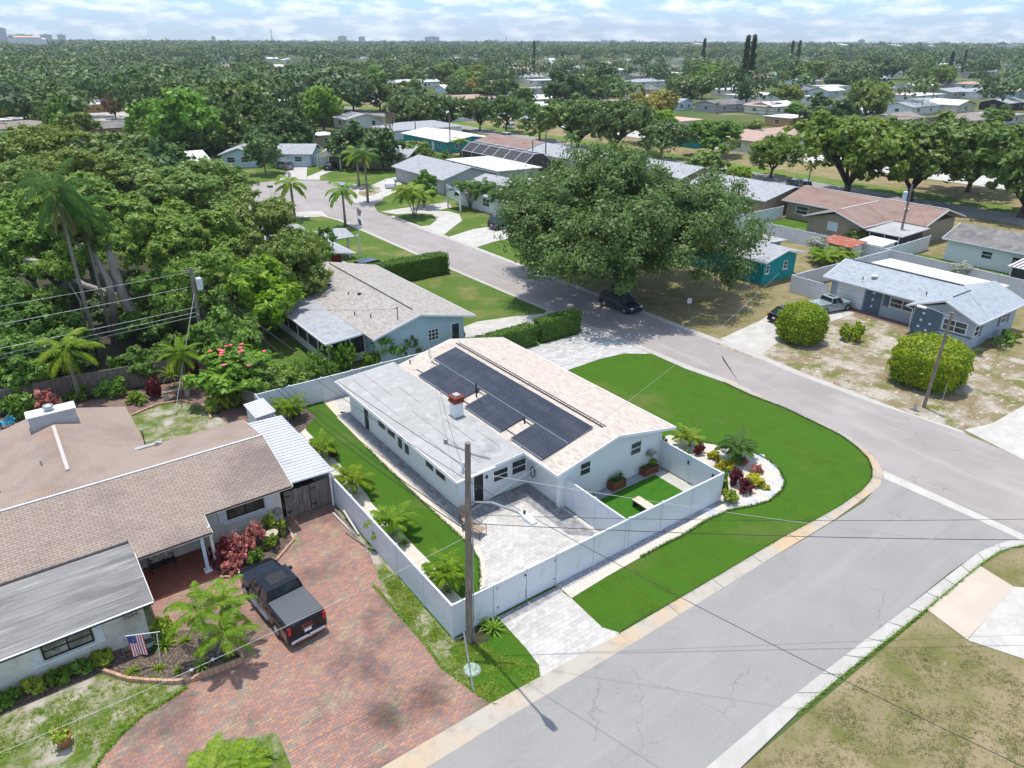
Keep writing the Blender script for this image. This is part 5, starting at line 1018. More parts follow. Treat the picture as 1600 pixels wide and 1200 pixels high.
slab([(88.6, 41.6, 2.35), (95.4, 41.6, 2.5), (95.4, 46.3, 2.5), (88.6, 46.3, 2.35)], .1).build('patio_cover', m_rfflat, BH); MB().box(89.2, 42.2, .4, 95, 42.25, 2.3).box(89.2, 42.2, .4, 89.25, 46, 2.3).build('patio_screen', m_screen, BH)
for y in (42.2, 44, 45.9): MB().box(89.12, y-.05, 0, 89.24, y+.05, 2.3).build('patio_post', m_trim, BH)
win(BH, 'x', 89, 50.2, 51.6, 1.3, 2.4, rails=1, glass=m_paleblue); MB().ring([(.02, 3.6), (.3, 3.62), (.25, 3.8)], 98.5, 46.5, 10).build('roof_vent', m_trim, BH); win(BH, 'x', 96, 59, 61, .9, 2.1)
MB().bar((100.7, 42.3, 4.13), (100.7, 63, 4.13), .15, .05).bar((90, 50.7, 4.03), (99, 50.7, 4.03), .15, .05).build('ridge_cap', m_rfwhite, BH)
sh2 = thing('shed', 'small shed with rusty red striped metal roof by the white fence', 'shed', (82.5, 45.0, 0)); MB().box(81, 43.6, 0, 83.6, 47.2, 1.9).build('wall', m_vinyl, sh2)
slab([(80.5, 43.2, 1.95), (84, 43.2, 2.15), (84, 47.6, 2.15), (80.5, 47.6, 1.95)], .06).build('roof', m_rust, sh2)
sh3 = thing('shed', 'low white metal roofed store beside the rusty roofed shed', 'shed', (86.5, 43.4, 0)); MB().box(84.9, 42, 0, 88, 44.8, 1.7).build('wall', m_vinyl, sh3); slab([(84.7, 41.8, 1.75), (88.3, 41.8, 1.9), (88.3, 45.2, 1.9), (84.7, 45.2, 1.75)], .06).build('roof', m_metal, sh3)
# far right white house
FR = shouse('white block house with dark grey roof at the right edge beyond the fence', 91.2, 99, 18, 38.2, m_rfdark, m_white, 'y', rise=1.3, wins=(('w', 33.2, 1.2, 1.1, 2.0), ('w', 30, 1.2, 1.1, 2.0)))
slab([(86.2, 18, 2.2), (91.6, 18, 2.5), (91.6, 29.0, 2.5), (86.2, 29.0, 2.2)], .06).build('patio_roof', m_metal, FR)
mb = MB()
for k in range(26): y = 18.1+k*.42; mb.hexa([(86.2, y, 2.21), (91.6, y, 2.51), (91.6, y+.1, 2.51), (86.2, y+.1, 2.21)], [(86.2, y+.02, 2.3), (91.6, y+.02, 2.6), (91.6, y+.08, 2.6), (86.2, y+.08, 2.3)])
mb.build('roof_ribs', m_wood, FR); MB().box(86.6, 18.4, .5, 86.66, 28.6, 2.1).box(86.6, 28.6, .5, 91, 28.66, 2.2).build('patio_screen', m_screen, FR); MB().box(86.55, 18.4, 0, 86.7, 28.7, .5).build('knee_wall', m_white, FR)
for k in range(6): MB().box(86.53, 18.4+k*2.04, .5, 86.65, 18.5+k*2.04, 2.15).build('patio_post', m_trim, FR)
# pale roofed house left of the green yard
GB = shouse('tan house with pale grey roof left of the green fenced yard', 92.5, 106.5, 64, 80, m_rfgrey, m_tan, 'y', rise=1.3, wins=(('w', 68, 1.5, .9, 2.1),), vents=4)
slab([(88.5, 68, 2.3), (92.8, 68, 2.5), (92.8, 76, 2.5), (88.5, 76, 2.3)], .08).build('patio_cover', m_rfwhite, GB)
for y in (68.2, 72, 75.8): MB().box(88.6, y-.06, 0, 88.72, y+.06, 2.25).build('patio_post', m_trim, GB)
# houses round the cul-de-sac and beyond
BL = shouse('pale blue gable house with grey roof at the left of the turning circle', 43.2, 51.2, 154, 163, m_rfgrey, m_paleblue, 'y', rise=1.3, wins=(('s', 45.5, 1.6, 1, 2.1), ('s', 48.2, 1.6, 1, 2.1))); BL.rotation_euler = (0, 0, RAD(-30))
B2 = shouse('pale blue house with grey roof and open drive facing the turning circle', 51.8, 61.2, 149.2, 159, m_rfgrey, m_paleblue, 'x', rise=1.4, wins=(('s', 53.6, .9, 1, 2), ('s', 58.2, 1.6, 1, 2)), doors=(('s', 55.2),)); B2.rotation_euler = (0, 0, RAD(-35))
TN = thing('house', 'tan house with white window surrounds at the back of the turning circle', 'house', (69.5, 142.5, 0), RAD(-52))
a1 = RAD(0)
mb = MB(); gwall(mb, 60.5, 78, 138, 147, 2.5, 3.8, 'x'); mb.build('wall', m_tan, TN); mb = MB(); gable(mb, 59.5, 79, 137.2, 148, 2.65, 4.1, 'x'); mb.build('roof', m_rfgrey, TN)
mb = MB(); gable(mb, 59.8, 65.4, 134.8, 143, 2.6, 3.7, 'y'); mb.build('porch_roof', m_rfgrey, TN); MB().add([(60.1, 134.9, 2.5), (65.1, 134.9, 2.5), (62.6, 134.9, 3.5), (60.1, 135.1, 2.5), (65.1, 135.1, 2.5), (62.6, 135.1, 3.5)], [(0,1,2),(3,5,4),(0,3,4,1),(1,4,5,2),(2,5,3,0)]).build('porch_gable', m_cream, TN)
for x in (60.2, 62.6, 65.1): MB().box(x-.12, 134.9, 0, x+.12, 135.15, 2.5).build('porch_post', m_cream, TN)
for x in (68.2, 74.5): win(TN, 'y', 138, x-.8, x+.8, .9, 2.1, mull=1); MB().box(x-1.4, 137.95, .85, x-.85, 138, 2.15).box(x+.85, 137.95, .85, x+1.4, 138, 2.15).build('shutters', m_trim, TN)
fascia(TN, [((59.5, 137.17, 2.58), (79, 137.17, 2.58)), ((59.8, 134.77, 2.53), (62.6, 134.77, 3.62)), ((62.6, 134.77, 3.62), (65.4, 134.77, 2.53))], h=.16)
GH = shouse('grey house with dark grey hip roof and board walls by the oval drives', 63.4, 75, 106, 124, m_rfgrey, m_greyw, 'y', rise=1.6, wins=(('w', 112, 1.2, 1, 2.1), ('w', 109, 1.2, 1, 2.1), ('s', 66.5, 1.1, 1, 2), ('s', 71.5, 1.1, 1, 2)))
slab([(75, 106.5, 2.9), (85, 106.5, 2.7), (85, 124, 2.7), (75, 124, 2.9)], .15).build('rear_flat_roof', m_rfwhite, GH); MB().box(75, 107, 0, 84.4, 123.5, 2.6).build('rear_wall', m_greyw, GH)
PH = shouse('white trimmed house with grey roof and small gabled entry porch behind the palms', 61.4, 74, 80, 99.5, m_rfgrey, m_white, 'y', rise=1.5, wins=(('w', 91, 1.8, .9, 2.1), ('w', 86, 1.8, .9, 2.1), ('s', 64.5, 1.1, 1, 2)))
mb = MB(); gable(mb, 58.8, 62.5, 93.5, 97.5, 2.7, 3.3, 'x'); mb.build('porch_roof', m_rfgrey, PH); 
for y in (93.7, 97.3): MB().box(58.9, y-.1, 0, 59.1, y+.1, 2.7).build('porch_post', m_trim, PH)
slab([(74, 82, 2.8), (83, 82, 2.6), (83, 99, 2.6), (74, 99, 2.8)], .12).build('rear_flat_roof', m_rfwhite, PH); MB().box(74, 82.5, 0, 82.4, 98.5, 2.5).build('rear_wall', m_greyw, PH)
fence('vinyl_fence', 'white vinyl fence between the grey house and the gabled entry porch', [(64, 105.8), (62.5, 99.5)], 1.8, m_vinyl, 2.5); fence('vinyl_fence', 'white vinyl fence between the blue and tan houses', [(58, 150), (60.5, 146)], 1.8, m_vinyl, 2.5)
TQ = shouse('turquoise walled house with white roof near the far verge', 90, 104, 148, 170, m_rfwhite, m_teal, 'y', rise=.9, wins=(('w', 152, 1.2, 1, 2.1), ('w', 158, 1.6, .9, 2.1), ('s', 93, 1.0, 1, 2), ('s', 97, 1.6, .9, 2.1)), doors=(('w', 155),))
MB().box(85.5, 155, 0, 88.3, 158.6, 1.9).build('wall', m_redw, thing('shed', 'dark red shed in front of the turquoise house', 'shed', (87, 157, 0)))
BR = shouse('house with red brown roof and screened white roofed porch beside the turquoise house', 97, 108, 128, 147, m_rffar, m_greyw, 'y', rise=1.2)
slab([(90.5, 128.5, 2.3), (97.2, 128.5, 2.6), (97.2, 139.5, 2.6), (90.5, 139.5, 2.3)], .1).build('porch_roof', m_rfwhite, BR); MB().box(91, 129, .2, 91.06, 139, 2.25).box(91, 129, .2, 96.8, 129.06, 2.4).build('screen', m_screen, BR)
GM = shouse('long house with grey roof and cream wall behind the big oak', 95.5, 107, 100, 126, m_rfgrey, m_cream, 'y', rise=1.3, wins=(('w', 118, 1.2, 1, 2.1),))
GC = shouse('pale grey gabled house with tan wall between oak and verge', 97, 108, 84, 97, m_rfgrey, m_tan, 'y', rise=1.4)
pc = thing('pool_cage', 'dark screened pool cage with white frame behind the grey house', 'pool enclosure', (88, 123, 0))
mb = MB(); sc = MB(); y0, y1, x0, x1 = 112, 134, 85.2, 91.5
for y in np.linspace(y0, y1, 7): mb.tube([(x0, y, 0), (x0, y, 2.7), ((x0+x1)/2-1, y, 4.2), ((x0+x1)/2+1, y, 4.2), (x1, y, 2.7), (x1, y, 0)], .05, 5)
for x, z in ((x0, 2.7), ((x0+x1)/2-1, 4.2), ((x0+x1)/2+1, 4.2), (x1, 2.7)): mb.tube([(x, y0, z), (x, y1, z)], .05, 5)
mb.build('frame', m_trim, pc)
sc.add([(x0, y0, 2.68), (x0, y1, 2.68), ((x0+x1)/2-1, y1, 4.17), ((x0+x1)/2-1, y0, 4.17), ((x0+x1)/2+1, y0, 4.17), ((x0+x1)/2+1, y1, 4.17), (x1, y1, 2.68), (x1, y0, 2.68), (x0, y0, 0), (x0, y1, 0), (x1, y0, 0)], [(0,1,2,3), (3,2,5,4), (4,5,6,7), (0,8,9,1), (0,3,4,7,10,8)]).build('screen', m_screen, pc)
wr = shouse('long white metal roofed building half hidden by trees at the upper left', 19.5, 38.5, 150.5, 161.5, m_rfwhite, m_tan, 'x', rise=1.3)
# ------------------------------------------------------------------ far houses placed where the photo shows their roofs
FH = [ # px, py of roof centre, width, depth, roof, wall, axis, words
 (1048,185,16,12,'peach',m_cream,'x'),(1095,204,20,14,'blue',m_teal,'x'),(1190,212,18,12,'rose',m_cream,'y'),(1125,160,16,12,'dark',m_greyw,'x'),(1061,158,9,8,'grey',m_paleblue,'y'),
 (1178,146,26,12,'white',m_white,'x'),(1196,163,13,10,'rose',m_cream,'y'),(1008,126,26,12,'grey',m_white,'x'),(1004,117,30,14,'dark',m_greyw,'x'),(1050,113,24,12,'white',m_white,'x'),(936,98,26,14,'white',m_cream,'x'),
 (950,95,20,12,'peach',m_cream,'y'),(1165,122,22,12,'rose',m_white,'x'),(1185,119,20,12,'red',m_white,'y'),(890,105,22,12,'white',m_white,'x'),(868,110,20,12,'grey',m_cream,'x'),(848,124,18,12,'white',m_white,'x'),
 (838,136,15,11,'grey',m_cream,'x'),(845,152,17,12,'white',m_white,'x'),(824,165,14,11,'white',m_white,'x'),(808,107,24,14,'peach',m_cream,'x'),(1209,163,15,11,'white',m_cream,'x'),(1214,206,13,11,'rose',m_cream,'x'),
 (1232,180,12,10,'white',m_orange,'x'),(1272,149,9,7,'white',m_white,'y'),(1340,172,17,12,'white',m_white,'x'),(1352,147,28,12,'rose',m_cream,'x'),(1393,144,20,12,'red',m_redw,'x'),(1366,136,20,12,'grey',m_white,'x'),
 (1436,132,30,12,'white',m_white,'x'),(1437,146,24,12,'white',m_white,'x'),(1481,141,22,14,'grey',m_greyw,'x'),(1424,163,20,12,'grey',m_white,'x'),(1398,182,16,11,'brown',m_cream,'x'),(1410,206,16,11,'white',m_white,'x'),
 (1525,141,24,14,'blue',m_white,'x'),(1515,130,14,10,'rose',m_white,'x'),(1500,183,18,13,'brown',m_tan,'x'),(1553,177,19,12,'grey',m_white,'x'),(1568,158,17,11,'grey',m_black,'x'),(1586,134,20,12,'rose',m_cream,'x'),
 (1455,154,16,10,'grey',m_white,'x'),(1320,168,16,11,'white',m_white,'x'),(150,160,17,12,'white',m_orange,'x'),(172,121,22,14,'grey',m_greyw,'x'),(168,135,16,11,'white',m_white,'x'),(182,145,14,10,'grey',m_white,'y'),
 (12,196,22,12,'brown',m_cream,'x'),(12,184,20,10,'white',m_white,'x'),(152,196,14,12,'dark',m_orange,'x'),(490,208,9,7,'white',m_tan,'x'),(560,182,13,10,'grey',m_white,'y'),(652,196,22,12,'grey',m_white,'x'),
 (596,129,24,11,'white',m_white,'x'),(652,127,24,10,'white',m_white,'x'),(735,152,30,12,'rose',m_cream,'x'),(715,172,16,10,'white',m_white,'x'),(448,140,14,9,'white',m_white,'x'),(70,118,20,12,'grey',m_white,'x'),
 (1255,126,20,12,'grey',m_white,'x'),(1300,133,20,12,'white',m_white,'x'),(1140,138,16,11,'white',m_cream,'x'),(960,160,14,10,'rose',m_white,'x'),(1595,112,24,12,'white',m_white,'x'),(1560,100,30,12,'white',m_white,'x'),(1390,112,24,12,'grey',m_white,'x')]
RFM = dict(peach=mn('peach_roof', [(0.55, 0.38, 0.29)], .85), blue=m_rfblue, rose=mn('rose_roof', [(0.42, 0.3, 0.26), ((.36, .25, .21), .6, .4, .7)], .9), dark=m_rfdark, grey=m_rfgrey, white=m_rfwhite, red=mn('red_roof', [(0.36, 0.17, 0.14)], .9), brown=mn('dusty_brown_roof', [(0.26, 0.22, 0.2)], .9))
words = dict(peach='peach', blue='blue grey', rose='dusty rose', dark='charcoal', grey='pale grey', white='white', red='red', brown='brown')
HB = []
def where(px, py):
    h = 'far left' if px < 250 else 'left of centre' if px < 600 else 'upper centre' if px < 900 else 'right of centre' if px < 1200 else 'upper right' if px < 1450 else 'right edge'
    v = 'near the skyline' if py < 105 else 'among distant trees' if py < 135 else 'beyond the boulevard' if py < 175 else 'across the boulevard'
    return h+', '+v
HP = {}
for i, (px, py, w, d, rc_, wm, ax) in enumerate(FH):
    g = G(px, py, 3.0); x, y = g[0], g[1]; rn = random.Random(i); kd = rn.choice(['gable', 'gable', 'hip', 'flat']) if rc_ != 'white' else rn.choice(['gable', 'flat'])
    dist = hypot(x, y); sc_ = 1.0
    wl_ = {'m': 0}; ww = (('w', y, 1.6, .9, 2.1), ('s', x-w*.25, 1.6, .9, 2.1), ('s', x+w*.2, 1.2, .9, 2.1))
    shouse('%s %s-roofed house %s' % (words[rc_], kd, where(px, py)),
           x-w/2, x+w/2, y-d/2, y+d/2, RFM[rc_], wm, ax, kd, 2.8, 1.3 if kd != 'flat' else 0, wins=ww, vents=1, group='houses beyond the boulevard')
    HB.append((px-w*1129/dist/2-4, px+w*1129/dist/2+4, py-3, py+8, dist))
# ------------------------------------------------------------------ vehicles (x forward)
def wheel(parent, x, y, r, w=.22):
    s = 1 if y > 0 else -1
    t = MB().tube([(x, y-s*w, r), (x, y-s*.015, r), (x, y, r)], [r, r, r*.93], 18).build('wheel', m_rubber, parent, local=True, smooth=False)
    m = MB().tube([(x, y-.01*s, r), (x, y+.012*s, r)], [r*.66, r*.62], 14)
    for k in range(5):
        a = k*2*pi/5; m.bar((x, y+.018*s, r), (x+cos(a)*r*.6, y+.018*s, r+sin(a)*r*.6), .05, .05)
    m.build('rim', m_rim, t, local=True)
def car(label, cat, x, y, ang, L, W, Hh, pm, kind='sedan', name=None, group=None, plate=True):
    o = thing(name or {'sedan': 'parked_car', 'suv': 'parked_suv', 'pickup': 'pickup_truck'}[kind], label, cat, (x, y, 0.03), ang, group); h, w = L/2, W/2
    r = .31*Hh/1.45 if kind == 'sedan' else .36*Hh/1.7
    belt = Hh*.62 if kind != 'sedan' else Hh*.64; hood = belt*.97; z0 = r*.62
    wb = L*.30
    def prof(xs, inset, zt):
        pass
    body = MB()
    if kind == 'pickup':
        sec = [(-h+.02, .92, belt*1.13), (-h+.08, 1, belt*1.15), (-.62, 1, belt*1.15), (-.60, 1, belt), (h-1.55, 1, belt), (h-1.45, .99, belt*1.02), (h-.5, .95, belt*.98), (h-.12, .88, belt*.9), (h, .8, belt*.72)]
    elif kind == 'suv':
        sec = [(-h, .88, belt*.8), (-h+.06, .94, belt*.98), (-h+.3, 1, belt), (h-1.25, 1, belt), (h-.55, .95, belt*.92), (h-.12, .86, belt*.8), (h, .78, belt*.6)]
    else:
        sec = [(-h, .84, belt*.85), (-h+.08, .9, belt*1.0), (-h+.6, .98, belt*1.03), (h-1.3, 1, belt), (h-.6, .95, belt*.9), (h-.12, .85, belt*.76), (h, .76, belt*.6)]
    n = len(sec)
    for (sx, sw, sz) in sec:
        ww = w*sw; body.v += [(sx, -ww*.94, z0), (sx, -ww, z0+.12), (sx, -ww, sz*.72), (sx, -ww*.95, sz-.05), (sx, -ww*.8, sz), (sx, 0, sz+.02), (sx, ww*.8, sz), (sx, ww*.95, sz-.05), (sx, ww, sz*.72), (sx, ww, z0+.12), (sx, ww*.94, z0)]
    m = 11
    for i in range(n-1):
        for j in range(m-1): body.f.append((i*m+j, i*m+j+1, (i+1)*m+j+1, (i+1)*m+j))
        body.f.append((i*m+m-1, i*m, (i+1)*m, (i+1)*m+m-1))
    body.f.append(tuple(range(m))); body.f.append(tuple(range((n-1)*m, n*m))[::-1])
    body.build('body', pm, o, local=True, smooth=False)
    # greenhouse
    if kind == 'pickup': b0, b1, t0, t1, tw = -.72, h-1.42, -.55, h-2.0, .77
    elif kind == 'suv': b0, b1, t0, t1, tw = -h+.12, h-1.15, -h+.45, h-1.85, .78
    else: b0, b1, t0, t1, tw = -h+.45, h-1.15, -h+1.05, h-1.95, .72
    gz = Hh-.05; B = [(b0, -w*.93, belt-.04), (b1, -w*.9, belt-.04), (b1, w*.9, belt-.04), (b0, w*.93, belt-.04)]; T = [(t0, -w*tw, gz), (t1, -w*tw, gz), (t1, w*tw, gz), (t0, w*tw, gz)]
    MB().hexa(B, T).build('windows', m_glass, o, local=True)
    rf = MB().hexa([(t0-.06, -w*tw-.02, gz-.02), (t1+.08, -w*tw-.02, gz-.03), (t1+.08, w*tw+.02, gz-.03), (t0-.06, w*tw+.02, gz-.02)], [(t0, -w*tw*.93, Hh), (t1-.02, -w*tw*.93, Hh), (t1-.02, w*tw*.93, Hh), (t0, w*tw*.93, Hh)])
    rf.bevel(.02); ro = rf.build('roof', pm, o, local=True)
    if kind == 'pickup': MB().box(t0+.25, -w*.45, Hh+.001, t1-.3, w*.45, Hh+.012).bevel(.004).build('sunroof', m_black, ro, local=True)
    if kind == 'suv':
        MB().tube([(t0+.1, -w*.66, Hh+.05), (t1-.1, -w*.66, Hh+.05)], .018, 5).tube([(t0+.1, w*.66, Hh+.05), (t1-.1, w*.66, Hh+.05)], .018, 5).build('roof_rails', m_chrome, ro, local=True)
    pl = MB()
    for s in (-1, 1):
        pl.tube([(b0, s*w*.93, belt-.03), (t0, s*w*tw, gz)], .045, 5).tube([(b1, s*w*.9, belt-.03), (t1, s*w*tw, gz)], .035, 5)
        for f in ((.5,) if kind != 'suv' else (.35, .68)): xb = b0+(b1-b0)*f; xt = t0+(t1-t0)*f; pl.tube([(xb, s*w*.93, belt-.03), (xt, s*w*tw, gz)], .03, 5)
        pl.tube([(t0, s*w*tw, gz), (t1, s*w*tw, gz)], .03, 5)
    pl.build('pillars', pm, o, local=True)
    ht = MB()
    for s in (-1, 1): ht.tube([(b0+.1, s*w*.955, belt-.01), (b1-.05, s*w*.93, belt-.01)], .014, 4)
    ht.build('window_trim', m_chrome, o, local=True)
    for s in (-1, 1):
        for wx in (-wb-(.02 if kind != 'pickup' else -.05), wb+.06):
            MB().tube([(wx, s*(w-.26), r), (wx, s*(w+.004), r)], r*1.18, 16).build('wheel_arch', m_black, o, local=True); wheel(o, wx, s*(w+.012), r)
        MB().box(b1-.35, s*w, belt-.02, b1-.2, s*(w+.2), belt+.13).bevel(.02).build('mirror', pm, o, local=True)
        MB().box(-h-.012, s*(w*.86)-.07, belt*.62 if kind != 'pickup' else belt*.72, -h+.1, s*(w*.86)+.07, belt*.9 if kind != 'pickup' else belt*1.08).bevel(.015).build('taillight', m_redlight, o, local=True)
        MB().box(h-.16, s*(w*.72)-.13, belt*.66, h+.0, s*(w*.72)+.13, belt*.8).bevel(.02).build('headlight', m_lamp, o, local=True)
        for dx in ((.45, -.35)): MB().box(dx, s*w-.005, belt*.86, dx+.16, s*(w+.025), belt*.9).build('door_handle', m_chrome, o, local=True)
    MB().box(-h-.05, -w*.86, z0+.02, -h+.1, w*.86, z0+.18).bevel(.03).build('rear_bumper', m_chrome if kind == 'pickup' else pm, o, local=True)
    MB().box(h-.1, -w*.78, z0, h+.05, w*.78, z0+.17).bevel(.03).build('front_bumper', m_black, o, local=True); MB().box(h-.04, -w*.42, belt*.5, h+.012, w*.42, belt*.74).build('grille', m_black, o, local=True)
    if plate: MB().box(-h-.022, -.16, belt*.55, -h-.0, .16, belt*.55+.15).build('number_plate', m_lamp, o, local=True)
    return o
pk = car('black crew cab pickup with grey tonneau cover parked on the brick driveway', 'pickup truck', 6.62, 26.75, RAD(95.5), 5.35, 1.86, 1.72, p_black, 'pickup')
hh = 5.35/2; bl_ = 1.72*.62
MB().box(-hh+.1, -.83, bl_*1.15+.01, -.74, .83, bl_*1.15+.05).bevel(.012).build('tonneau_cover', mn('vinyl_cover', [(0.085, 0.095, 0.105)], .5), pk, local=True)
MB().box(-hh-.012, -.7, bl_*.62, -hh+.03, .7, bl_*1.12).build('tailgate', p_black, pk, local=True)
MB().box(-hh-.03, -.24, bl_*.74, -hh-.012, .24, bl_*.76).build('tailgate_strip', m_chrome, pk, local=True)
t_ = text_obj('GMC', 'tailgate_lettering', .19, m_redlight, pk, (-hh-.02, 0, bl_*.84), (pi/2, 0, -pi/2), .008, local=True)
t2 = text_obj('GMC', 'lettering_edge', .205, m_chrome, pk, (-hh-.014, 0, bl_*.835), (pi/2, 0, -pi/2), .004, local=True)
MB().tube([(-hh-.0, 0, .42), (-hh-.2, 0, .42)], .03, 6).build('tow_hitch', m_chrome, pk, local=True)
sm = MB()
for s in (-1, 1):
    for x_ in (-.72, .25, 1.2): sm.box(x_, s*.905, .45, x_+.02, s*.935, 1.05)
    sm.box(-2.3, s*.9, .98, -.8, s*.935, .995)
sm.box(1.22, -.78, 1.06, 1.24, .78, 1.088); sm.build('panel_gaps', m_rubber, pk, local=True)
MB().box(-.6, -.6, 1.69, .55, .6, 1.7).build('roof_ribs', p_black, pk, local=True)
for s in (-1, 1): MB().box(-.75, s*.9-.05, .36, 1.2, s*.9+.09, .41).build('side_step', m_chrome, pk, local=True)
car('dark blue estate car parked in the shade under the big oak', 'car', 48.0, 47.6, RAD(-90), 4.5, 1.75, 1.45, p_navy, 'suv')
car('silver green pickup parked before the white garage door', 'pickup truck', 64.0, 35.3, RAD(-12), 4.7, 1.7, 1.5, p_green, 'pickup')
car('black saloon half hidden behind the smaller clipped bush', 'car', 58.6, 36.0, RAD(-6), 4.4, 1.7, 1.35, p_black, 'sedan')
car('dark blue suv on the pale drive left of the big oak', 'car', 58.4, 81.6, RAD(8), 4.6, 1.85, 1.7, p_navy, 'suv')
car('grey saloon nosed beside the dark blue suv near the oak', 'car', 59.5, 79.0, RAD(10), 4.4, 1.7, 1.35, p_grey, 'sedan')
car('white saloon on the white curved drive before the grey hip roofed house', 'car', 60.2, 118.6, RAD(60), 4.4, 1.75, 1.4, p_white, 'sedan')
car('silver suv parked on the turning circle beside the white drive', 'car', 51.2, 118.5, RAD(70), 4.5, 1.8, 1.55, p_silver, 'suv')
car('grey suv in front of the pale blue house', 'car', 51.8, 148.2, RAD(100), 4.6, 1.85, 1.65, p_grey, 'suv')
car('black hatchback on the drive of the tan house', 'car', 59.3, 142.6, RAD(48), 4.3, 1.75, 1.5, p_black, 'sedan')
car('dark pickup roof just showing by the red walled house', 'car', 33.9, 72.6, RAD(10), 4.4, 1.75, 1.5, p_navy, 'suv')
for px, py, pm, lb, an in ((996, 245, p_black, 'black suv at the verge behind the big oak', 100), (788, 212, p_white, 'white van parked by the red brown roof at the verge', 95), (1238, 287, p_navy, 'dark blue car beyond the pale roof by the verge', 40), (1258, 289, p_grey, 'grey car next to the dark blue one beyond the pale roof', 40),
    (442, 147, p_navy, 'blue pickup on the distant street left of centre', 10), (1385, 195, p_white, 'white car on a drive beyond the boulevard', 20), (165, 206, p_white, 'white car inside the orange walled carport', 30), (795, 197, p_white, 'small white car on the boulevard', 92)):
    g = G(px, py, .7); car(lb, 'car', g[0], g[1], RAD(an), 4.5, 1.8, 1.6, pm, 'suv')
# ------------------------------------------------------------------ poles and cables
def upole(label, x, y, h, top=None, r=.15, arm=None, name='utility_pole', extras=()):
    o = thing(name, label, 'utility pole', (x, y, 0)); tx, ty = (top or (x, y)); d = (tx-x, ty-y)
    MB().tube([(0, 0, -.2), (d[0]*.5, d[1]*.5, h*.5), (d[0], d[1], h)], [r, r*.88, r*.7], 10).build('pole', m_pole, o, local=True)
    return o
# near pole
P1 = upole('tall weathered wooden pole with street lamp at the corner of the white fence', 12.42, 19.98, 9.85, (12.62, 19.98), .16)
MB().tube([(.2, -.05, 9.5), (-.35, .55, 9.75)], .05, 6).ring([(.02, 9.7), (.08, 9.75), (.08, 9.95), (.03, 9.98)], -.4, .6, 8).tube([(.2, .05, 9.4), (.85, -.55, 9.2)], .05, 6).build('top_bracket', m_galv, P1, local=True)
MB().ring([(.05, 8.75), (.1, 8.8), (.06, 8.86), (.1, 8.92), (.05, 9.0)], .05, .12, 10).ring([(.05, 8.45), (.1, 8.5), (.06, 8.56), (.1, 8.62), (.05, 8.7)], .02, .16, 10).build('insulators', m_lamp, P1, local=True)
lm = MB().tube([(.2, -.1, 7.1), (.2, -.3, 7.35), (.2, -1.6, 8.05), (.2, -3.4, 8.6)], .045, 7).build('lamp_arm', m_galv, P1, local=True)
lh = MB(); lh.add([(.2+a, -3.3-b, 8.62+c) for a, b, c in [(-.06,0,-.03),(.06,0,-.03),(.06,0,.04),(-.06,0,.04),(-.17,.45,-.09),(.17,.45,-.09),(.15,.45,.08),(-.15,.45,.08),(-.12,.85,-.05),(.12,.85,-.05),(.1,.85,.04),(-.1,.85,.04)]], [(0,1,2,3),(0,4,5,1),(1,5,6,2),(2,6,7,3),(3,7,4,0),(4,8,9,5),(5,9,10,6),(6,10,11,7),(7,11,8,4),(8,11,10,9)])
lh.build('lamp_head', m_white, lm, local=True); MB().ring([(.05, 8.7), (.05, 8.8)], .2, -3.55, 8).build('photocell', m_black, lm, local=True)
MB().tube([(.17, -.12, 0), (.2, -.14, 3.0), (.26, -.12, 6.0)], .03, 6).build('conduit', m_galv, P1, local=True)
gw = thing('guy_anchor', 'slim galvanised pipe stub and cable guard beside the round green cover', 'pole', (*G(740, 1081)[:2], 0)); MB().tube([(0, 0, 0), (.25, 1.0, 2.2)], .035, 7).build('cable_guard', m_galv, gw, local=True)
mh = thing('manhole_cover', 'round pale green utility cover in the corner lawn', 'manhole cover', (*G(737, 1047)[:2], 0.015)); m_mh = mn('green_cover', [(0.3, 0.42, 0.34), ((.2, .27, .22), 7, .5, .62)], .8)
MB().ring([(.34, 0), (.34, .04), (.3, .05)], 0, 0, 22).build('cover', m_mh, mh, local=True); MB().ring([(.4, 0), (.4, .02)], 0, 0, 22).build('rim', m_rfdark, mh, local=True)
# left pole with transformer
P2 = upole('weathered pole with grey transformer before the dark trees at left', 11.38, 56.3, 8.0, (11.75, 56.9), .17)
MB().ring([(.05, 6.3), (.24, 6.32), (.25, 7.15), (.2, 7.22), (.05, 7.25)], .75, .45, 14).build('transformer', m_shed, P2, local=True)
MB().tube([(.35, .6, 7.6), (.9, .5, 7.7)], .035, 6).tube([(.35, .6, 7.75), (-.3, .8, 7.85)], .035, 6).tube([(.3, .5, 7.3), (.75, .45, 7.25)], .03, 6).ring([(.04, 7.7), (.08, 7.75), (.05, 7.85), (.08, 7.9), (.03, 7.98)], .95, .5, 8).build('bracket', m_galv, P2, local=True)
MB().bar((.1, .1, 4.6), (.1, -.5, 4.6), .05, .08).build('cable_bracket', m_galv, P2, local=True)
P3 = upole('leaning wooden street lamp pole in front of the large clipped bush', 50.85, 19.6, 7.3, (50.45, 19.3), .13, name='lamp_post')
a_ = MB().tube([(-.4, -.3, 7.0), (-.9, .9, 7.35), (-1.0, 1.2, 7.35)], .035, 6).build('lamp_arm', m_galv, P3, local=True); MB().box(-1.15, 1.1, 7.25, -.9, 1.75, 7.4).bevel(.05).build('lamp_head', m_white, a_, local=True)
P4 = upole('dark pole with pale blue transformer behind the ranch house fence', *G(1402, 388)[:2], 7.9, None, .16)
MB().ring([(.05, 5.9), (.26, 5.92), (.27, 7.0), (.2, 7.05)], -.45, .35, 14).build('transformer', m_paleblue, P4, local=True); MB().tube([(0, 0, 7.2), (.7, -.3, 7.3)], .03, 5).build('bracket', m_galv, P4, local=True)
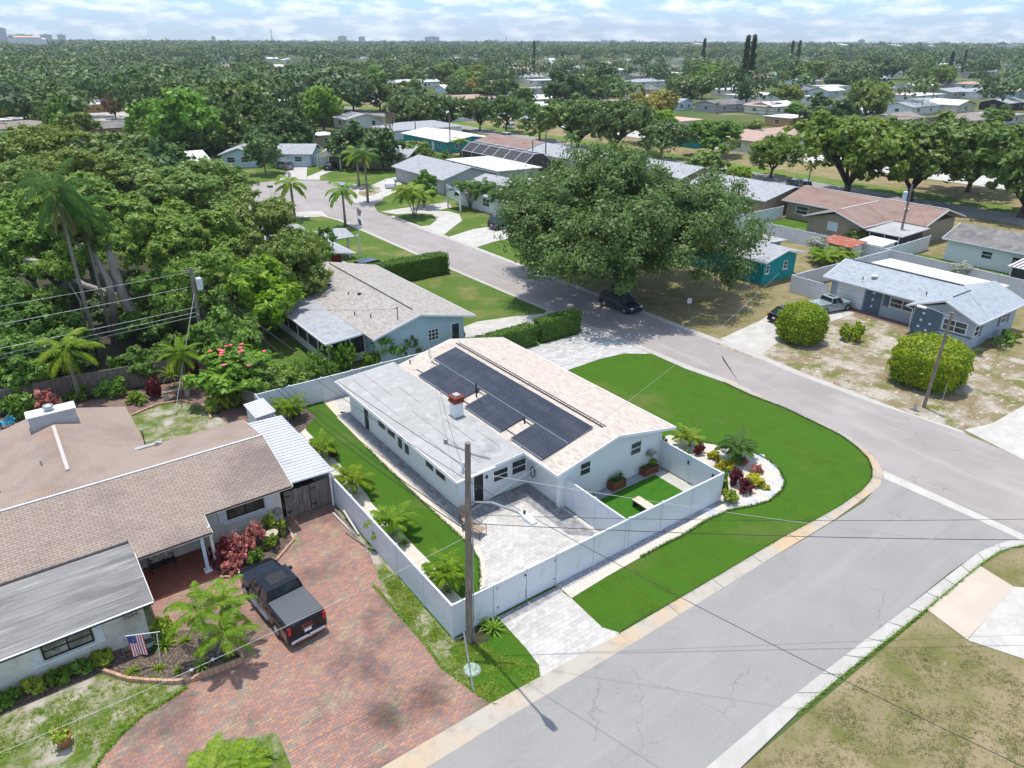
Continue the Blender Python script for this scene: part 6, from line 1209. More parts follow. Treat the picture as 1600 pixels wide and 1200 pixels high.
far_poles = [(1590,215,1575,262,'grey pole with transformer at the right edge by the verge trees'),(705,182,704,244,'slim dark pole beside the brown roof'),(852,212,852,262,'dark street lamp pole left of the oak top'),(833,237,832,258,'short post between the cream house and the pool cage'),(1036,203,1034,252,'tall grey lamp post in the meadow strip'),
  (467,102,467,122,''),(491,106,491,118,''),(541,107,541,124,''),(579,108,579,132,''),(582,114,582,130,''),(625,107,625,124,''),(748,103,748,118,''),(767,130,767,158,''),(842,104,842,122,''),(894,102,894,118,''),(981,100,981,118,''),(1034,114,1034,100,''),(839,130,839,160,''),(1140,104,1140,112,''),(527,138,527,152,''),(1136,127,1136,142,''),(650,205,650,220,'teal pole beside the turquoise house'),(1165,97,1165,110,''),(1335,163,1338,190,'tilted pole with brackets beyond the boulevard'),(1440,165,1437,178,'')]
for i, (tx, ty, bx_, by_, lb) in enumerate(far_poles):
    if by_ < ty: ty, by_ = by_, ty
    g = G(bx_, by_); d = hypot(g[0], g[1])
    hgt = min(13, max(5, (by_-ty)*d/1129*1.0))
    o = upole(lb or 'pale concrete power pole among the distant trees', g[0], g[1], hgt, None, .16 if d < 200 else .3)
    o.children[0].material_slots[0].link = 'OBJECT'; o.children[0].material_slots[0].material = m_conc if not lb else m_pole
    if not lb: o['group'] = 'power poles in the distance'; MB().bar((-.9, 0, hgt-.5), (.9, 0, hgt-.5), .15, .15).build('crossarm', m_conc, o, local=True)
    if 'lamp' in lb: MB().tube([(0, 0, hgt), (-.3, -.6, hgt+.5), (-.5, -1.6, hgt+.55)], .06, 5).box(-.62, -2.1, hgt+.48, -.42, -1.5, hgt+.6).build('lamp_arm', m_galv, o, local=True)
def cable(label, p, q, sag, r=.014, mat=None, group='overhead cables'):
    n = 22; pts = []
    for i in range(n+1): t = i/n; pts.append((p[0]+(q[0]-p[0])*t, p[1]+(q[1]-p[1])*t, p[2]+(q[2]-p[2])*t-4*sag*t*(1-t)))
    return one('overhead_cable', MB().tube(pts, r, 5, False), mat or m_wire, label, 'cable', group=group, smooth=True)
L2 = lambda z: (11.4+.37*z/8, 56.3+.6*z/8, z); N1 = lambda z: (12.42+.2*z/9.85, 19.98, z)
cable('thin top wire from the transformer pole to the near pole', L2(7.9), N1(8.75), .5)
cable('second wire down to the near pole, above the flat roof', L2(7.2), N1(8.2), .7, .012)
cable('lower thick communication cable crossing the side lawn to the near pole', L2(4.9), N1(6.1), .9, .022)
cable('lowest communication cable from transformer pole to near pole', L2(4.5), N1(5.8), 1.0, .02)
cable('middle cable between transformer pole and near pole', L2(5.2), N1(6.6), .8, .014)
for i, (z, px0, py0, lb) in enumerate(((7.7, 0, 490, 'highest'), (6.6, 0, 540, 'second'), (5.0, 0, 570, 'third'), (4.6, 0, 583, 'fourth'), (4.3, 0, 590, 'lowest'))):
    q = G(-220, (420, 482, 530, 545, 553)[i]+105, z+.3) ; a = L2(z); d = Vector((q[0]-a[0], q[1]-a[1], 0)); 
    cable(lb+' cable running from the transformer pole off to the left', a, (-34, 57.6-i*.12, z+.2), .55 if i > 0 else .45, .012 if i < 1 else .016, m_wire2)
cable('upper of the two cables crossing the lower street to the right', N1(6.6), (68, -16.5, 7.2), 1.3, .010); cable('lower of the two cables crossing the lower street to the right', N1(6.2), (66, -17.4, 6.5), 1.35, .014)
cable('black cable running from the near pole to the bottom edge', N1(8.2), (20.5, -10, 8.2), .8, .011); cable('thin pale cable over the front lawn to the bottom right', N1(8.6), (38, -8, 8.8), .7, .008, m_wire2)
cable('thin service drop from the near pole to the roof mast of the white house', N1(8.2), (23.2, 41.6, 4.6), .8, .01); cable('thin service drop crossing the pet yard wall', N1(6.7), (48, 31, 7.6), .8, .008, m_wire2)
cable('pale service drop over the pickup to the brown roofed house', N1(5.6), (-12, 20.5, 5.2), .6, .008, m_wire2)
cable('service drop to the porch roof of the pale blue house', L2(6.0), (24.8, 49.2, 4.3), .6, .01); cable('service drop from the transformer pole toward the shed', L2(5.6), (11.9, 33.0, 2.6), .5, .01)
one('guy_wire', MB().tube([L2(6.2), (7.4, 49.5, .1)], .02, 5), m_wire2, 'slanting guy wire with a guard left of the transformer pole', 'cable')
a4 = P4.location; cable('thin cable from the blue transformer pole across the ranch roof', (a4.x, a4.y, 7.6), (52, 18, 7.4), 1.0, .01); cable('thin cable along the fences behind the ranch house', (a4.x, a4.y, 7.4), (130, 38, 8.5), 1.2, .012)
for k, (z, lb) in enumerate(((9, 'upper'), (8, 'middle'), (7.2, 'lower'))): cable(lb+' cable strung along the far side of the boulevard', (171, 60, z), (176, 320, z), 1.2, .05)
# ------------------------------------------------------------------ small things in the yards
ch_ = thing('lounge_chair', 'brown sling patio chair on the pavers beside the near pole', 'chair', (*G(746, 836)[:2], .03), RAD(200)); m_sl = mn('sling_fabric', [(0.3, 0.22, 0.16)], .8)
MB().hexa([(-.28, -.3, .33), (.28, -.3, .33), (.28, .35, .38), (-.28, .35, .38)], [(-.28, -.3, .36), (.28, -.3, .36), (.28, .35, .41), (-.28, .35, .41)]).build('seat', m_sl, ch_, local=True)
MB().hexa([(-.28, -.62, .88), (.28, -.62, .88), (.28, -.3, .33), (-.28, -.3, .33)], [(-.28, -.64, .9), (.28, -.64, .9), (.28, -.33, .36), (-.28, -.33, .36)]).build('backrest', m_sl, ch_, local=True)
for s in (-.3, .3): MB().tube([(s, .35, 0), (s, .38, .55), (s, -.3, .6), (s, -.36, .3), (s, -.45, 0)], .02, 6).build('leg', m_black, ch_, local=True)
c2 = dup(ch_, (G(729, 822)[0], G(729, 822)[1], .03), RAD(160), label='second sling patio chair, half hidden by the near pole')
c3 = dup(ch_, (G(572, 634)[0], G(572, 634)[1], .03), RAD(60), label='small chair at the far end of the flat roofed wing')
mat_ = one('door_mat', MB().box(0, 0, 0, .75, .45, .02), mn('mat_brown', [(.1, .035, .03)], .9), 'dark red door mat before the patio door', 'door mat', (18.75, 27.75, .035)); mat_.location = (18.75, 27.75, .035); 
hs = thing('garden_hose', 'black garden hose coiled on the white wall in the patio corner', 'hose', (22.0, 28.2, 1.1)); mb = MB()
for k in range(3): mb.tube([(-.06-.02*k, -.4+.2*cos(t), .0+.34*sin(t)) for t in np.linspace(0, 2*pi, 15)], .018, 5, False)
mb.build('coil', m_black, hs, local=True)
for px, py, w_, lb in ((806+13, 0, 0, ''),) if False else (((1005, 786), None, .62, 'pale wooden bench in the pet yard close to the street fence'), ((958, 797), None, .5, 'pale wooden bench in the pet yard beside the divider fence')):
    g = G(*px, .45) if lb.startswith('pale wooden bench in the pet yard close') else (23.0, 21.6, 0); b = thing('bench', lb, 'bench', (g[0], g[1], .03), 0)
    MB().box(-.28, -.6, .4, .28, .6, .46).build('seat', mn('pale_wood', [(.62, .52, .42), ((.5, .4, .32), 3, .4, .7)], .8), b, local=True)
    for y in (-.52, .5): MB().box(-.26, y-.03, 0, .26, y+.03, .4).build('leg', m_black, b, local=True)
def planter(label, x, y, l, w, h, kinds):
    o = thing('planter_box', label, 'planter', (x, y, .03)); MB().box(-l/2, -w/2, 0, l/2, w/2, h).build('box', m_corten, o, local=True); MB().box(-l/2+.05, -w/2+.05, h, l/2-.05, w/2-.05, h+.01).build('soil', m_soil, o, local=True); return o
planter('rust red planter box with agaves against the white wall', 25.9, 24.95, 1.05, .5, .55, 0); planter('rust red planter box with small tree near the inner fence corner', 28.6, 24.98, 1.15, .5, .45, 0)
planter('low rust red planter by the divider fence', 23.4, 24.7, .9, .45, .3, 0)
for i, (x, y, z, s) in enumerate(((25.6, 24.95, .58, .8), (26.1, 24.95, .75, .8), (25.85, 24.9, .6, .65), (28.2, 24.98, .48, .6))): rosette('agave', x, y, ('larger', 'taller', 'middle', 'right-hand')[i]+' blue green agave in a rust planter', m_palmd, .55, 24, .07, z=z, s=s, name='agave', cat='plant', group='agaves in planters')
for x, y, lb in ((23.2, 24.7, 'yellow green spiky plant in the low planter'), (23.65, 24.7, 'second yellow green spiky plant in the low planter')): rosette('spk', x, y, lb, m_palmy, .55, 26, .06, z=.3)
shrub('ptree', 28.75, 25.0, .28, .45, 'small grey green tree in the right rust planter', m_silver, .09, 500, z=1.05, cat='plant'); shrub('pfl', 29.0, 25.0, .25, .35, 'orange flowering plant at the end of the right rust planter', m_shruby, .1, 500, z=.45, cat='plant')
shrub('ptop', 22.95, 24.9, .15, .6, 'small clipped conifer by the divider fence', m_hedge, .07, 500, z=.03, cat='plant')
# flag on pole in the planter bed
fp = thing('flag', 'United States flag hanging from a white pole in the mulch bed', 'flag', (*G(251, 1036)[:2], 0)); a = Vector(fp.location); t1 = Vector(onY(238, 996, a.y+.2))-a; t2 = Vector(onY(195, 994, a.y+.35))-a; t3 = Vector(onY(250, 987, a.y+.1))-a
MB().tube([(0, 0, 0), tuple(t1.lerp(t3, .6))], .018, 6).tube([tuple(t2), tuple(t3)], .016, 6).build('pole', m_trim, fp, local=True)
Wd, Hd = .58, 1.0; d = (t3-t2).normalized(); o0 = t2+d*.06; m_fw = mn('flag_white', [(.75, .74, .74)], .8); m_fr = mn('flag_red', [(.45, .03, .05)], .8); m_fb = mn('flag_blue', [(.02, .035, .2)], .8)
def fpt(u, v, off=0): 
    p = o0+d*(u*Wd); wv = .05*sin(u*9+v*3)*v; return (p.x+off*.0, p.y+wv-.12*v-off, p.z-v*Hd)
for s in range(13):
    mb = MB(); u0, u1 = s/13, (s+1)/13; v0 = .4 if s < 7 else 0
    for k in range(8): va = v0+(1-v0)*k/8; vb = v0+(1-v0)*(k+1)/8; mb.add([fpt(u0, va), fpt(u1, va), fpt(u1, vb), fpt(u0, vb)], [(0, 1, 2, 3)])
    mb.build('stripe', m_fr if s % 2 == 0 else m_fw, fp, local=True)
mb = MB()
for k in range(4): mb.add([fpt(0, .1*k), fpt(7/13, .1*k), fpt(7/13, .1*k+.1), fpt(0, .1*k+.1)], [(0, 1, 2, 3)])
cn = mb.build('canton', m_fb, fp, local=True); mb = MB()
for r in range(9):
    for c in range(6 if r % 2 == 0 else 5):
        u = (c+.5+(0 if r % 2 == 0 else .5))/6*7/13; v = (r+.5)/9*.4; p = fpt(u, v, .006); k = [(p[0]+.014*cos(q)*(1 if j % 2 == 0 else .45), p[1], p[2]+.014*sin(q)*(1 if j % 2 == 0 else .45)) for j, q in enumerate(np.linspace(0, 2*pi, 11)[:-1])]; mb.add(k, [tuple(range(10))])
mb.build('stars', m_fw, cn, local=True, normals=False)
# brick edging of the planter bed
eg = PP([(163,1051),(200,1063.5),(230,1066.5),(275,1068),(305,1063.5),(350,1047),(380,1035),(378.5,1024.5),(363.5,1014),(350,1002)]); ed = thing('brick_edging', 'curved brick edging round the palm planter bed', 'edging', (eg[0][0], eg[0][1], 0)); mb = MB()
for (p, q) in zip(eg[:-1], eg[1:]): mb.bar((*p, .1), (*q, .1), .12, .2 if q[0] < 3 else .34)
mb.build('bricks', m_edge, ed)
eg = PP([(430,858),(437,850),(440,840),(432,835)]) ; e2 = [(7.7, 30.3), (8.9, 31.2), (9.05, 32.2)]; ed = thing('brick_edging', 'curved brick edging in front of the pink croton bed', 'edging', (5, 30.3, 0)); mb = MB()
for p, q in zip([(4.95, 30.5), (5.6, 30.05), (7.6, 30.15), (8.9, 31.2)], [(5.6, 30.05), (7.6, 30.15), (8.9, 31.2), (9.05, 32.3)]): mb.bar((*p, .06), (*q, .06), .12, .12)
mb.build('bricks', m_edge, ed)
eg = [(4.0, 45)]+PP([(204,651),(245,633.5),(284,627),(323,636.5),(330,655)]); ed = thing('brick_edging', 'curved edging between the back lawn and the mulch bed', 'edging', (6, 46, 0)); mb = MB()
for p, q in zip(eg[:-1], eg[1:]): mb.bar((*p, .06), (*q, .06), .14, .14)
mb.build('bricks', m_edge, ed)
# loose timbers by the fence
tb = thing('timber_pile', 'loose old timbers lying along the foot of the driveway fence', 'timber', (11.6, 29.5, 0)); 
for i, (p, q) in enumerate((((11.5, 32.2, .08), (11.7, 28.3, .06)), ((11.72, 32.5, .1), (11.6, 28.8, .07)), ((11.85, 31.5, .5), (11.8, 29.6, .08)), ((11.35, 30.2, .05), (11.75, 28.2, .1)))): MB().bar(p, q, .1, .07).build('plank', m_wood if i % 2 else m_conc, tb)
for i, (px, py) in enumerate(((350, 1008), (355, 1011) if False else (327, 1036), (301, 1052), (345, 1005) if False else (354, 1009), (328, 998))): g = G(px, py); pass
for i, (px, py) in enumerate(((334, 1035), (301, 1052), (353, 1009), (328, 999))): one('path_light', MB().ring([(.02, .0), (.02, .18), (.09, .2), (.02, .24)], *G(px, py)[:2], 8), m_trim, 'small white path light in the palm planter, '+('front right', 'front left', 'rear right', 'rear middle')[i], 'garden light', (*G(px, py)[:2], 0), 'path lights')
bt = thing('bench', 'weathered stone bench by the back garden fence', 'bench', (8.2, 52.2, 0), RAD(-4)); MB().box(-.9, -.22, .6, .9, .22, .7).build('seat', m_pole, bt, local=True)
for x in (-.7, .7): MB().box(x-.15, -.18, 0, x+.15, .18, .6).build('leg', m_conc, bt, local=True)
# signs, flagpoles, bins, hydrant
def signpost(label, px, py, h, bw, bh, mat, z=None, cat='sign'):
    g = G(px, py); o = thing('sign_post', label, cat, (g[0], g[1], 0), RAD(-36)); MB().tube([(0, 0, 0), (0, 0, h)], .025, 6).build('post', m_galv, o, local=True)
    if bw: MB().box(-bw/2, -.03, h-bh, bw/2, -.015, h).build('board', mat, o, local=True)
    return o
sp = signpost('small white sign on a thin post in the shade below the oak', 1075, 490, 1.55, .38, .5, m_trim); mb = MB()
for k, w_ in enumerate((.24, .26, .2, .26)): mb.box(-w_/2, -.034, 1.45-k*.09, w_/2, -.03, 1.48-k*.09)
mb.build('lettering', m_black, sp.children[1], local=True)
signpost('thin white marker post beside the large clipped bush', 1471, 631, 1.7, .0, .0, m_trim, cat='post'); signpost('street sign on a post at the turning circle', 426, 320, 3.0, .9, .35, m_stripg)
hy = thing('fire_hydrant', 'small grey hydrant cap at the kerb near the leaning lamp pole', 'hydrant', (*G(1429, 641)[:2], 0)); MB().ring([(.12, 0), (.12, .3), (.14, .32), (.1, .42), (.03, .46)], 0, 0, 10).build('barrel', m_galv, hy, local=True); MB().tube([(-.18, 0, .25), (.18, 0, .25)], .05, 7).build('outlets', m_galv, hy, local=True)
fg = thing('flagpole', 'white flagpole with drooping dark flag in the left lawn', 'flagpole', (*G(564, 401)[:2], 0)); MB().tube([(0, 0, 0), (0, 0, 6.0)], .04, 7).build('pole', m_trim, fg, local=True)
MB().add([(0, 0, 5.9), (.55, -.1, 5.4), (.35, .0, 4.8), (0, 0, 5.0)], [(0,1,2,3)]).build('upper_flag', mn('flag_faded', [(.45, .3, .33)], .8), fg, local=True); MB().add([(0, 0, 4.7), (.4, 0, 4.3), (.45, 0, 3.6), (.1, 0, 3.9)], [(0,1,2,3)]).build('lower_flag', m_navyw, fg, local=True)
lp_ = thing('lamp_post', 'short white lamp post beside the flagpole', 'lamp post', (*G(561, 401)[:2], 0)); MB().tube([(0, 0, 0), (0, 0, 2.3)], .06, 8).build('post', m_trim, lp_, local=True); MB().ring([(.05, 2.3), (.13, 2.35), (.12, 2.6), (.03, 2.7)], 0, 0, 10).build('lantern', m_lamp, lp_, local=True)
fg2 = thing('flagpole', 'bare flagpole with small pale banner on the corner lawn by the turning circle', 'flagpole', (*G(458, 332)[:2], 0)); MB().tube([(0, 0, 0), (0, 0, 6.8)], .05, 7).build('pole', m_pole, fg2, local=True); MB().add([(0, 0, 6.0), (.4, 0, 5.7), (.3, 0, 5.0), (0, 0, 5.2)], [(0,1,2,3)]).build('flag', mn('flag_pale', [(.7, .55, .5)], .8), fg2, local=True)
m_bin = mn('blue_plastic', [(0.01, 0.06, 0.2)], .5); m_bing = mn('dark_green_plastic', [(0.02, 0.05, 0.04)], .5)
def wbin(label, x, y, mat): 
    o = thing('wheelie_bin', label, 'bin', (x, y, 0)); MB().hexa([(-.25,-.28,.05),(.25,-.28,.05),(.25,.28,.05),(-.25,.28,.05)], [(-.3,-.35,1.0),(.3,-.35,1.0),(.3,.35,1.0),(-.3,.35,1.0)]).build('body', mat, o, local=True); MB().box(-.33,-.38,1.0,.33,.38,1.08).bevel(.02).build('lid', mat, o, local=True)
    for s in (-.3, .3): MB().tube([(s-.03, .3, .1), (s+.03, .3, .1)], .1, 8).build('wheel', m_black, o, local=True)
wbin('blue wheelie bin beside the white entry porch', *G(710, 303)[:2], m_bin); wbin('dark green wheelie bin left of the blue one by the entry porch', *G(702, 305)[:2], m_bing); wbin('dark blue wheelie bin at the corner of the pale blue house', *G(482, 258)[:2], m_bin)
ac = thing('adirondack_chair', 'turquoise slatted garden chair behind the stained roof at left', 'chair', (*G(15, 668)[:2], 0), RAD(200)); m_aq = mn('turquoise_plastic', [(.03, .3, .45)], .5)
MB().box(-.3, -.3, .33, .3, .3, .38).build('seat', m_aq, ac, local=True); mb = MB()
for k in range(5): mb.box(-.28+k*.12, .28, .35, -.2+k*.12, .32, 1.0-.05*abs(k-2))
mb.build('backrest', m_aq, ac, local=True)
for s in (-.35, .35): MB().box(s-.05, -.35, 0, s+.05, -.27, .55).box(s-.06, -.38, .55, s+.06, .3, .59).build('armrest', m_aq, ac, local=True)
pt = thing('potted_plant', 'terracotta pot with yellow green plant in the weedy front lawn', 'plant', (*G(102, 1163)[:2], 0)); MB().ring([(.18, 0), (.27, .38), (.29, .4), (.29, .45), (.24, .45), (.23, .38)], 0, 0, 14).build('pot', m_terra, pt, local=True)
Q, C_ = crown_pts(5, .42, .35, 1.0, 8, 420, br=.42, leaf=.13); link('foliage', quads_mesh('foliage', Q, m_shruby), pt)
pt2 = thing('potted_plant', 'dark pot half sunk in the mulch beside the flag', 'plant', (*G(233, 1018)[:2], 0)); MB().ring([(.2, 0), (.3, .4), (.3, .45), (.25, .45)], 0, 0, 14).build('pot', m_bing, pt2, local=True)
bq = thing('barbecue', 'black covered barbecue behind the white flat roof of the ranch house', 'barbecue', (79.3, 38.0, 0)); MB().box(-.7, -.4, 0, .7, .4, .9).bevel(.1).build('cover', m_black, bq, local=True); MB().tube([(-.45, 0, .95), (.45, 0, .95)], .32, 10).build('lid', m_black, bq, local=True)
for k, (px, py, lb) in enumerate(((1380, 480, 'terracotta pot with a shrub before the ranch windows'), (1405, 484, 'small shrub pot nearer the entry of the ranch'))):
    g = G(px, py+4); o = thing('potted_plant', lb, 'plant', (g[0], g[1], 0)); MB().ring([(.2, 0), (.3, .4), (.32, .45)], 0, 0, 12).build('pot', m_terra, o, local=True); Q, C_ = crown_pts(8+k, .5, .4, 1.1, 7, 260, br=.4, leaf=.14); link('foliage', quads_mesh('foliage', Q, m_dark), o)
# ------------------------------------------------------------------ hedges and bushes
hedge('long clipped hedge with lit top between the flagpole lawn and the grey beige roof', 28.6, 67.2, 40.6, 68.9, 2.2)
hedge('rear hedge left of the gap, between white house and pale blue house', 27.0, 44.9, 35.6, 46.1, 1.75); hedge('clipped hedge right of the gap beside the road', 36.3, 45.0, 40.7, 46.3, 1.9)
roundbush('large yellow green clipped bush behind the leaning lamp pole', 55.0, 21.6, 2.35, 2.5, 3.5, m_hedgey, .15, 130, rz=RAD(12), e=3.0); roundbush('smaller squarish clipped bush in front of the black saloon', 54.8, 32.4, 1.75, 1.8, 3.2, m_hedgey, .14, 140, core=m_hedge, e=3.2)
shrub('rosebush', *G(1329, 532)[:2], 1.15, 1.7, 'loose shrub with pale flowers between the two clipped bushes', m_hedgey, .16, 1500, K=14)
rnd = random.Random(11)
# row of foundation shrubs along the cream front wall
for i in range(8): shrub('found%d' % (i % 2), -6.4+i*.84, 27.95+rnd.uniform(-.1, .1), .42, .6, 'rounded shrub with pale new leaves along the cream wall', m_shruby if i % 3 == 1 else m_shrub, .15, 700, group='foundation shrubs along the cream wall')
for i, (x, y, r, h, m_, lb) in enumerate(((5.5, 31.6, .6, 1.3, m_purple, 'dark red leaved shrub behind the pink croton'), (6.1, 31.3, .8, 1.35, m_redlf, 'pink and red croton in front of the window'), (7.2, 31.8, .75, 1.4, m_redlf, 'second pink croton nearer the window'), (5.6, 30.8, .55, .8, m_redlf, 'low coppery shrub at the front of the bed'), (8.2, 32.3, .65, 1.2, m_shruby, 'green and cream variegated shrub by the wall corner'), (7.9, 31.2, .55, .8, m_palm, 'light green grassy shrub beside the bird bath'), (6.8, 30.8, .5, .6, m_shrub, 'low green shrub at the bed edge'))):
    shrub('bed%d' % (i % 3), x, y, r, h, lb, m_, .13, 1100, z=0)
for i, (px, py, m_, L_, lb) in enumerate(((258, 1010, m_palmy, .7, 'yellow striped spiky plant behind the flag'), (290, 1002, m_palmy, .45, 'smaller yellow spiky plant beside the palms'), (209, 1050, m_palmy, .4, 'low spiky plant at the foot of the flag'), (249, 1046, m_palmy, .4, 'low spiky plant at the foot of the flag pole'), (278, 1050, m_palmy, .35, 'low spiky plant between flag pole and palms'), (315, 1042, m_palm, .55, 'green tufted plant at the planter front'), (358, 1027, m_palm, .35, 'small green tuft at the planter corner'), (210, 978, m_palmy, .6, 'orange tinged bromeliad at the cream wall corner'))): rosette('spk', *G(px, py)[:2], lb, m_, .55, 26, .06, s=L_/.5)
shrub('yelsh', *G(262, 990)[:2], .55, .85, 'bright yellow green variegated shrub at the wall corner', m_shruby, .15, 900)
# subject house garden
cr_ = [(30.6, 26.4, .6), (30.5, 25.4, .6), (30.55, 24.4, .6), (30.5, 23.4, .6), (30.5, 22.4, .65), (30.45, 21.5, .6), (30.7, 27.3, .5)]
for i, (x, y, r) in enumerate(cr_): shrub('cr%d' % (i % 2), x+.15, y, r, 1.15, 'glossy green shrub in the row outside the pet yard fence', m_shrub, .16, 900, group='green shrubs outside the pet yard fence')
for px, py, r, h, m_, lb in ((1118, 712, .45, .5, m_ylw2, 'golden mound shrub nearest the lawn palm'), (1132, 728, .6, .55, m_ylw2, 'middle golden mound shrub'), (1184, 752, .75, .55, m_ylw2, 'largest golden mound shrub at the bed front'), (1150, 752, .5, .9, m_purple, 'burgundy cordyline beside the golden mound'), (1163, 762, .55, .8, m_purple, 'front burgundy cordyline in the gravel'), (1092, 705, .4, .7, m_purple, 'burgundy plant at the rear of the gravel bed'), (1163, 722, .3, .5, m_redlf, 'small rust coloured shrub in the gravel'), (1182, 734, .4, .65, m_redlf, 'red and green croton in the gravel'), (1147, 718, .4, .6, m_shrub, 'dark green shrub under the lawn palm'), (1138, 780, .5, .7, m_shruby, 'cream variegated shrub at the fence corner'), (1128, 762, .6, .9, m_shrub, 'green shrub at the fence corner')):
    g = G(px, py+6); shrub('gb%d' % (len(lb) % 3), g[0], g[1], r, h, lb, m_, .11, 900)
rosette('agb', *G(770, 985)[:2], 'strap leaved green plant at the foot of the near pole', m_palm, .55, 30, .07, s=1.3); rosette('agb', *G(758, 978)[:2], 'second strap leaved plant by the gate post', m_palm, .55, 30, .07, s=1.0)
for i, (px, py) in enumerate(((598, 800), (668, 888), (700, 925), (520, 712), (632, 850))): g = G(px, py); (rosette('agb', g[0], g[1], 'small leafy plant in the gravel strip by the side fence', m_palm, .55, 30, .07, s=.8, group='leafy plants in the gravel strip') if i != 3 else shrub('cr0', g[0], g[1], .3, .6, 'burgundy plant between the side lawn palms', m_purple, .14, 500))
shrub('yelsh', 14.0, 44.6, .6, .9, 'leafy shrub in the rear corner of the side garden', m_palmy, .15, 900)
# lime shrubs behind the rear fence
for i, (px, py, r, h, m_) in enumerate(((510, 590, 1.5, 2.0, m_shrub), (545, 575, 1.0, 2.2, m_bright), (615, 560, 1.7, 2.6, m_bright), (480, 600, 1.2, 1.6, m_shrub), (585, 575, .8, 1.4, m_shrub), (640, 555, 1.3, 1.8, m_shrub), (665, 545, 1.2, 1.5, m_hedge), (690, 537, 1.2, 1.4, m_hedge), (715, 531, 1.0, 1.4, m_hedge))):
    g = G(px, py, .2); shrub('lime%d' % (i % 3), g[0], g[1]+.6, r, h, 'leafy green shrub behind the rear vinyl fence', m_, .16, 1600, group='shrubs behind the rear fence', K=14)
# back garden of the brown roofed house
for i, (px, py, r, h, m_, lb) in enumerate(((240, 620, .6, 1.5, m_purple, 'burgundy cordyline beside the back lawn'), (300, 590, .5, 1.3, m_purple, 'burgundy cordyline below the feather palm'), (215, 628, .9, .8, m_palmy, 'lime yellow shrub at the back bed edge'), (175, 620, 1.0, 1.3, m_shrub, 'broad leaved shrub before the board fence'), (188, 600, .8, 1.8, m_shrub, 'frangipani like shrub before the board fence'), (120, 625, 1.1, 1.0, m_shrub, 'green shrub between chimney and fence'), (30, 650, 1.2, 1.6, m_shrub, 'green shrub behind the stained roof ridge'), (75, 640, .9, 1.3, m_redlf, 'coppery shrub left of the wide chimney'), (380, 630, 1.0, 1.6, m_shrub, 'shrub left of the ribbed shed roof'), (345, 640, .9, 1.2, m_shruby, 'shrub with yellow leaves by the mulch bed'))):
    g = G(px, py); shrub('bk%d' % (i % 3), g[0], g[1], r, h, lb, m_, .16, 1200, K=12)
for px, py, s, lb in ((270, 605, 2.2, 'tall yellow striped dracaena by the garden bench'), (40, 628, 2.4, 'yellow striped dracaena at the far left of the fence')): g = G(px, py); rosette('spk', g[0], g[1], lb, m_palmy, .55, 26, .06, z=.9, s=s)
mb = MB()
for px, py, z in ((378, 575, 3.4), (358, 562, 3.8), (374, 621, 2.5), (345, 623, 2.2), (318, 600, 2.9), (355, 600, 2.8), (392, 590, 3)): g = G(px, py, z); mb.ring([(.02, g[2]-.1), (.16, g[2]), (.12, g[2]+.12), (.02, g[2]+.14)], g[0], g[1], 7)
# ------------------------------------------------------------------ tree prototypes
tree_proto('hero', 'live_oak', 5, 13.2, 12.9, 80, 230000, m_oak, m_barkd, leaf=.225, z0=2.9, r0=.6, limbs=18, fork=2.6, br=.27, cut=-.45, stray=.10)
tree_proto('oak1', 'oak_tree', 11, 6.5, 9.5, 34, 15000, m_oakfar, m_barkd, leaf=.42, z0=2.6, r0=.3, limbs=8, fork=2.0, br=.32)
tree_proto('oak2', 'oak_tree', 12, 7.5, 9.0, 40, 17000, m_oakyel, m_barkd, leaf=.42, z0=2.2, r0=.36, limbs=9, fork=1.4, br=.28, cut=-.2, bend=.0) if False else tree_proto('oak2', 'oak_tree', 12, 7.5, 9.0, 40, 17000, m_oakyel, m_barkd, leaf=.42, z0=2.4, r0=.36, limbs=9, fork=1.4, br=.28, cut=-.2)
tree_proto('young', 'young_tree', 13, 3.6, 6.5, 16, 6500, m_oak, m_bark, leaf=.3, z0=1.6, r0=.12, limbs=5, br=.4)
tree_proto('near1', 'broadleaf_tree', 21, 6.0, 11, 46, 42000, m_olive, m_bark, leaf=.26, z0=2.8, r0=.26, limbs=9, br=.28)
tree_proto('near2', 'broadleaf_tree', 22, 5.5, 10, 34, 32000, m_bright, m_bark, leaf=.30, z0=2.4, r0=.24, limbs=9, br=.32, asp=1.9)
tree_proto('feather', 'feathery_tree', 23, 6.5, 11, 60, 40000, m_feath, m_bark, leaf=.24, z0=4.5, r0=.26, limbs=9, br=.22, asp=2.4, up=.9)
tree_proto('mango', 'lime_leaved_tree', 24, 3.6, 8.5, 24, 16000, m_mango, m_bark, leaf=.32, z0=1.5, r0=.22, limbs=6, br=.36, asp=2.0)
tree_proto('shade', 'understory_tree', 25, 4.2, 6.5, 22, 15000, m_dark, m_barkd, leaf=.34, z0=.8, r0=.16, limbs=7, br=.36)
tree_proto('yellow', 'yellow_tree', 26, 6, 10, 24, 9000, m_yell, m_bark, leaf=.55, z0=1.5, r0=.3, limbs=6, br=.34)
tree_proto('mid1', 'broadleaf_tree', 31, 6.5, 10.5, 26, 5200, m_oakfar, m_barkd, leaf=.72, z0=2, r0=.3, limbs=6, br=.34)
tree_proto('mid2', 'broadleaf_tree', 32, 6.0, 10, 22, 5000, m_dark, m_barkd, leaf=.72, z0=1.5, r0=.3, limbs=6, br=.36)
tree_proto('mid3', 'broadleaf_tree', 33, 6.0, 10, 24, 5200, m_oakyel, m_barkd, leaf=.7, z0=1.6, r0=.3, limbs=6, br=.34)
tree_proto('mid4', 'bright_tree', 34, 6.0, 10, 24, 5200, m_bright, m_bark, leaf=.7, z0=1.6, r0=.3, limbs=6, br=.34)
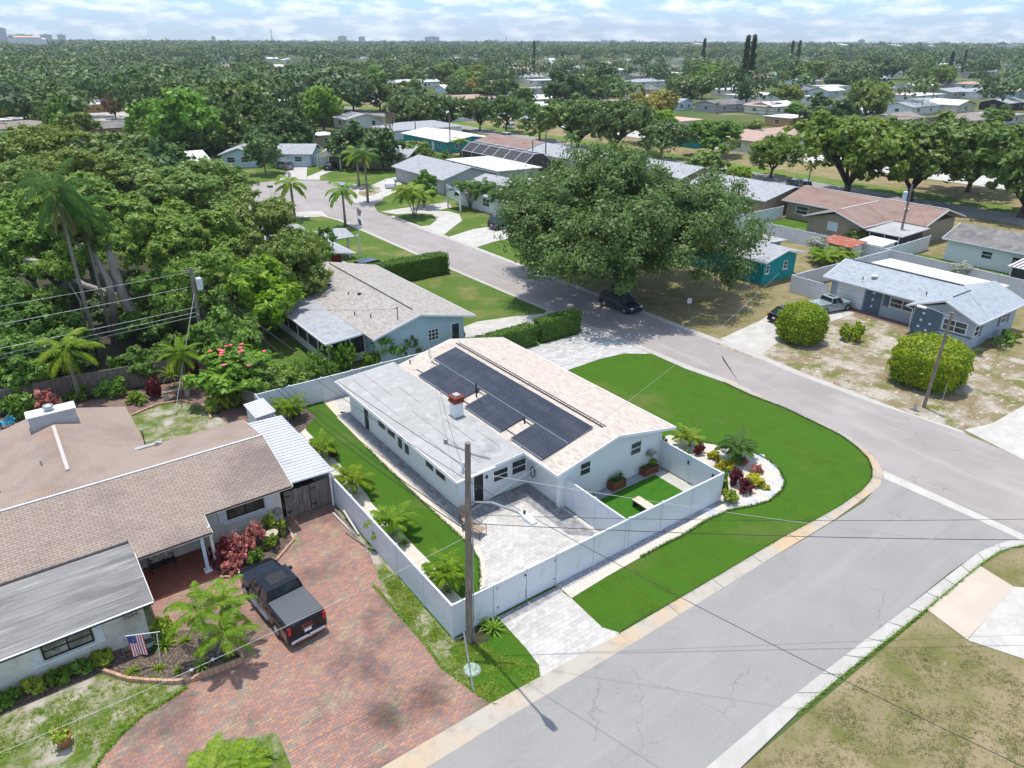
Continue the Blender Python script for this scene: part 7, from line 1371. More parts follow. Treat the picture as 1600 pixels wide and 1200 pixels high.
def pine_proto(key, H, R, n, seed):
    rng = np.random.default_rng(seed); C = []; z = H*.12
    Q = []
    while z < H:
        f = 1-(z/H); rr = R*(.35+.65*f) if z > H*.25 else R*.75
        for k in range(6):
            a = rng.uniform(0, 2*pi); L_ = rr*rng.uniform(.5, 1.05); m = n
            t = rng.random(m)**.7; p = np.stack([cos(a)*L_*t, sin(a)*L_*t, z+L_*.25*t*0+rng.normal(0, .25, m)-.1*L_*t], 1)+rng.normal(0, .28, (m, 3)); C.append(np.array([cos(a)*L_, sin(a)*L_, z]))
            Q.append(leafquads(p, rng.normal(size=(m, 3))+np.array([0, 0, 1.0]), .55, rng, 1.8))
        z += H/22
    t = MB().tube([(0, 0, -.2), (.1, 0, H*.5), (0, .1, H*.98)], [H*.022, H*.014, .05], 8)
    PROTO[key] = dict(name='tall_pine', crown=quads_mesh('crown', np.concatenate(Q), m_pine), trunk=t, bark=m_barkd, R=R, H=H, tm=None)
pine_proto('pine', 22, 3.0, 26, 4)
palm_proto('coco', 'x', 3, 2.1, 1.65, 12, m_palmy, n=32, ll=.38, w=.036, el=(1.3, -.15), droop=(1.3, 1.9), tr=.1, stems=((0, 0, -.25, .35, 1.0), (.2, .1, .55, .15, .88), (-.1, -.25, .1, -.7, .72)), hang=.55)
palm_proto('foxtail', 'x', 4, .75, 1.15, 13, m_palmy, n=26, ll=.36, w=.045, el=(1.1, .05), droop=(1.1, 1.6), tr=.055, stems=((0, 0, -.12, .1, 1.0), (.15, 0, .28, .05, .9)), hang=.5)
palm_proto('bigcoco', 'x', 5, 3.6, 2.4, 16, m_palm, n=34, ll=.6, w=.07, el=(1.3, -.5), droop=(1.5, 2.1), tr=.15, hang=.6)
palm_proto('queen', 'x', 6, 9.0, 3.0, 20, m_palmd, n=34, ll=.75, w=.07, el=(1.2, -.4), droop=(1.2, 1.9), tr=.17, deadf=9, hang=.7)
palm_proto('robel', 'x', 7, 2.3, 1.25, 30, m_palmy, n=24, ll=.28, w=.035, el=(1.3, -1.1), droop=(.9, 1.4), tr=.09, shaft=False, hang=.3)
palm_proto('tree_p', 'x', 8, 3.4, 2.0, 13, m_palm, n=20, ll=.6, w=.1, el=(1.2, -.4), droop=(1.4, 2.0), tr=.12, hang=.6)
palm_proto('clump', 'x', 9, 3.0, 1.9, 12, m_palm, n=16, ll=.6, w=.11, el=(1.2, -.3), droop=(1.4, 2.0), tr=.07, stems=((0, 0, -.9, .3, 1.0), (.1, 0, .8, .4, .95), (0, .1, .1, 1.0, .85), (0, -.1, .3, -.8, .8)), hang=.6)
palm_proto('farpalm', 'x', 10, 7, 2.2, 12, m_palmd, n=10, ll=.8, w=.2, el=(1.2, -.5), droop=(1.4, 2.0), tr=.2, shaft=False, hang=.6, rach=.05)
for k in ('coco', 'foxtail', 'bigcoco', 'queen', 'robel', 'tree_p', 'clump', 'farpalm'): PROTO[k]['name'] = 'palm_tree'
# ------------------------------------------------------------------ palms
g = G(340, 1022); put_palm('coco', (g[0], g[1], 0), 'triple stemmed palm in the mulch bed beside the pickup', 1.0, .3)
put_palm('foxtail', (1.5, 19.6, 0), 'low feathery palm at the bottom edge, left of the brick paving patch', 1.05, 1.0, sz=.6, leafmat=m_palm); put_palm('foxtail', (2.6, 19.5, 0), 'second low palm at the bottom edge beside the grass corner', .9, 2.2, sz=.55)
rosette('spk', 3.3, 19.6, 'yellow variegated plant beside the low bottom palms', m_palmy, .55, 26, .06, s=1.3)
for i, (px, py, lb) in enumerate(((448, 658, 'farthest'), (503, 722, 'second farthest'), (553, 772, 'middle'), (611, 838, 'second nearest'), (690, 918, 'nearest'))):
    g = G(px, py); put_palm('foxtail', (g[0]+.15, g[1], 0), lb+' small palm in the row between side fence and side lawn', (1.0, .95, 1.0, 1.15, 1.0)[i], i*1.1, group='small palms along the side fence', sz=1.15)
for i, (px, py, s, lb) in enumerate(((1150, 722, 1.15, 'palm in the white gravel bed'), (1078, 698, .85, 'pale tree like plant left of the gravel bed palm'))): g = G(px, py); put_palm('foxtail', (g[0], g[1], 0), lb, s, i+.5, leafmat=m_palmd if i == 0 else m_palm)
g = G(125, 625); put_palm('bigcoco', (g[0], g[1], 0), 'bushy yellow green palm in front of the board fence', 1.0, .4, leafmat=m_palmy)
g = G(292, 612); put_palm('robel', (g[0], g[1], 0), 'feather palm beside the transformer pole', 1.35, .4)
put_palm('queen', (4.9, 63.6, 0), 'tall queen palm rising through the dark trees at left', .85, .2, sz=1.4)
Q2 = put_palm('queen', (6.4, 66.0, 0), 'second queen palm with hanging dry fronds at left', .8, 1.6, sz=1.2)
for px, py, s, lb in ((461, 342, 1.35, 'left of the two palms on the lawn by the turning circle'), (558-18, 354, 1.35, 'right of the two palms on the lawn by the turning circle')): g = G(px, py); put_palm('tree_p', (g[0], g[1], 0), lb, s, px)
g = G(575, 316); put_palm('queen', (g[0], g[1], 0), 'tall slender palm with bare top beside the white drive', .95, 1, sz=.8, leafmat=m_palmd)
g = G(568, 305); put_palm('tree_p', (g[0]+3, g[1]+8, 0), 'queen palm behind the bare topped palm', 1.5, 2)
g = G(648, 340); put_palm('clump', (g[0], g[1], 0), 'multi stemmed palm on the oval lawn island', 1.25, 1)
for px, py, lb in ((742, 323, 'left'), (765, 325, 'middle'), (795, 334, 'right')): g = G(px, py); put_palm('clump', (g[0]-1.3, g[1]-.6, 0), lb+' palm cluster in front of the white trimmed house', 1.1, px, leafmat=m_palmd)
g = G(720, 244); put_palm('farpalm', (g[0], g[1], 0), 'yellowish palm before the dark red shed', 1.1, 2, leafmat=m_palmy, sz=.5)
for i, (px, py) in enumerate(((1288, 418), (1305, 415), (1322, 412), (1280, 410))): g = G(px, py); put_palm('foxtail', (g[0], g[1], 0), 'yellowing palm in the strip left of the rusty roofed shed', 1.3, i, leafmat=m_palmy if i % 2 else m_palm, group='yellowing palms by the fence')
for px, py, s, lb in ((892, 262, .9, 'palm top just above the oak crown'), (1454, 168, 1.0, 'tall thick palm beyond the boulevard'), (1262, 291, .5, 'low palm by the parked cars at the verge'), (1565, 195, .8, 'palm right of the grey roofs'), (595, 232, .5, 'palm behind the red brown trees'), (450, 210, .55, 'palm left of the small white roof'), (1120, 178, .5, 'palm beyond the pines'), (1230, 172, .6, 'palm right of the white roof')): g = G(px, py); put_palm('farpalm', (g[0], g[1], 0), lb, s, px)
# ------------------------------------------------------------------ big and near trees
put_tree('hero', (51.2, 51.4, 0), 'huge spreading live oak over the road in the middle of the photo', rz=.6).scale = (1.0, 1.0, 1.0)
def T(key, px, py, h, r, lb, mat=None, group=None, name=None, dz=.93):
    g = G(px, py, h*dz); return put_tree(key, (g[0], g[1]), lb, h, r, leafmat=mat, group=group, name=name)
NT = [('near1', 60, 205, 11.5, 8.5, 'broad yellow green tree at the far left edge', m_oakyel), ('near1', 290, 262, 10, 9.0, 'wide olive green canopy right of the white roofed building', m_olive), ('near1', 400, 318, 9, 5.0, 'olive tree with bare twigs above the left lawn', m_olive),
 ('feather', 110, 292, 11, 7.5, 'large feathery green tree above the leaning grey trunks', m_feath), ('feather', 265, 335, 10, 6.0, 'feathery green tree behind the transformer pole', m_feath), ('near2', 20, 320, 10, 6.5, 'bright green tree at the left edge above the cables', m_bright),
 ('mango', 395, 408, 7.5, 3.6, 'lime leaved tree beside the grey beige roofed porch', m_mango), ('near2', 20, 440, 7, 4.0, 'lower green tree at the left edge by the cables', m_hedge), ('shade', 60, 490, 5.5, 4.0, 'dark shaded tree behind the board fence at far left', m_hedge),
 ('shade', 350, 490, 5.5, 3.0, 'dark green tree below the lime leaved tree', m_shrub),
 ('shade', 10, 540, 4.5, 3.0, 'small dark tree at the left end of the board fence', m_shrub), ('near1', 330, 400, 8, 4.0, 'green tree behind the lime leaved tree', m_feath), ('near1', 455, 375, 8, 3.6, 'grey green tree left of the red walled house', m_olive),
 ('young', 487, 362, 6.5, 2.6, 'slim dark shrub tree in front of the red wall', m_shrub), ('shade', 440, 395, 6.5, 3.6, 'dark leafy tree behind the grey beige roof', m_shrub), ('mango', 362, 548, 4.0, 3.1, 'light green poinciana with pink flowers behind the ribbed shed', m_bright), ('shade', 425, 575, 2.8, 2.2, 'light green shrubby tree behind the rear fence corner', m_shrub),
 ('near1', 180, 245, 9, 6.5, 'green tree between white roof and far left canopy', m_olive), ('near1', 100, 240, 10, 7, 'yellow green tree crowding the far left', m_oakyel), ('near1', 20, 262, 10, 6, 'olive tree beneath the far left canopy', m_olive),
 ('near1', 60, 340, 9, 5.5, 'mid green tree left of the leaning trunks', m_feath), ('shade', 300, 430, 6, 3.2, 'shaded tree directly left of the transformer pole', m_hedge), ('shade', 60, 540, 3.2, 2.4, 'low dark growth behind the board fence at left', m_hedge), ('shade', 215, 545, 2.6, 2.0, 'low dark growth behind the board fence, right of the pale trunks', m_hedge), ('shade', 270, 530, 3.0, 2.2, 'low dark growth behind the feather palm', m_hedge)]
for n_, a in enumerate(NT):
    o_ = T(a[0], a[1], a[2], a[3], a[4], a[5], a[6])
    if 'poinciana' in a[5]:
        mb = MB(); rq = random.Random(4)
        for k in range(16):
            t_ = rq.uniform(0, 6.28); r_q = rq.uniform(.5, 3.0); z_ = 8.3-.33*r_q**1.6; x_, y_ = r_q*cos(t_), r_q*sin(t_); mb.ring([(.02, z_), (.16, z_+.1), (.2, z_+.25), (.05, z_+.3)], x_, y_, 7)
        mb.build('flowers', m_flower, o_, local=True)
for i in range(22):
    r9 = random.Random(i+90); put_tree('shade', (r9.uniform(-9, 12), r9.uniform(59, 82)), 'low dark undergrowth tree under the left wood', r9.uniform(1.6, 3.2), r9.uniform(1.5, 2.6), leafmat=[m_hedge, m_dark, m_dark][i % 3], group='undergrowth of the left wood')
# leaning pale trunks in the left wood
for i, (pts, rr, lb) in enumerate(((((185, 530, 0), (170, 440, 4), (145, 395, 6.0), (110, 375, 7.5)), .28, 'pale trunk forking left in the dark wood'), (((242, 525, 0), (195, 470, 2.6), (180, 425, 4.6), (168, 385, 6.5)), .45, 'thick curved pale trunk in the dark wood'), (((262, 515, 0), (258, 480, 2), (255, 450, 3.4)), .13, 'short pale trunk near the transformer pole'),
   (((205, 470, 1.5), (130, 445, 3.4), (85, 412, 4.8), (40, 405, 5.2), (38, 432, 4.2)), .27, 'long pale limb arching to the left'), (((135, 540, 0), (125, 470, 2.5), (100, 430, 4.5)), .09, 'thin crooked trunk left of the pale trunks'))):
    base = G(pts[0][0], pts[0][1], pts[0][2]); P = []
    for k, (px, py, z) in enumerate(pts): p = G(px, py, z); P.append((p[0], p[1], z-(.3 if z == 0 else 0)))
    # keep all points at the depth of the base so that the trunk stands upright
    P2 = [P[0]]
    Yb = P[0][0]*sin(AZ)+P[0][1]*cos(AZ)
    for (px, py, z) in pts[1:]:
        d = ray(px, py); dd = (d[0]*sin(AZ)+d[1]*cos(AZ)); t = (Yb-z*.15)/dd; P2.append((d[0]*t, d[1]*t, CH+d[2]*t))
    o = thing('leaning_tree', lb, 'tree', (P2[0][0], P2[0][1], 0), group=None); mb = MB(); mb.tube(P2, [rr*(1.25-.75*j/(len(P2)-1)) for j in range(len(P2))], 8)
    e = Vector(P2[-1]); 
    for k in range(3): a = k*2.2+i; mb.tube([e, e+Vector((cos(a)*.9, sin(a)*.9, .7)), e+Vector((cos(a)*2.0, sin(a)*1.8, 1.0))], [rr*.45, rr*.25, .02], 5)
    mb.build('trunk', mn('pale_bark', [(.42, .38, .33), ((.25, .225, .19), 1.6, .42, .62, 6, (2, 2, .5))], .95, (10, .6, .04)), o, smooth=True)
    Q, C_ = crown_pts(60+i, 2.2, e.z-.3, e.z+1.8, 9, 2600, br=.36, leaf=.24, asp=2.2); Q[..., 0] += e.x-P2[0][0]; Q[..., 1] += e.y-P2[0][1]; link('crown', quads_mesh('crown', Q, m_feath), o)
# bare twiggy tree beside the red brown house group
bt_ = thing('bare_tree', 'leafless grey twiggy tree left of the turquoise house', 'tree', (*G(612, 232)[:2], 0)); mb = MB(); rb = random.Random(5)
def br_(p, d, L_, r, k):
    q = p+d*L_; mb.tube([p, q], [r, r*.65], 4, False)
    if k:
        for _ in range(4): br_(q, (d+Vector((rb.uniform(-.8, .8), rb.uniform(-.8, .8), rb.uniform(-.2, .6)))).normalized(), L_*.68, r*.55, k-1)
br_(Vector((0, 0, 0)), Vector((0, 0, 1)), 3.2, .35, 4); mb.build('trunk', m_grey, bt_, local=True)
# ------------------------------------------------------------------ mid distance trees (px, top, height, radius)
MT = [('mid4', 288, 147, 14, 8.5, 'bright green spreading tree above the white roofed building', m_bright), ('mid3', 250, 95, 14, 10, 'tall yellow green tree behind the bright spreading one', m_oakyel), ('mid1', 375, 130, 14, 9, 'tall dark green tree left of the blue houses', m_oakfar), ('mid3', 330, 135, 13, 6, 'olive tree between the bright tree and the dark one', m_olive),
 ('mid2', 65, 138, 12, 7, 'dark domed tree at upper left', m_dark), ('mid3', 120, 100, 13, 8, 'round green tree at upper left near far roofs', m_oakfar), ('mid4', 500, 140, 12, 7.5, 'bright green tree left of the bare tree', m_bright), ('mid2', 455, 160, 12, 6, 'dark tree behind the pale blue house', m_dark), ('mid3', 110, 176, 8, 5, 'yellow green tree beside the orange walled carport', m_oakyel),
 ('young', 407, 213, 7.5, 4.2, 'single rounded tree on the cul de sac lawn', m_oak), ('mid2', 172, 143, 9, 3.5, 'brownish tree at the far pale turning place', m_dead), ('mid2', 425, 185, 9, 6, 'dark tree behind the blue houses', m_dark), ('mid2', 540, 195, 9, 5.5, 'dark tree behind the tan house', m_dark), ('mid1', 595, 205, 8, 4.5, 'brown green tree right of the bare tree', m_dark),
 ('mid3', 465, 220, 3.5, 2.5, 'pale shrubby tree between the blue and tan houses', m_silver), ('mid3', 650, 222, 5, 3.5, 'grey green shrubby tree right of the tan house', m_olive), ('mid1', 590, 118, 13, 8, 'round oak in the far row, leftmost', m_oakfar), ('mid1', 548, 122, 12, 8, 'broad oak left of the far oak row', m_oakfar), ('mid1', 640, 128, 11, 8, 'broad oak in the far row above the grey house', m_oakfar),
 ('mid1', 630, 152, 9, 6.5, 'pale green round tree above the grey white house', m_oak), ('mid1', 690, 150, 10, 7.5, 'round tree left of the turquoise house roof', m_oak), ('mid3', 745, 120, 10, 5.5, 'orange green tree by the rose roof', m_yell), ('mid2', 710, 92, 13, 8, 'dark domed tree above the far row', m_dark), ('mid4', 655, 70, 16, 10, 'tall bright round tree standing above the wood', m_bright), ('mid2', 678, 63, 17, 4.5, 'dark narrow tree beside the tall bright one', m_pine), ('mid4', 612, 93, 12, 7, 'pale lime willow like tree in the wood', m_olive),
 ('mid3', 1020, 170, 9, 7.0, 'curly yellow green tree behind the open oak', m_mango), ('yellow', 1022, 140, 11, 7.5, 'bright yellow flowering tree', m_yell), ('mid2', 990, 143, 9, 4, 'silvery fan leaved palm like tree beside the yellow tree', m_silver), ('mid2', 890, 112, 14, 10, 'dark dense tree group behind the verge oaks', m_dark), ('mid2', 940, 103, 14, 11, 'dark broad tree behind the verge oaks', m_dark), ('mid3', 985, 130, 10, 6, 'olive tree left of the silver fan tree', m_olive),
 ('mid1', 1110, 240, 5, 4, 'low tree above the oak crown by the meadow', m_olive), ('mid4', 1155, 262, 3, 2.6, 'lime shrub at the meadow edge', m_mango), ('mid1', 815, 140, 9, 5, 'tree left of the third verge oak', m_oakfar), ('mid2', 1175, 190, 5, 5, 'tree with red flowers beside the round oak', m_olive), ('mid3', 1235, 132, 9, 6, 'yellow green tree at right beyond the boulevard', m_oakyel), ('mid2', 1300, 150, 10, 8, 'dark feathery tree beyond the verge oak', m_dark), ('mid4', 1245, 162, 5, 3.6, 'bright green tree beyond the verge oak', m_bright),
 ('mid2', 1400, 92, 14, 12, 'dark broad tree in the right distance', m_dark), ('mid4', 1448, 107, 9, 6, 'lime green dome in the right distance', m_bright), ('mid2', 1530, 92, 13, 12, 'dark tree mass at upper right', m_dark), ('mid2', 1340, 92, 14, 9, 'pale green tall tree at right of centre distance', m_oak), ('mid3', 1270, 96, 14, 10, 'olive tree at right of centre distance', m_oakyel), ('mid1', 1090, 95, 13, 11, 'green tree in the distance left of the pines', m_oak), ('mid1', 1140, 105, 12, 12, 'large green tree left of the pines', m_oakfar),
 ('mid3', 1560, 170, 6, 5, 'shrubby tree right of the grey white roof', m_olive), ('mid3', 820, 240, 3.5, 3, 'lime yellow shrub tree behind the pool cage', m_mango), ('mid3', 865, 248, 3, 2.5, 'golden shrub tree by the cream house', m_olive), ('mid2', 690, 238, 3, 2.5, 'small dark tree before the dark red shed', m_shrub), ('shade', 660, 272, 5.5, 2.6, 'leafy tree at the corner of the grey house', m_shrub), ('mid3', 1550, 120, 9, 5, 'tree between far right roofs', m_dark), ('mid3', 1340, 358, 2.2, 1.6, 'pale shrub against the long white fence', m_olive), ('young', 1280, 372, 2.6, 1.3, 'grey green shrub inside the white fence', m_silver), ('young', 1507, 412, 2.2, 1.2, 'airy shrub behind the white flat roof', m_silver)]
def TB(key, bx, by, ytop, rpx, lb, mat=None, name=None):
    g = G(bx, by); d = hypot(g[0], g[1]); h = min((abs(proj(g[0], g[1], z*.1)[1]-ytop), z*.1) for z in range(20, 300))[1]
    return put_tree(key, (g[0], g[1]), lb, h, rpx*d/1129, leafmat=mat, name=name)
for a in (('oak1', 750, 204, 152, 27, 'young oak in the green verge left of centre', m_oakfar), ('oak1', 791, 207, 150, 31, 'second oak in the green verge', m_oakfar), ('oak1', 843, 220, 163, 33, 'third oak in the green verge', m_oakfar), ('oak2', 903, 233, 155, 62, 'great dark oak in the green verge behind the big oak', m_oakfar), ('oak2', 958, 241, 158, 60, 'great oak just right of the dark one in the verge', m_oak),
  ('oak1', 1031, 248, 188, 40, 'open crowned oak by the tall lamp post', m_oak), ('oak1', 1113, 245, 188, 48, 'round oak alone in the meadow strip', m_shrub), ('oak1', 1204, 278, 214, 42, 'round oak above the pale blue grey roof', m_shrub), ('oak2', 1322, 306, 184, 98, 'great yellow green oak with arching trunk at the verge', m_oakyel), ('oak2', 1420, 313, 188, 96, 'great oak with forked trunks right of the yellow green one', m_oakfar), ('oak2', 1512, 300, 195, 66, 'oak crown between the great oaks and the right edge', m_oakyel), ('oak2', 1596, 340, 198, 92, 'great oak at the right edge of the verge', m_oakfar)): TB(*a)
for a in MT: T(a[0], a[1], a[2], a[3], a[4], a[5], a[6])
for px, py, h, lb in ((1170, 57, 26, 'left of the twin tall pines at right'), (1180, 56, 25, 'right of the twin tall pines'), (1240, 64, 24, 'narrow pine of the pair farther right'), (1251, 64, 24, 'second narrow pine farther right'), (1102, 61, 24, 'lone dark column tree right of centre'), (1490, 82, 18, 'dark pine before the right distance roofs'), (1511, 79, 18, 'second dark pine at right'), (835, 64, 20, 'small pointed pine in the left middle distance'), (880, 82, 16, 'dark pine among the woods above the oak')):
    g = G(px, py, h*.97) if py > 70 else None
    if g is None:
        d = ray(px, py); Dm = {1170: 330, 1180: 335, 1240: 640, 1251: 640, 1102: 560, 835: 700}[px]; t = Dm/hypot(d[0], d[1]); g = (d[0]*t, d[1]*t); h = CH+d[2]*t
    put_tree('pine', (g[0], g[1]), lb, h, 2.4, name='pine_tree')
# shrubs round houses in the middle distance
for i, (px, py, r, h, m_) in enumerate(((425, 262, 2.2, 1.0, m_shrub), (530, 254, 1.2, .9, m_hedge), (560, 258, 3.0, .9, m_hedge), (600, 260, 2.6, .9, m_hedge), (625, 240, 2, 2.5, m_olive), (580, 300, .8, .8, m_palmy), (1558, 545, .9, 1.0, m_dark), (1580, 535, 1.1, 1.1, m_shrub), (1524, 555, .6, .8, m_dark), (760, 330, .9, .5, m_shrub), (790, 345, .9, .5, m_shrub), (830, 280, 2.0, 2.2, m_olive), (845, 290, 1.4, 1.8, m_palmy), (800, 262, 1.8, 1.6, m_shruby), (1270, 480, .6, .7, m_silver), (640, 245, 1.2, 1.2, m_shrub), (615, 285, .7, .4, m_purple))):
    g = G(px, py); shrub('md%d' % (i % 3), g[0], g[1], r, h, 'low garden shrub by a house wall', m_, .25, 700, group='garden shrubs in the middle distance')
# ------------------------------------------------------------------ fill of the wooded suburb
rnd = random.Random(2024); cnt = 0; placed = []
def seen(x, y): 
    q = proj(x, y, 6); return -60 < q[0] < 1660 and q[1] > 40, q
def blocks(px, py_base, py_top, rpx, D=0):
    for a, b, t, bt2, dist in HB:
        if D < dist+6 and px+rpx > a+4 and px-rpx < b-4 and py_base > t-1 and py_top < bt2: return True
    return False
tries = 0; labels = {'mid1': 'mid green broad tree', 'mid2': 'dark green dense tree', 'mid3': 'yellowish green tree', 'mid4': 'bright green tree'}
while cnt < 285 and tries < 16000:
    tries += 1; ang = rnd.uniform(-2, 74); D = rnd.uniform(125, 520)**1.0; x = D*sin(RAD(ang)); y = D*cos(RAD(ang))
    if 108 < x < 170 and y < 480: continue
    if x < 118 and y < 175 and x > 26: continue
    if cnt > 225 and x > 60: continue
    ok, q = seen(x, y)
    if not ok: continue
    h = rnd.uniform(7, 13); r = h*rnd.uniform(.5, .72); dd = hypot(x, y); b = proj(x, y, 0); tp = proj(x, y, h); rp_ = r*1129/dd
    if blocks(b[0], b[1], tp[1], rp_, dd) and rnd.random() < .995: continue
    if x > 170 and rnd.random() < .12: continue
    if any((x-u)**2+(y-v)**2 < (r+w_)**2*(.42 if x > 60 else .22) for u, v, w_ in placed): continue
    placed.append((x, y, r)); key = rnd.choice(['mid1', 'mid1', 'mid2', 'mid2', 'mid3', 'mid3', 'mid4'] if x < 100 or rnd.random() < .6 else ['mid1', 'mid2', 'mid2']); mt_ = {'mid1': [m_oakfar, m_oak, m_olive], 'mid2': [m_dark, m_oakfar], 'mid3': [m_oakyel, m_olive, m_oakfar], 'mid4': [m_bright, m_feath, m_oakyel]}[key]
    put_tree(key, (x, y), labels[key]+' '+where(q[0], q[1]), h, r, leafmat=rnd.choice(mt_), group='trees of the wooded suburb'); cnt += 1
# more small roofs showing between the far trees, and cars on their drives
rf = random.Random(77); k = 0; t0 = 0
while k < 80 and t0 < 6000:
    t0 += 1; D = rf.uniform(330, 1050); ang = rf.uniform(-1, 73); x, y = D*sin(RAD(ang)), D*cos(RAD(ang)); x = round(x/34)*34+rf.uniform(-3, 3)
    if 125 < x < 190: continue
    if x < 150 and rf.random() < .9: continue
    w_ = rf.uniform(13, 21); d_ = rf.uniform(10, 13); q = proj(x, y, 3); rp_ = w_*1129/D/2
    if not (-20 < q[0] < 1620) or any(a-6 < q[0] < b+6 and abs(q[1]-t-3) < 4 for a, b, t, _, dd in HB): continue
    rc_ = rf.choice(['white', 'white', 'white', 'grey', 'grey', 'peach', 'rose', 'dark', 'blue', 'brown']); kd = rf.choice(['gable', 'gable', 'hip'])
    shouse('%s %s-roofed home %s' % (words[rc_], kd, where(*q)), x-w_/2, x+w_/2, y-d_/2, y+d_/2, RFM[rc_], rf.choice([m_white, m_cream, m_greyw, m_paleblue]), rf.choice('xy'), kd, 2.8, 1.5, vents=0, wins=(('s', x, 1.6, .9, 2.1),), group='houses beyond the boulevard')
    HB.append((q[0]-rp_-2, q[0]+rp_+2, q[1]-3, q[1]+5, D)); k += 1
# farther than that the crowns read as one wood
rng = np.random.default_rng(7)
def wood(name, label, n, d0, d1, per, leaf, mats, R0=(4, 8), seed=1, gaps=True):
    r_ = np.random.default_rng(seed); parts = [[] for _ in mats]; k = 0
    while k < n:
        D = math.sqrt(r_.uniform(d0**2, d1**2)); ang = RAD(r_.uniform(-4, 77)); x, y = D*sin(ang), D*cos(ang)
        if 140 < x < 172 and y < 900: continue
        R = r_.uniform(*R0); h = r_.uniform(.95, 1.5)*R+4; q = proj(x, y, 0); tp = proj(x, y, h)
        if gaps and blocks(q[0], q[1], tp[1], R*1129/D, D) and r_.random() < (.965 if x > 120 else .75): continue
        nb = 7; c = r_.normal(size=(nb, 3)); c /= np.linalg.norm(c, axis=1, keepdims=True); c[:, 2] = np.abs(c[:, 2]); c = c*np.array([R*.55, R*.55, R*.45])+np.array([x, y, h*.5])
        i = r_.integers(0, nb, per); d = r_.normal(size=(per, 3)); d[:, 2] = np.abs(d[:, 2])*.9-.2; d /= np.linalg.norm(d, axis=1, keepdims=True)
        P = c[i]+d*R*.5*r_.uniform(.85, 1.05, (per, 1)); parts[r_.integers(0, len(mats))].append(leafquads(P, d+r_.normal(size=d.shape)*.28+np.array([0, 0, .3]), leaf, r_, 1.3)); k += 1
    for j, m_ in enumerate(mats):
        if parts[j]:
            o = link(name, quads_mesh(name, np.concatenate(parts[j]), m_)); tag(o, label, 'woodland', kind='stuff')
wood('distant_woodland', 'dense wood of tree crowns filling the land toward the skyline', 1650, 230, 640, 230, 1.15, [m_wd1, m_wd2, m_wd3, m_wd2], (5.5, 10), seed=3)
wood('distant_woodland', 'far wooded plain below the skyline', 4200, 560, 1500, 80, 2.0, [m_wd1, m_wd2, m_wd2, m_wd3], (6, 12), seed=4)
wood('distant_woodland', 'hazy wooded horizon', 6500, 1400, 4500, 26, 5.0, [m_wd1, m_wd2], (8, 15), seed=5, gaps=False)
# pale far roofs poking from the woods
for i, (px, py, w_) in enumerate(((38,57,60),(58,60,30),(1310,69,60),(1345,71,70),(1390,70,80),(1405,73,40),(1260,70,30),(1450,71,40),(1575,69,90),(1590,71,60),(940,75,30),(1065,70,60),(1085,68,60),(985,72,40),(735,73,30),(790,70,20),(300,71,20),(230,73,24),(1330,98,16),(700,88,14),(520,92,14),(1295,97,10),(880,88,14),(1480,88,20),(1590,97,22),(1540,86,24),(860,96,20))):
    d = ray(px, py); D = {True: 1500, False: 520}[py < 78]; t = (8-CH)/d[2] if d[2] < -.004 else D/hypot(d[0], d[1]); t = min(t, 2200/hypot(d[0], d[1])); x, y, z = d[0]*t, d[1]*t, CH+d[2]*t
    ww = w_*.5*hypot(x, y)/1129; o = thing('warehouse' if w_ > 25 else 'house', 'low pale roofed building in distant woods '+where(px, py).split(',')[0], 'building', (x, y, 0), RAD(20), 'pale buildings in the far woods')
    MB().box(-ww/2, -ww/3, 0, ww/2, ww/3, z-1.2).build('wall', m_white, o, local=True); mb = MB(); gable(mb, -ww/2-.5, ww/2+.5, -ww/3-.5, ww/3+.5, z-1.2, z+.8, 'x', .4); mb.build('roof', m_rfwhite if i % 3 else RFM['peach'], o, local=True)
m_tower = mn('pale_tower', [(.42, .47, .5), ((.3, .35, .38), .08, .45, .6, 2, (.2, .2, 3))], .8)
for i, (px0, px1, py, lb) in enumerate(((-4, 6, 44, 'tallest tower block at the left end of the skyline'), (18, 46, 54, 'long pale block on the left skyline'), (64, 78, 54, 'small block on the left skyline'), (90, 100, 54, 'second small block on the left skyline'), (528, 541, 56.5, 'pale tower block left of centre'), (560, 570, 57.5, 'narrow pale tower block left of centre'), (664, 686, 57.5, 'wide pale tower block at centre'), (760, 769, 62.5, 'small tower block right of centre'), (772, 779, 62.5, 'twin small tower block right of centre'), (940, 950, 63, 'low block beside the right mast'), (952, 964, 63, 'second low block beside the right mast'), (983, 994, 63, 'third low block right of the mast'), (1342, 1351, 62, 'lone tower block at right'), (330, 336, 57, 'tiny block on the left skyline'), (1140, 1160, 65, 'long low block right of centre'))):
    pxm = (px0+px1)/2; D = 3600; d = ray(pxm, py); t = D/hypot(d[0], d[1]); x, y, z = d[0]*t, d[1]*t, CH+d[2]*t; ww = (px1-px0)*D/1249.
    o = thing('tower_block', lb, 'building', (x, y, 0), -atan2(x, y)); mb = MB().box(-ww/2, -10, 0, ww/2, 10, z); mb.box(-ww/6, -5, z, ww/6, 5, z+3); mb.build('wall', m_tower, o, local=True); wb_ = MB()
    for k in range(int(z//6)): wb_.box(-ww/2+2, -10.2, 3+k*6, ww/2-2, -10, 5+k*6)
    wb_.build('window_bands', m_glass, o, local=True)
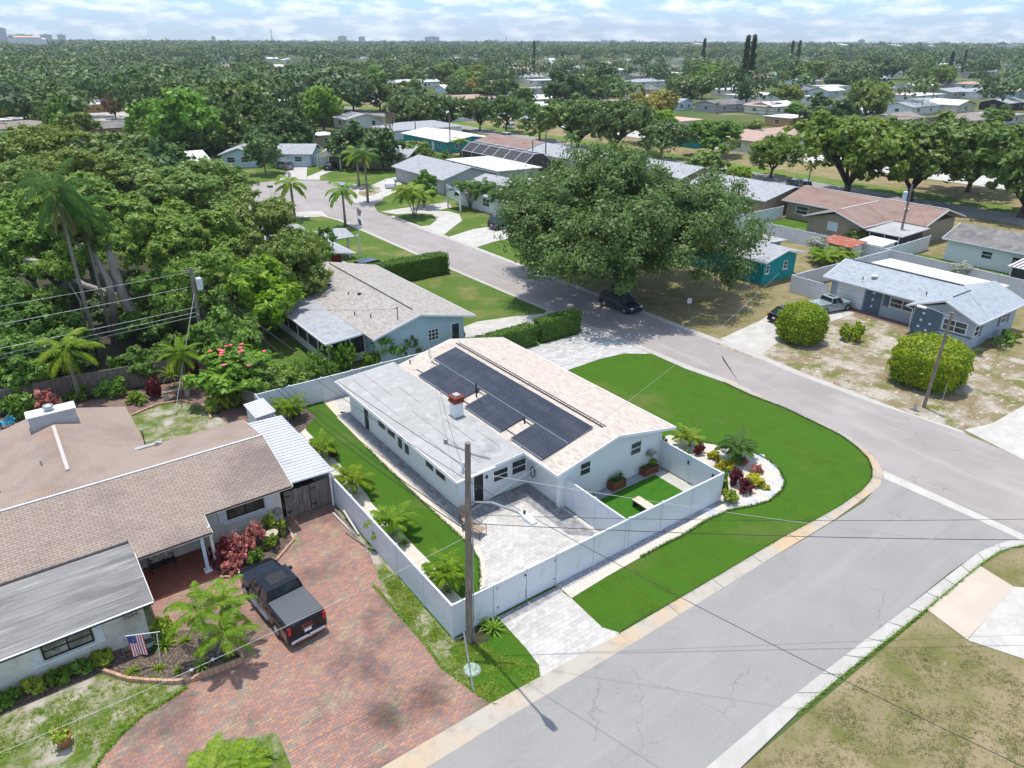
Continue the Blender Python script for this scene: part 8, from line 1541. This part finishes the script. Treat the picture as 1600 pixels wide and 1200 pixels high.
for px, py, lb in ((423, 45, 'red and white radio mast on the left skyline'), (940, 59, 'radio mast right of centre'), (791, 57, 'thin mast near the centre skyline'), (1225, 64, 'mast right of the twin pines')):
    D = 2400; d = ray(px, py); t = D/hypot(d[0], d[1]); x, y, z = d[0]*t, d[1]*t, CH+d[2]*t; o = thing('radio_mast', lb, 'mast', (x, y, 0)); MB().tube([(0, 0, 0), (0, 0, z*.6), (0, 0, z)], [2.2, 1.4, .7], 4).build('lattice', m_galv, o, local=True); MB().box(-3, -1, z*.9, 3, 1, z*.93).build('antenna', m_galv, o, local=True)
# scattered grass tufts in the weedy yards
def tufts(name, poly, n, sz, mat, label):
    r_ = np.random.default_rng(len(poly)+n); P = np.array(poly); lo, hi = P.min(0), P.max(0); out = []
    def inside(x, y):
        c = False; j = len(poly)-1
        for i in range(len(poly)):
            if (P[i, 1] > y) != (P[j, 1] > y) and x < (P[j, 0]-P[i, 0])*(y-P[i, 1])/(P[j, 1]-P[i, 1])+P[i, 0]: c = not c
            j = i
        return c
    k = 0
    while k < n:
        x, y = r_.uniform(lo[0], hi[0]), r_.uniform(lo[1], hi[1])
        if not inside(x, y): continue
        dns = .5+.5*math.sin(x*1.7+math.sin(y*2.1)*1.5)*math.sin(y*1.3+x*.6)
        if r_.random() > dns**1.5: continue
        k += 1
        for _ in range(7):
            a = r_.uniform(0, 6.28); l_ = sz*r_.uniform(.5, 1.3); e = r_.uniform(.2, 1.2); px_, py_ = x+r_.normal()*.05, y+r_.normal()*.05; d = np.array([cos(a)*cos(e), sin(a)*cos(e), sin(e)])*l_; s = np.array([-sin(a), cos(a), 0])*.012
            b = np.array([px_, py_, .01]); out.append([b-s, b+s, b+d+s*.3, b+d-s*.3])
    o = link(name, quads_mesh(name, np.array(out), mat)); tag(o, label, 'grass', kind='stuff')
tufts('grass_tufts', [(-9, 17), (2.0, 17)]+PP(bl)[::-1]+[(.3, 27.0), (-9, 27.0)], 3800, .13, m_grassbl, 'ragged grass tufts in the weedy front lawn')
tufts('grass_tufts', PP([(600,880),(640,925),(705,1000),(745,1010),(840,1040),(843,1062),(776,1100),(742,1078),(690,1036),(620,950),(590,895)]), 1400, .12, m_grassbl, 'grass tufts on the verge by the near pole')
tufts('grass_tufts', [(16, -3), (27, -3), (29.5, 5), (29.6, 7.2), (27, 8.9), (16, 8.9)], 5200, .07, mleaf('dry_grass_blades', (.34, .31, .15), (.22, .25, .08), .2, .4, 1), 'dry grass tufts on the lawn across the street')
def edge_tufts(name, line, n, sz, mat, label, off=0.0):
    L_ = resample(line, n); r_ = np.random.default_rng(n); out = []
    for i, p in enumerate(L_):
        if r_.random() < .25: continue
        for _ in range(6):
            a = r_.uniform(0, 6.28); l_ = sz*r_.uniform(.5, 1.4); e = r_.uniform(.1, 1.2); x, y = p[0]+r_.normal()*.04, p[1]+r_.normal()*.04; d = np.array([cos(a)*cos(e), sin(a)*cos(e), sin(e)])*l_; s_ = np.array([-sin(a), cos(a), 0])*.014; b = np.array([x, y, .02]); out.append([b-s_, b+s_, b+d+s_*.3, b+d-s_*.3])
    o = link(name, quads_mesh(name, np.array(out), mat)); tag(o, label, 'grass', kind='stuff')
lawn_bl = mleaf('lawn_blades', (.035, .1, .012), (.05, .13, .015), .2, .3, 1)
edge_tufts('lawn_edge', PP(lawn_e)+[(18, 16.5)], 1500, .1, lawn_bl, 'grass growing over the kerb edge of the front lawn')
edge_tufts('lawn_edge', PP(zoomp(1000, 680, 6, [(0,1150),(200,1040),(420,930),(640,790),(850,700),(1050,665),(1210,620),(1330,520),(1360,440),(1310,330),(1200,230),(1050,160),(850,110),(600,70),(400,30)])), 900, .1, lawn_bl, 'grass edge round the white gravel bed')
edge_tufts('lawn_edge', PP([(573,700),(638,763),(671.7,795),(705,825),(728,846.7),(748,875),(750,900),(748,923)]), 450, .08, lawn_bl, 'grass edge of the side lawn')
edge_tufts('lawn_edge', qi, 900, .1, m_grassbl, 'grass growing over the kerb across the street')
edge_tufts('lawn_edge', PP(bl), 400, .1, m_grassbl, 'grass edge of the brick driveway'); edge_tufts('lawn_edge', PP(wl[:6]), 400, .1, m_grassbl, 'grass edge of the driveway verge')
for line_in, line_out in ((PP(lawn_e)+[(18, 16.45)], PP(zoomp(1000,600,4,[(600,-10),(820,110),(1100,230),(1290,320),(1420,420),(1490,490),(1520,560),(1500,640),(1380,730),(1200,860),(1000,980),(760,1125),(640,1200)]))+[(18, 15.74)]), (qi, qo)):
    a_, b_ = resample(line_in, 13), resample(line_out, 13); mb = MB()
    for i in range(1, 12): mb.bar((*a_[i], .09), (*b_[i], .024), .022, .012)
    o = mb.build('kerb_joints', m_rfdark); o['kind'] = 'structure'
# ------------------------------------------------------------------ haze
hz = MB().box(-4400, -400, -1.2, 6800, 7000, 190).build('haze', mn('haze_tmp', [(1, 1, 1)])); hz['kind'] = 'stuff'; hz['label'] = 'thin bluish haze over the far woods'; hz['category'] = 'haze'
hm = bpy.data.materials.new('haze_air'); hm.use_nodes = True; hn = hm.node_tree; hn.nodes.remove(hn.nodes['Principled BSDF']); pv = hn.nodes.new('ShaderNodeVolumePrincipled'); pv.inputs['Density'].default_value = 0.00014; pv.inputs['Color'].default_value = (.78, .86, .97, 1); pv.inputs['Anisotropy'].default_value = .2
hn.links.new(pv.outputs[0], hn.nodes['Material Output'].inputs['Volume']); hz.data.materials.clear(); hz.data.materials.append(hm)
# ------------------------------------------------------------------ tell look-alikes apart by their place in the photo
byl = {}
for o in COL.objects:
    if o.parent is None and 'label' in o and o.get('kind') is None: byl.setdefault(o['label'], []).append(o)
ordn = lambda k: str(k)+({1: 'st', 2: 'nd', 3: 'rd'}.get(k if k < 20 else k % 10, 'th'))
for lb, obs in byl.items():
    if len(obs) > 1:
        obs.sort(key=lambda o: proj(*o.location)[0])
        for i, o in enumerate(obs): o['label'] = lb+(', leftmost of %d' % len(obs) if i == 0 else ', rightmost of %d' % len(obs) if i == len(obs)-1 else ', %s of %d from left' % (ordn(i+1), len(obs)))
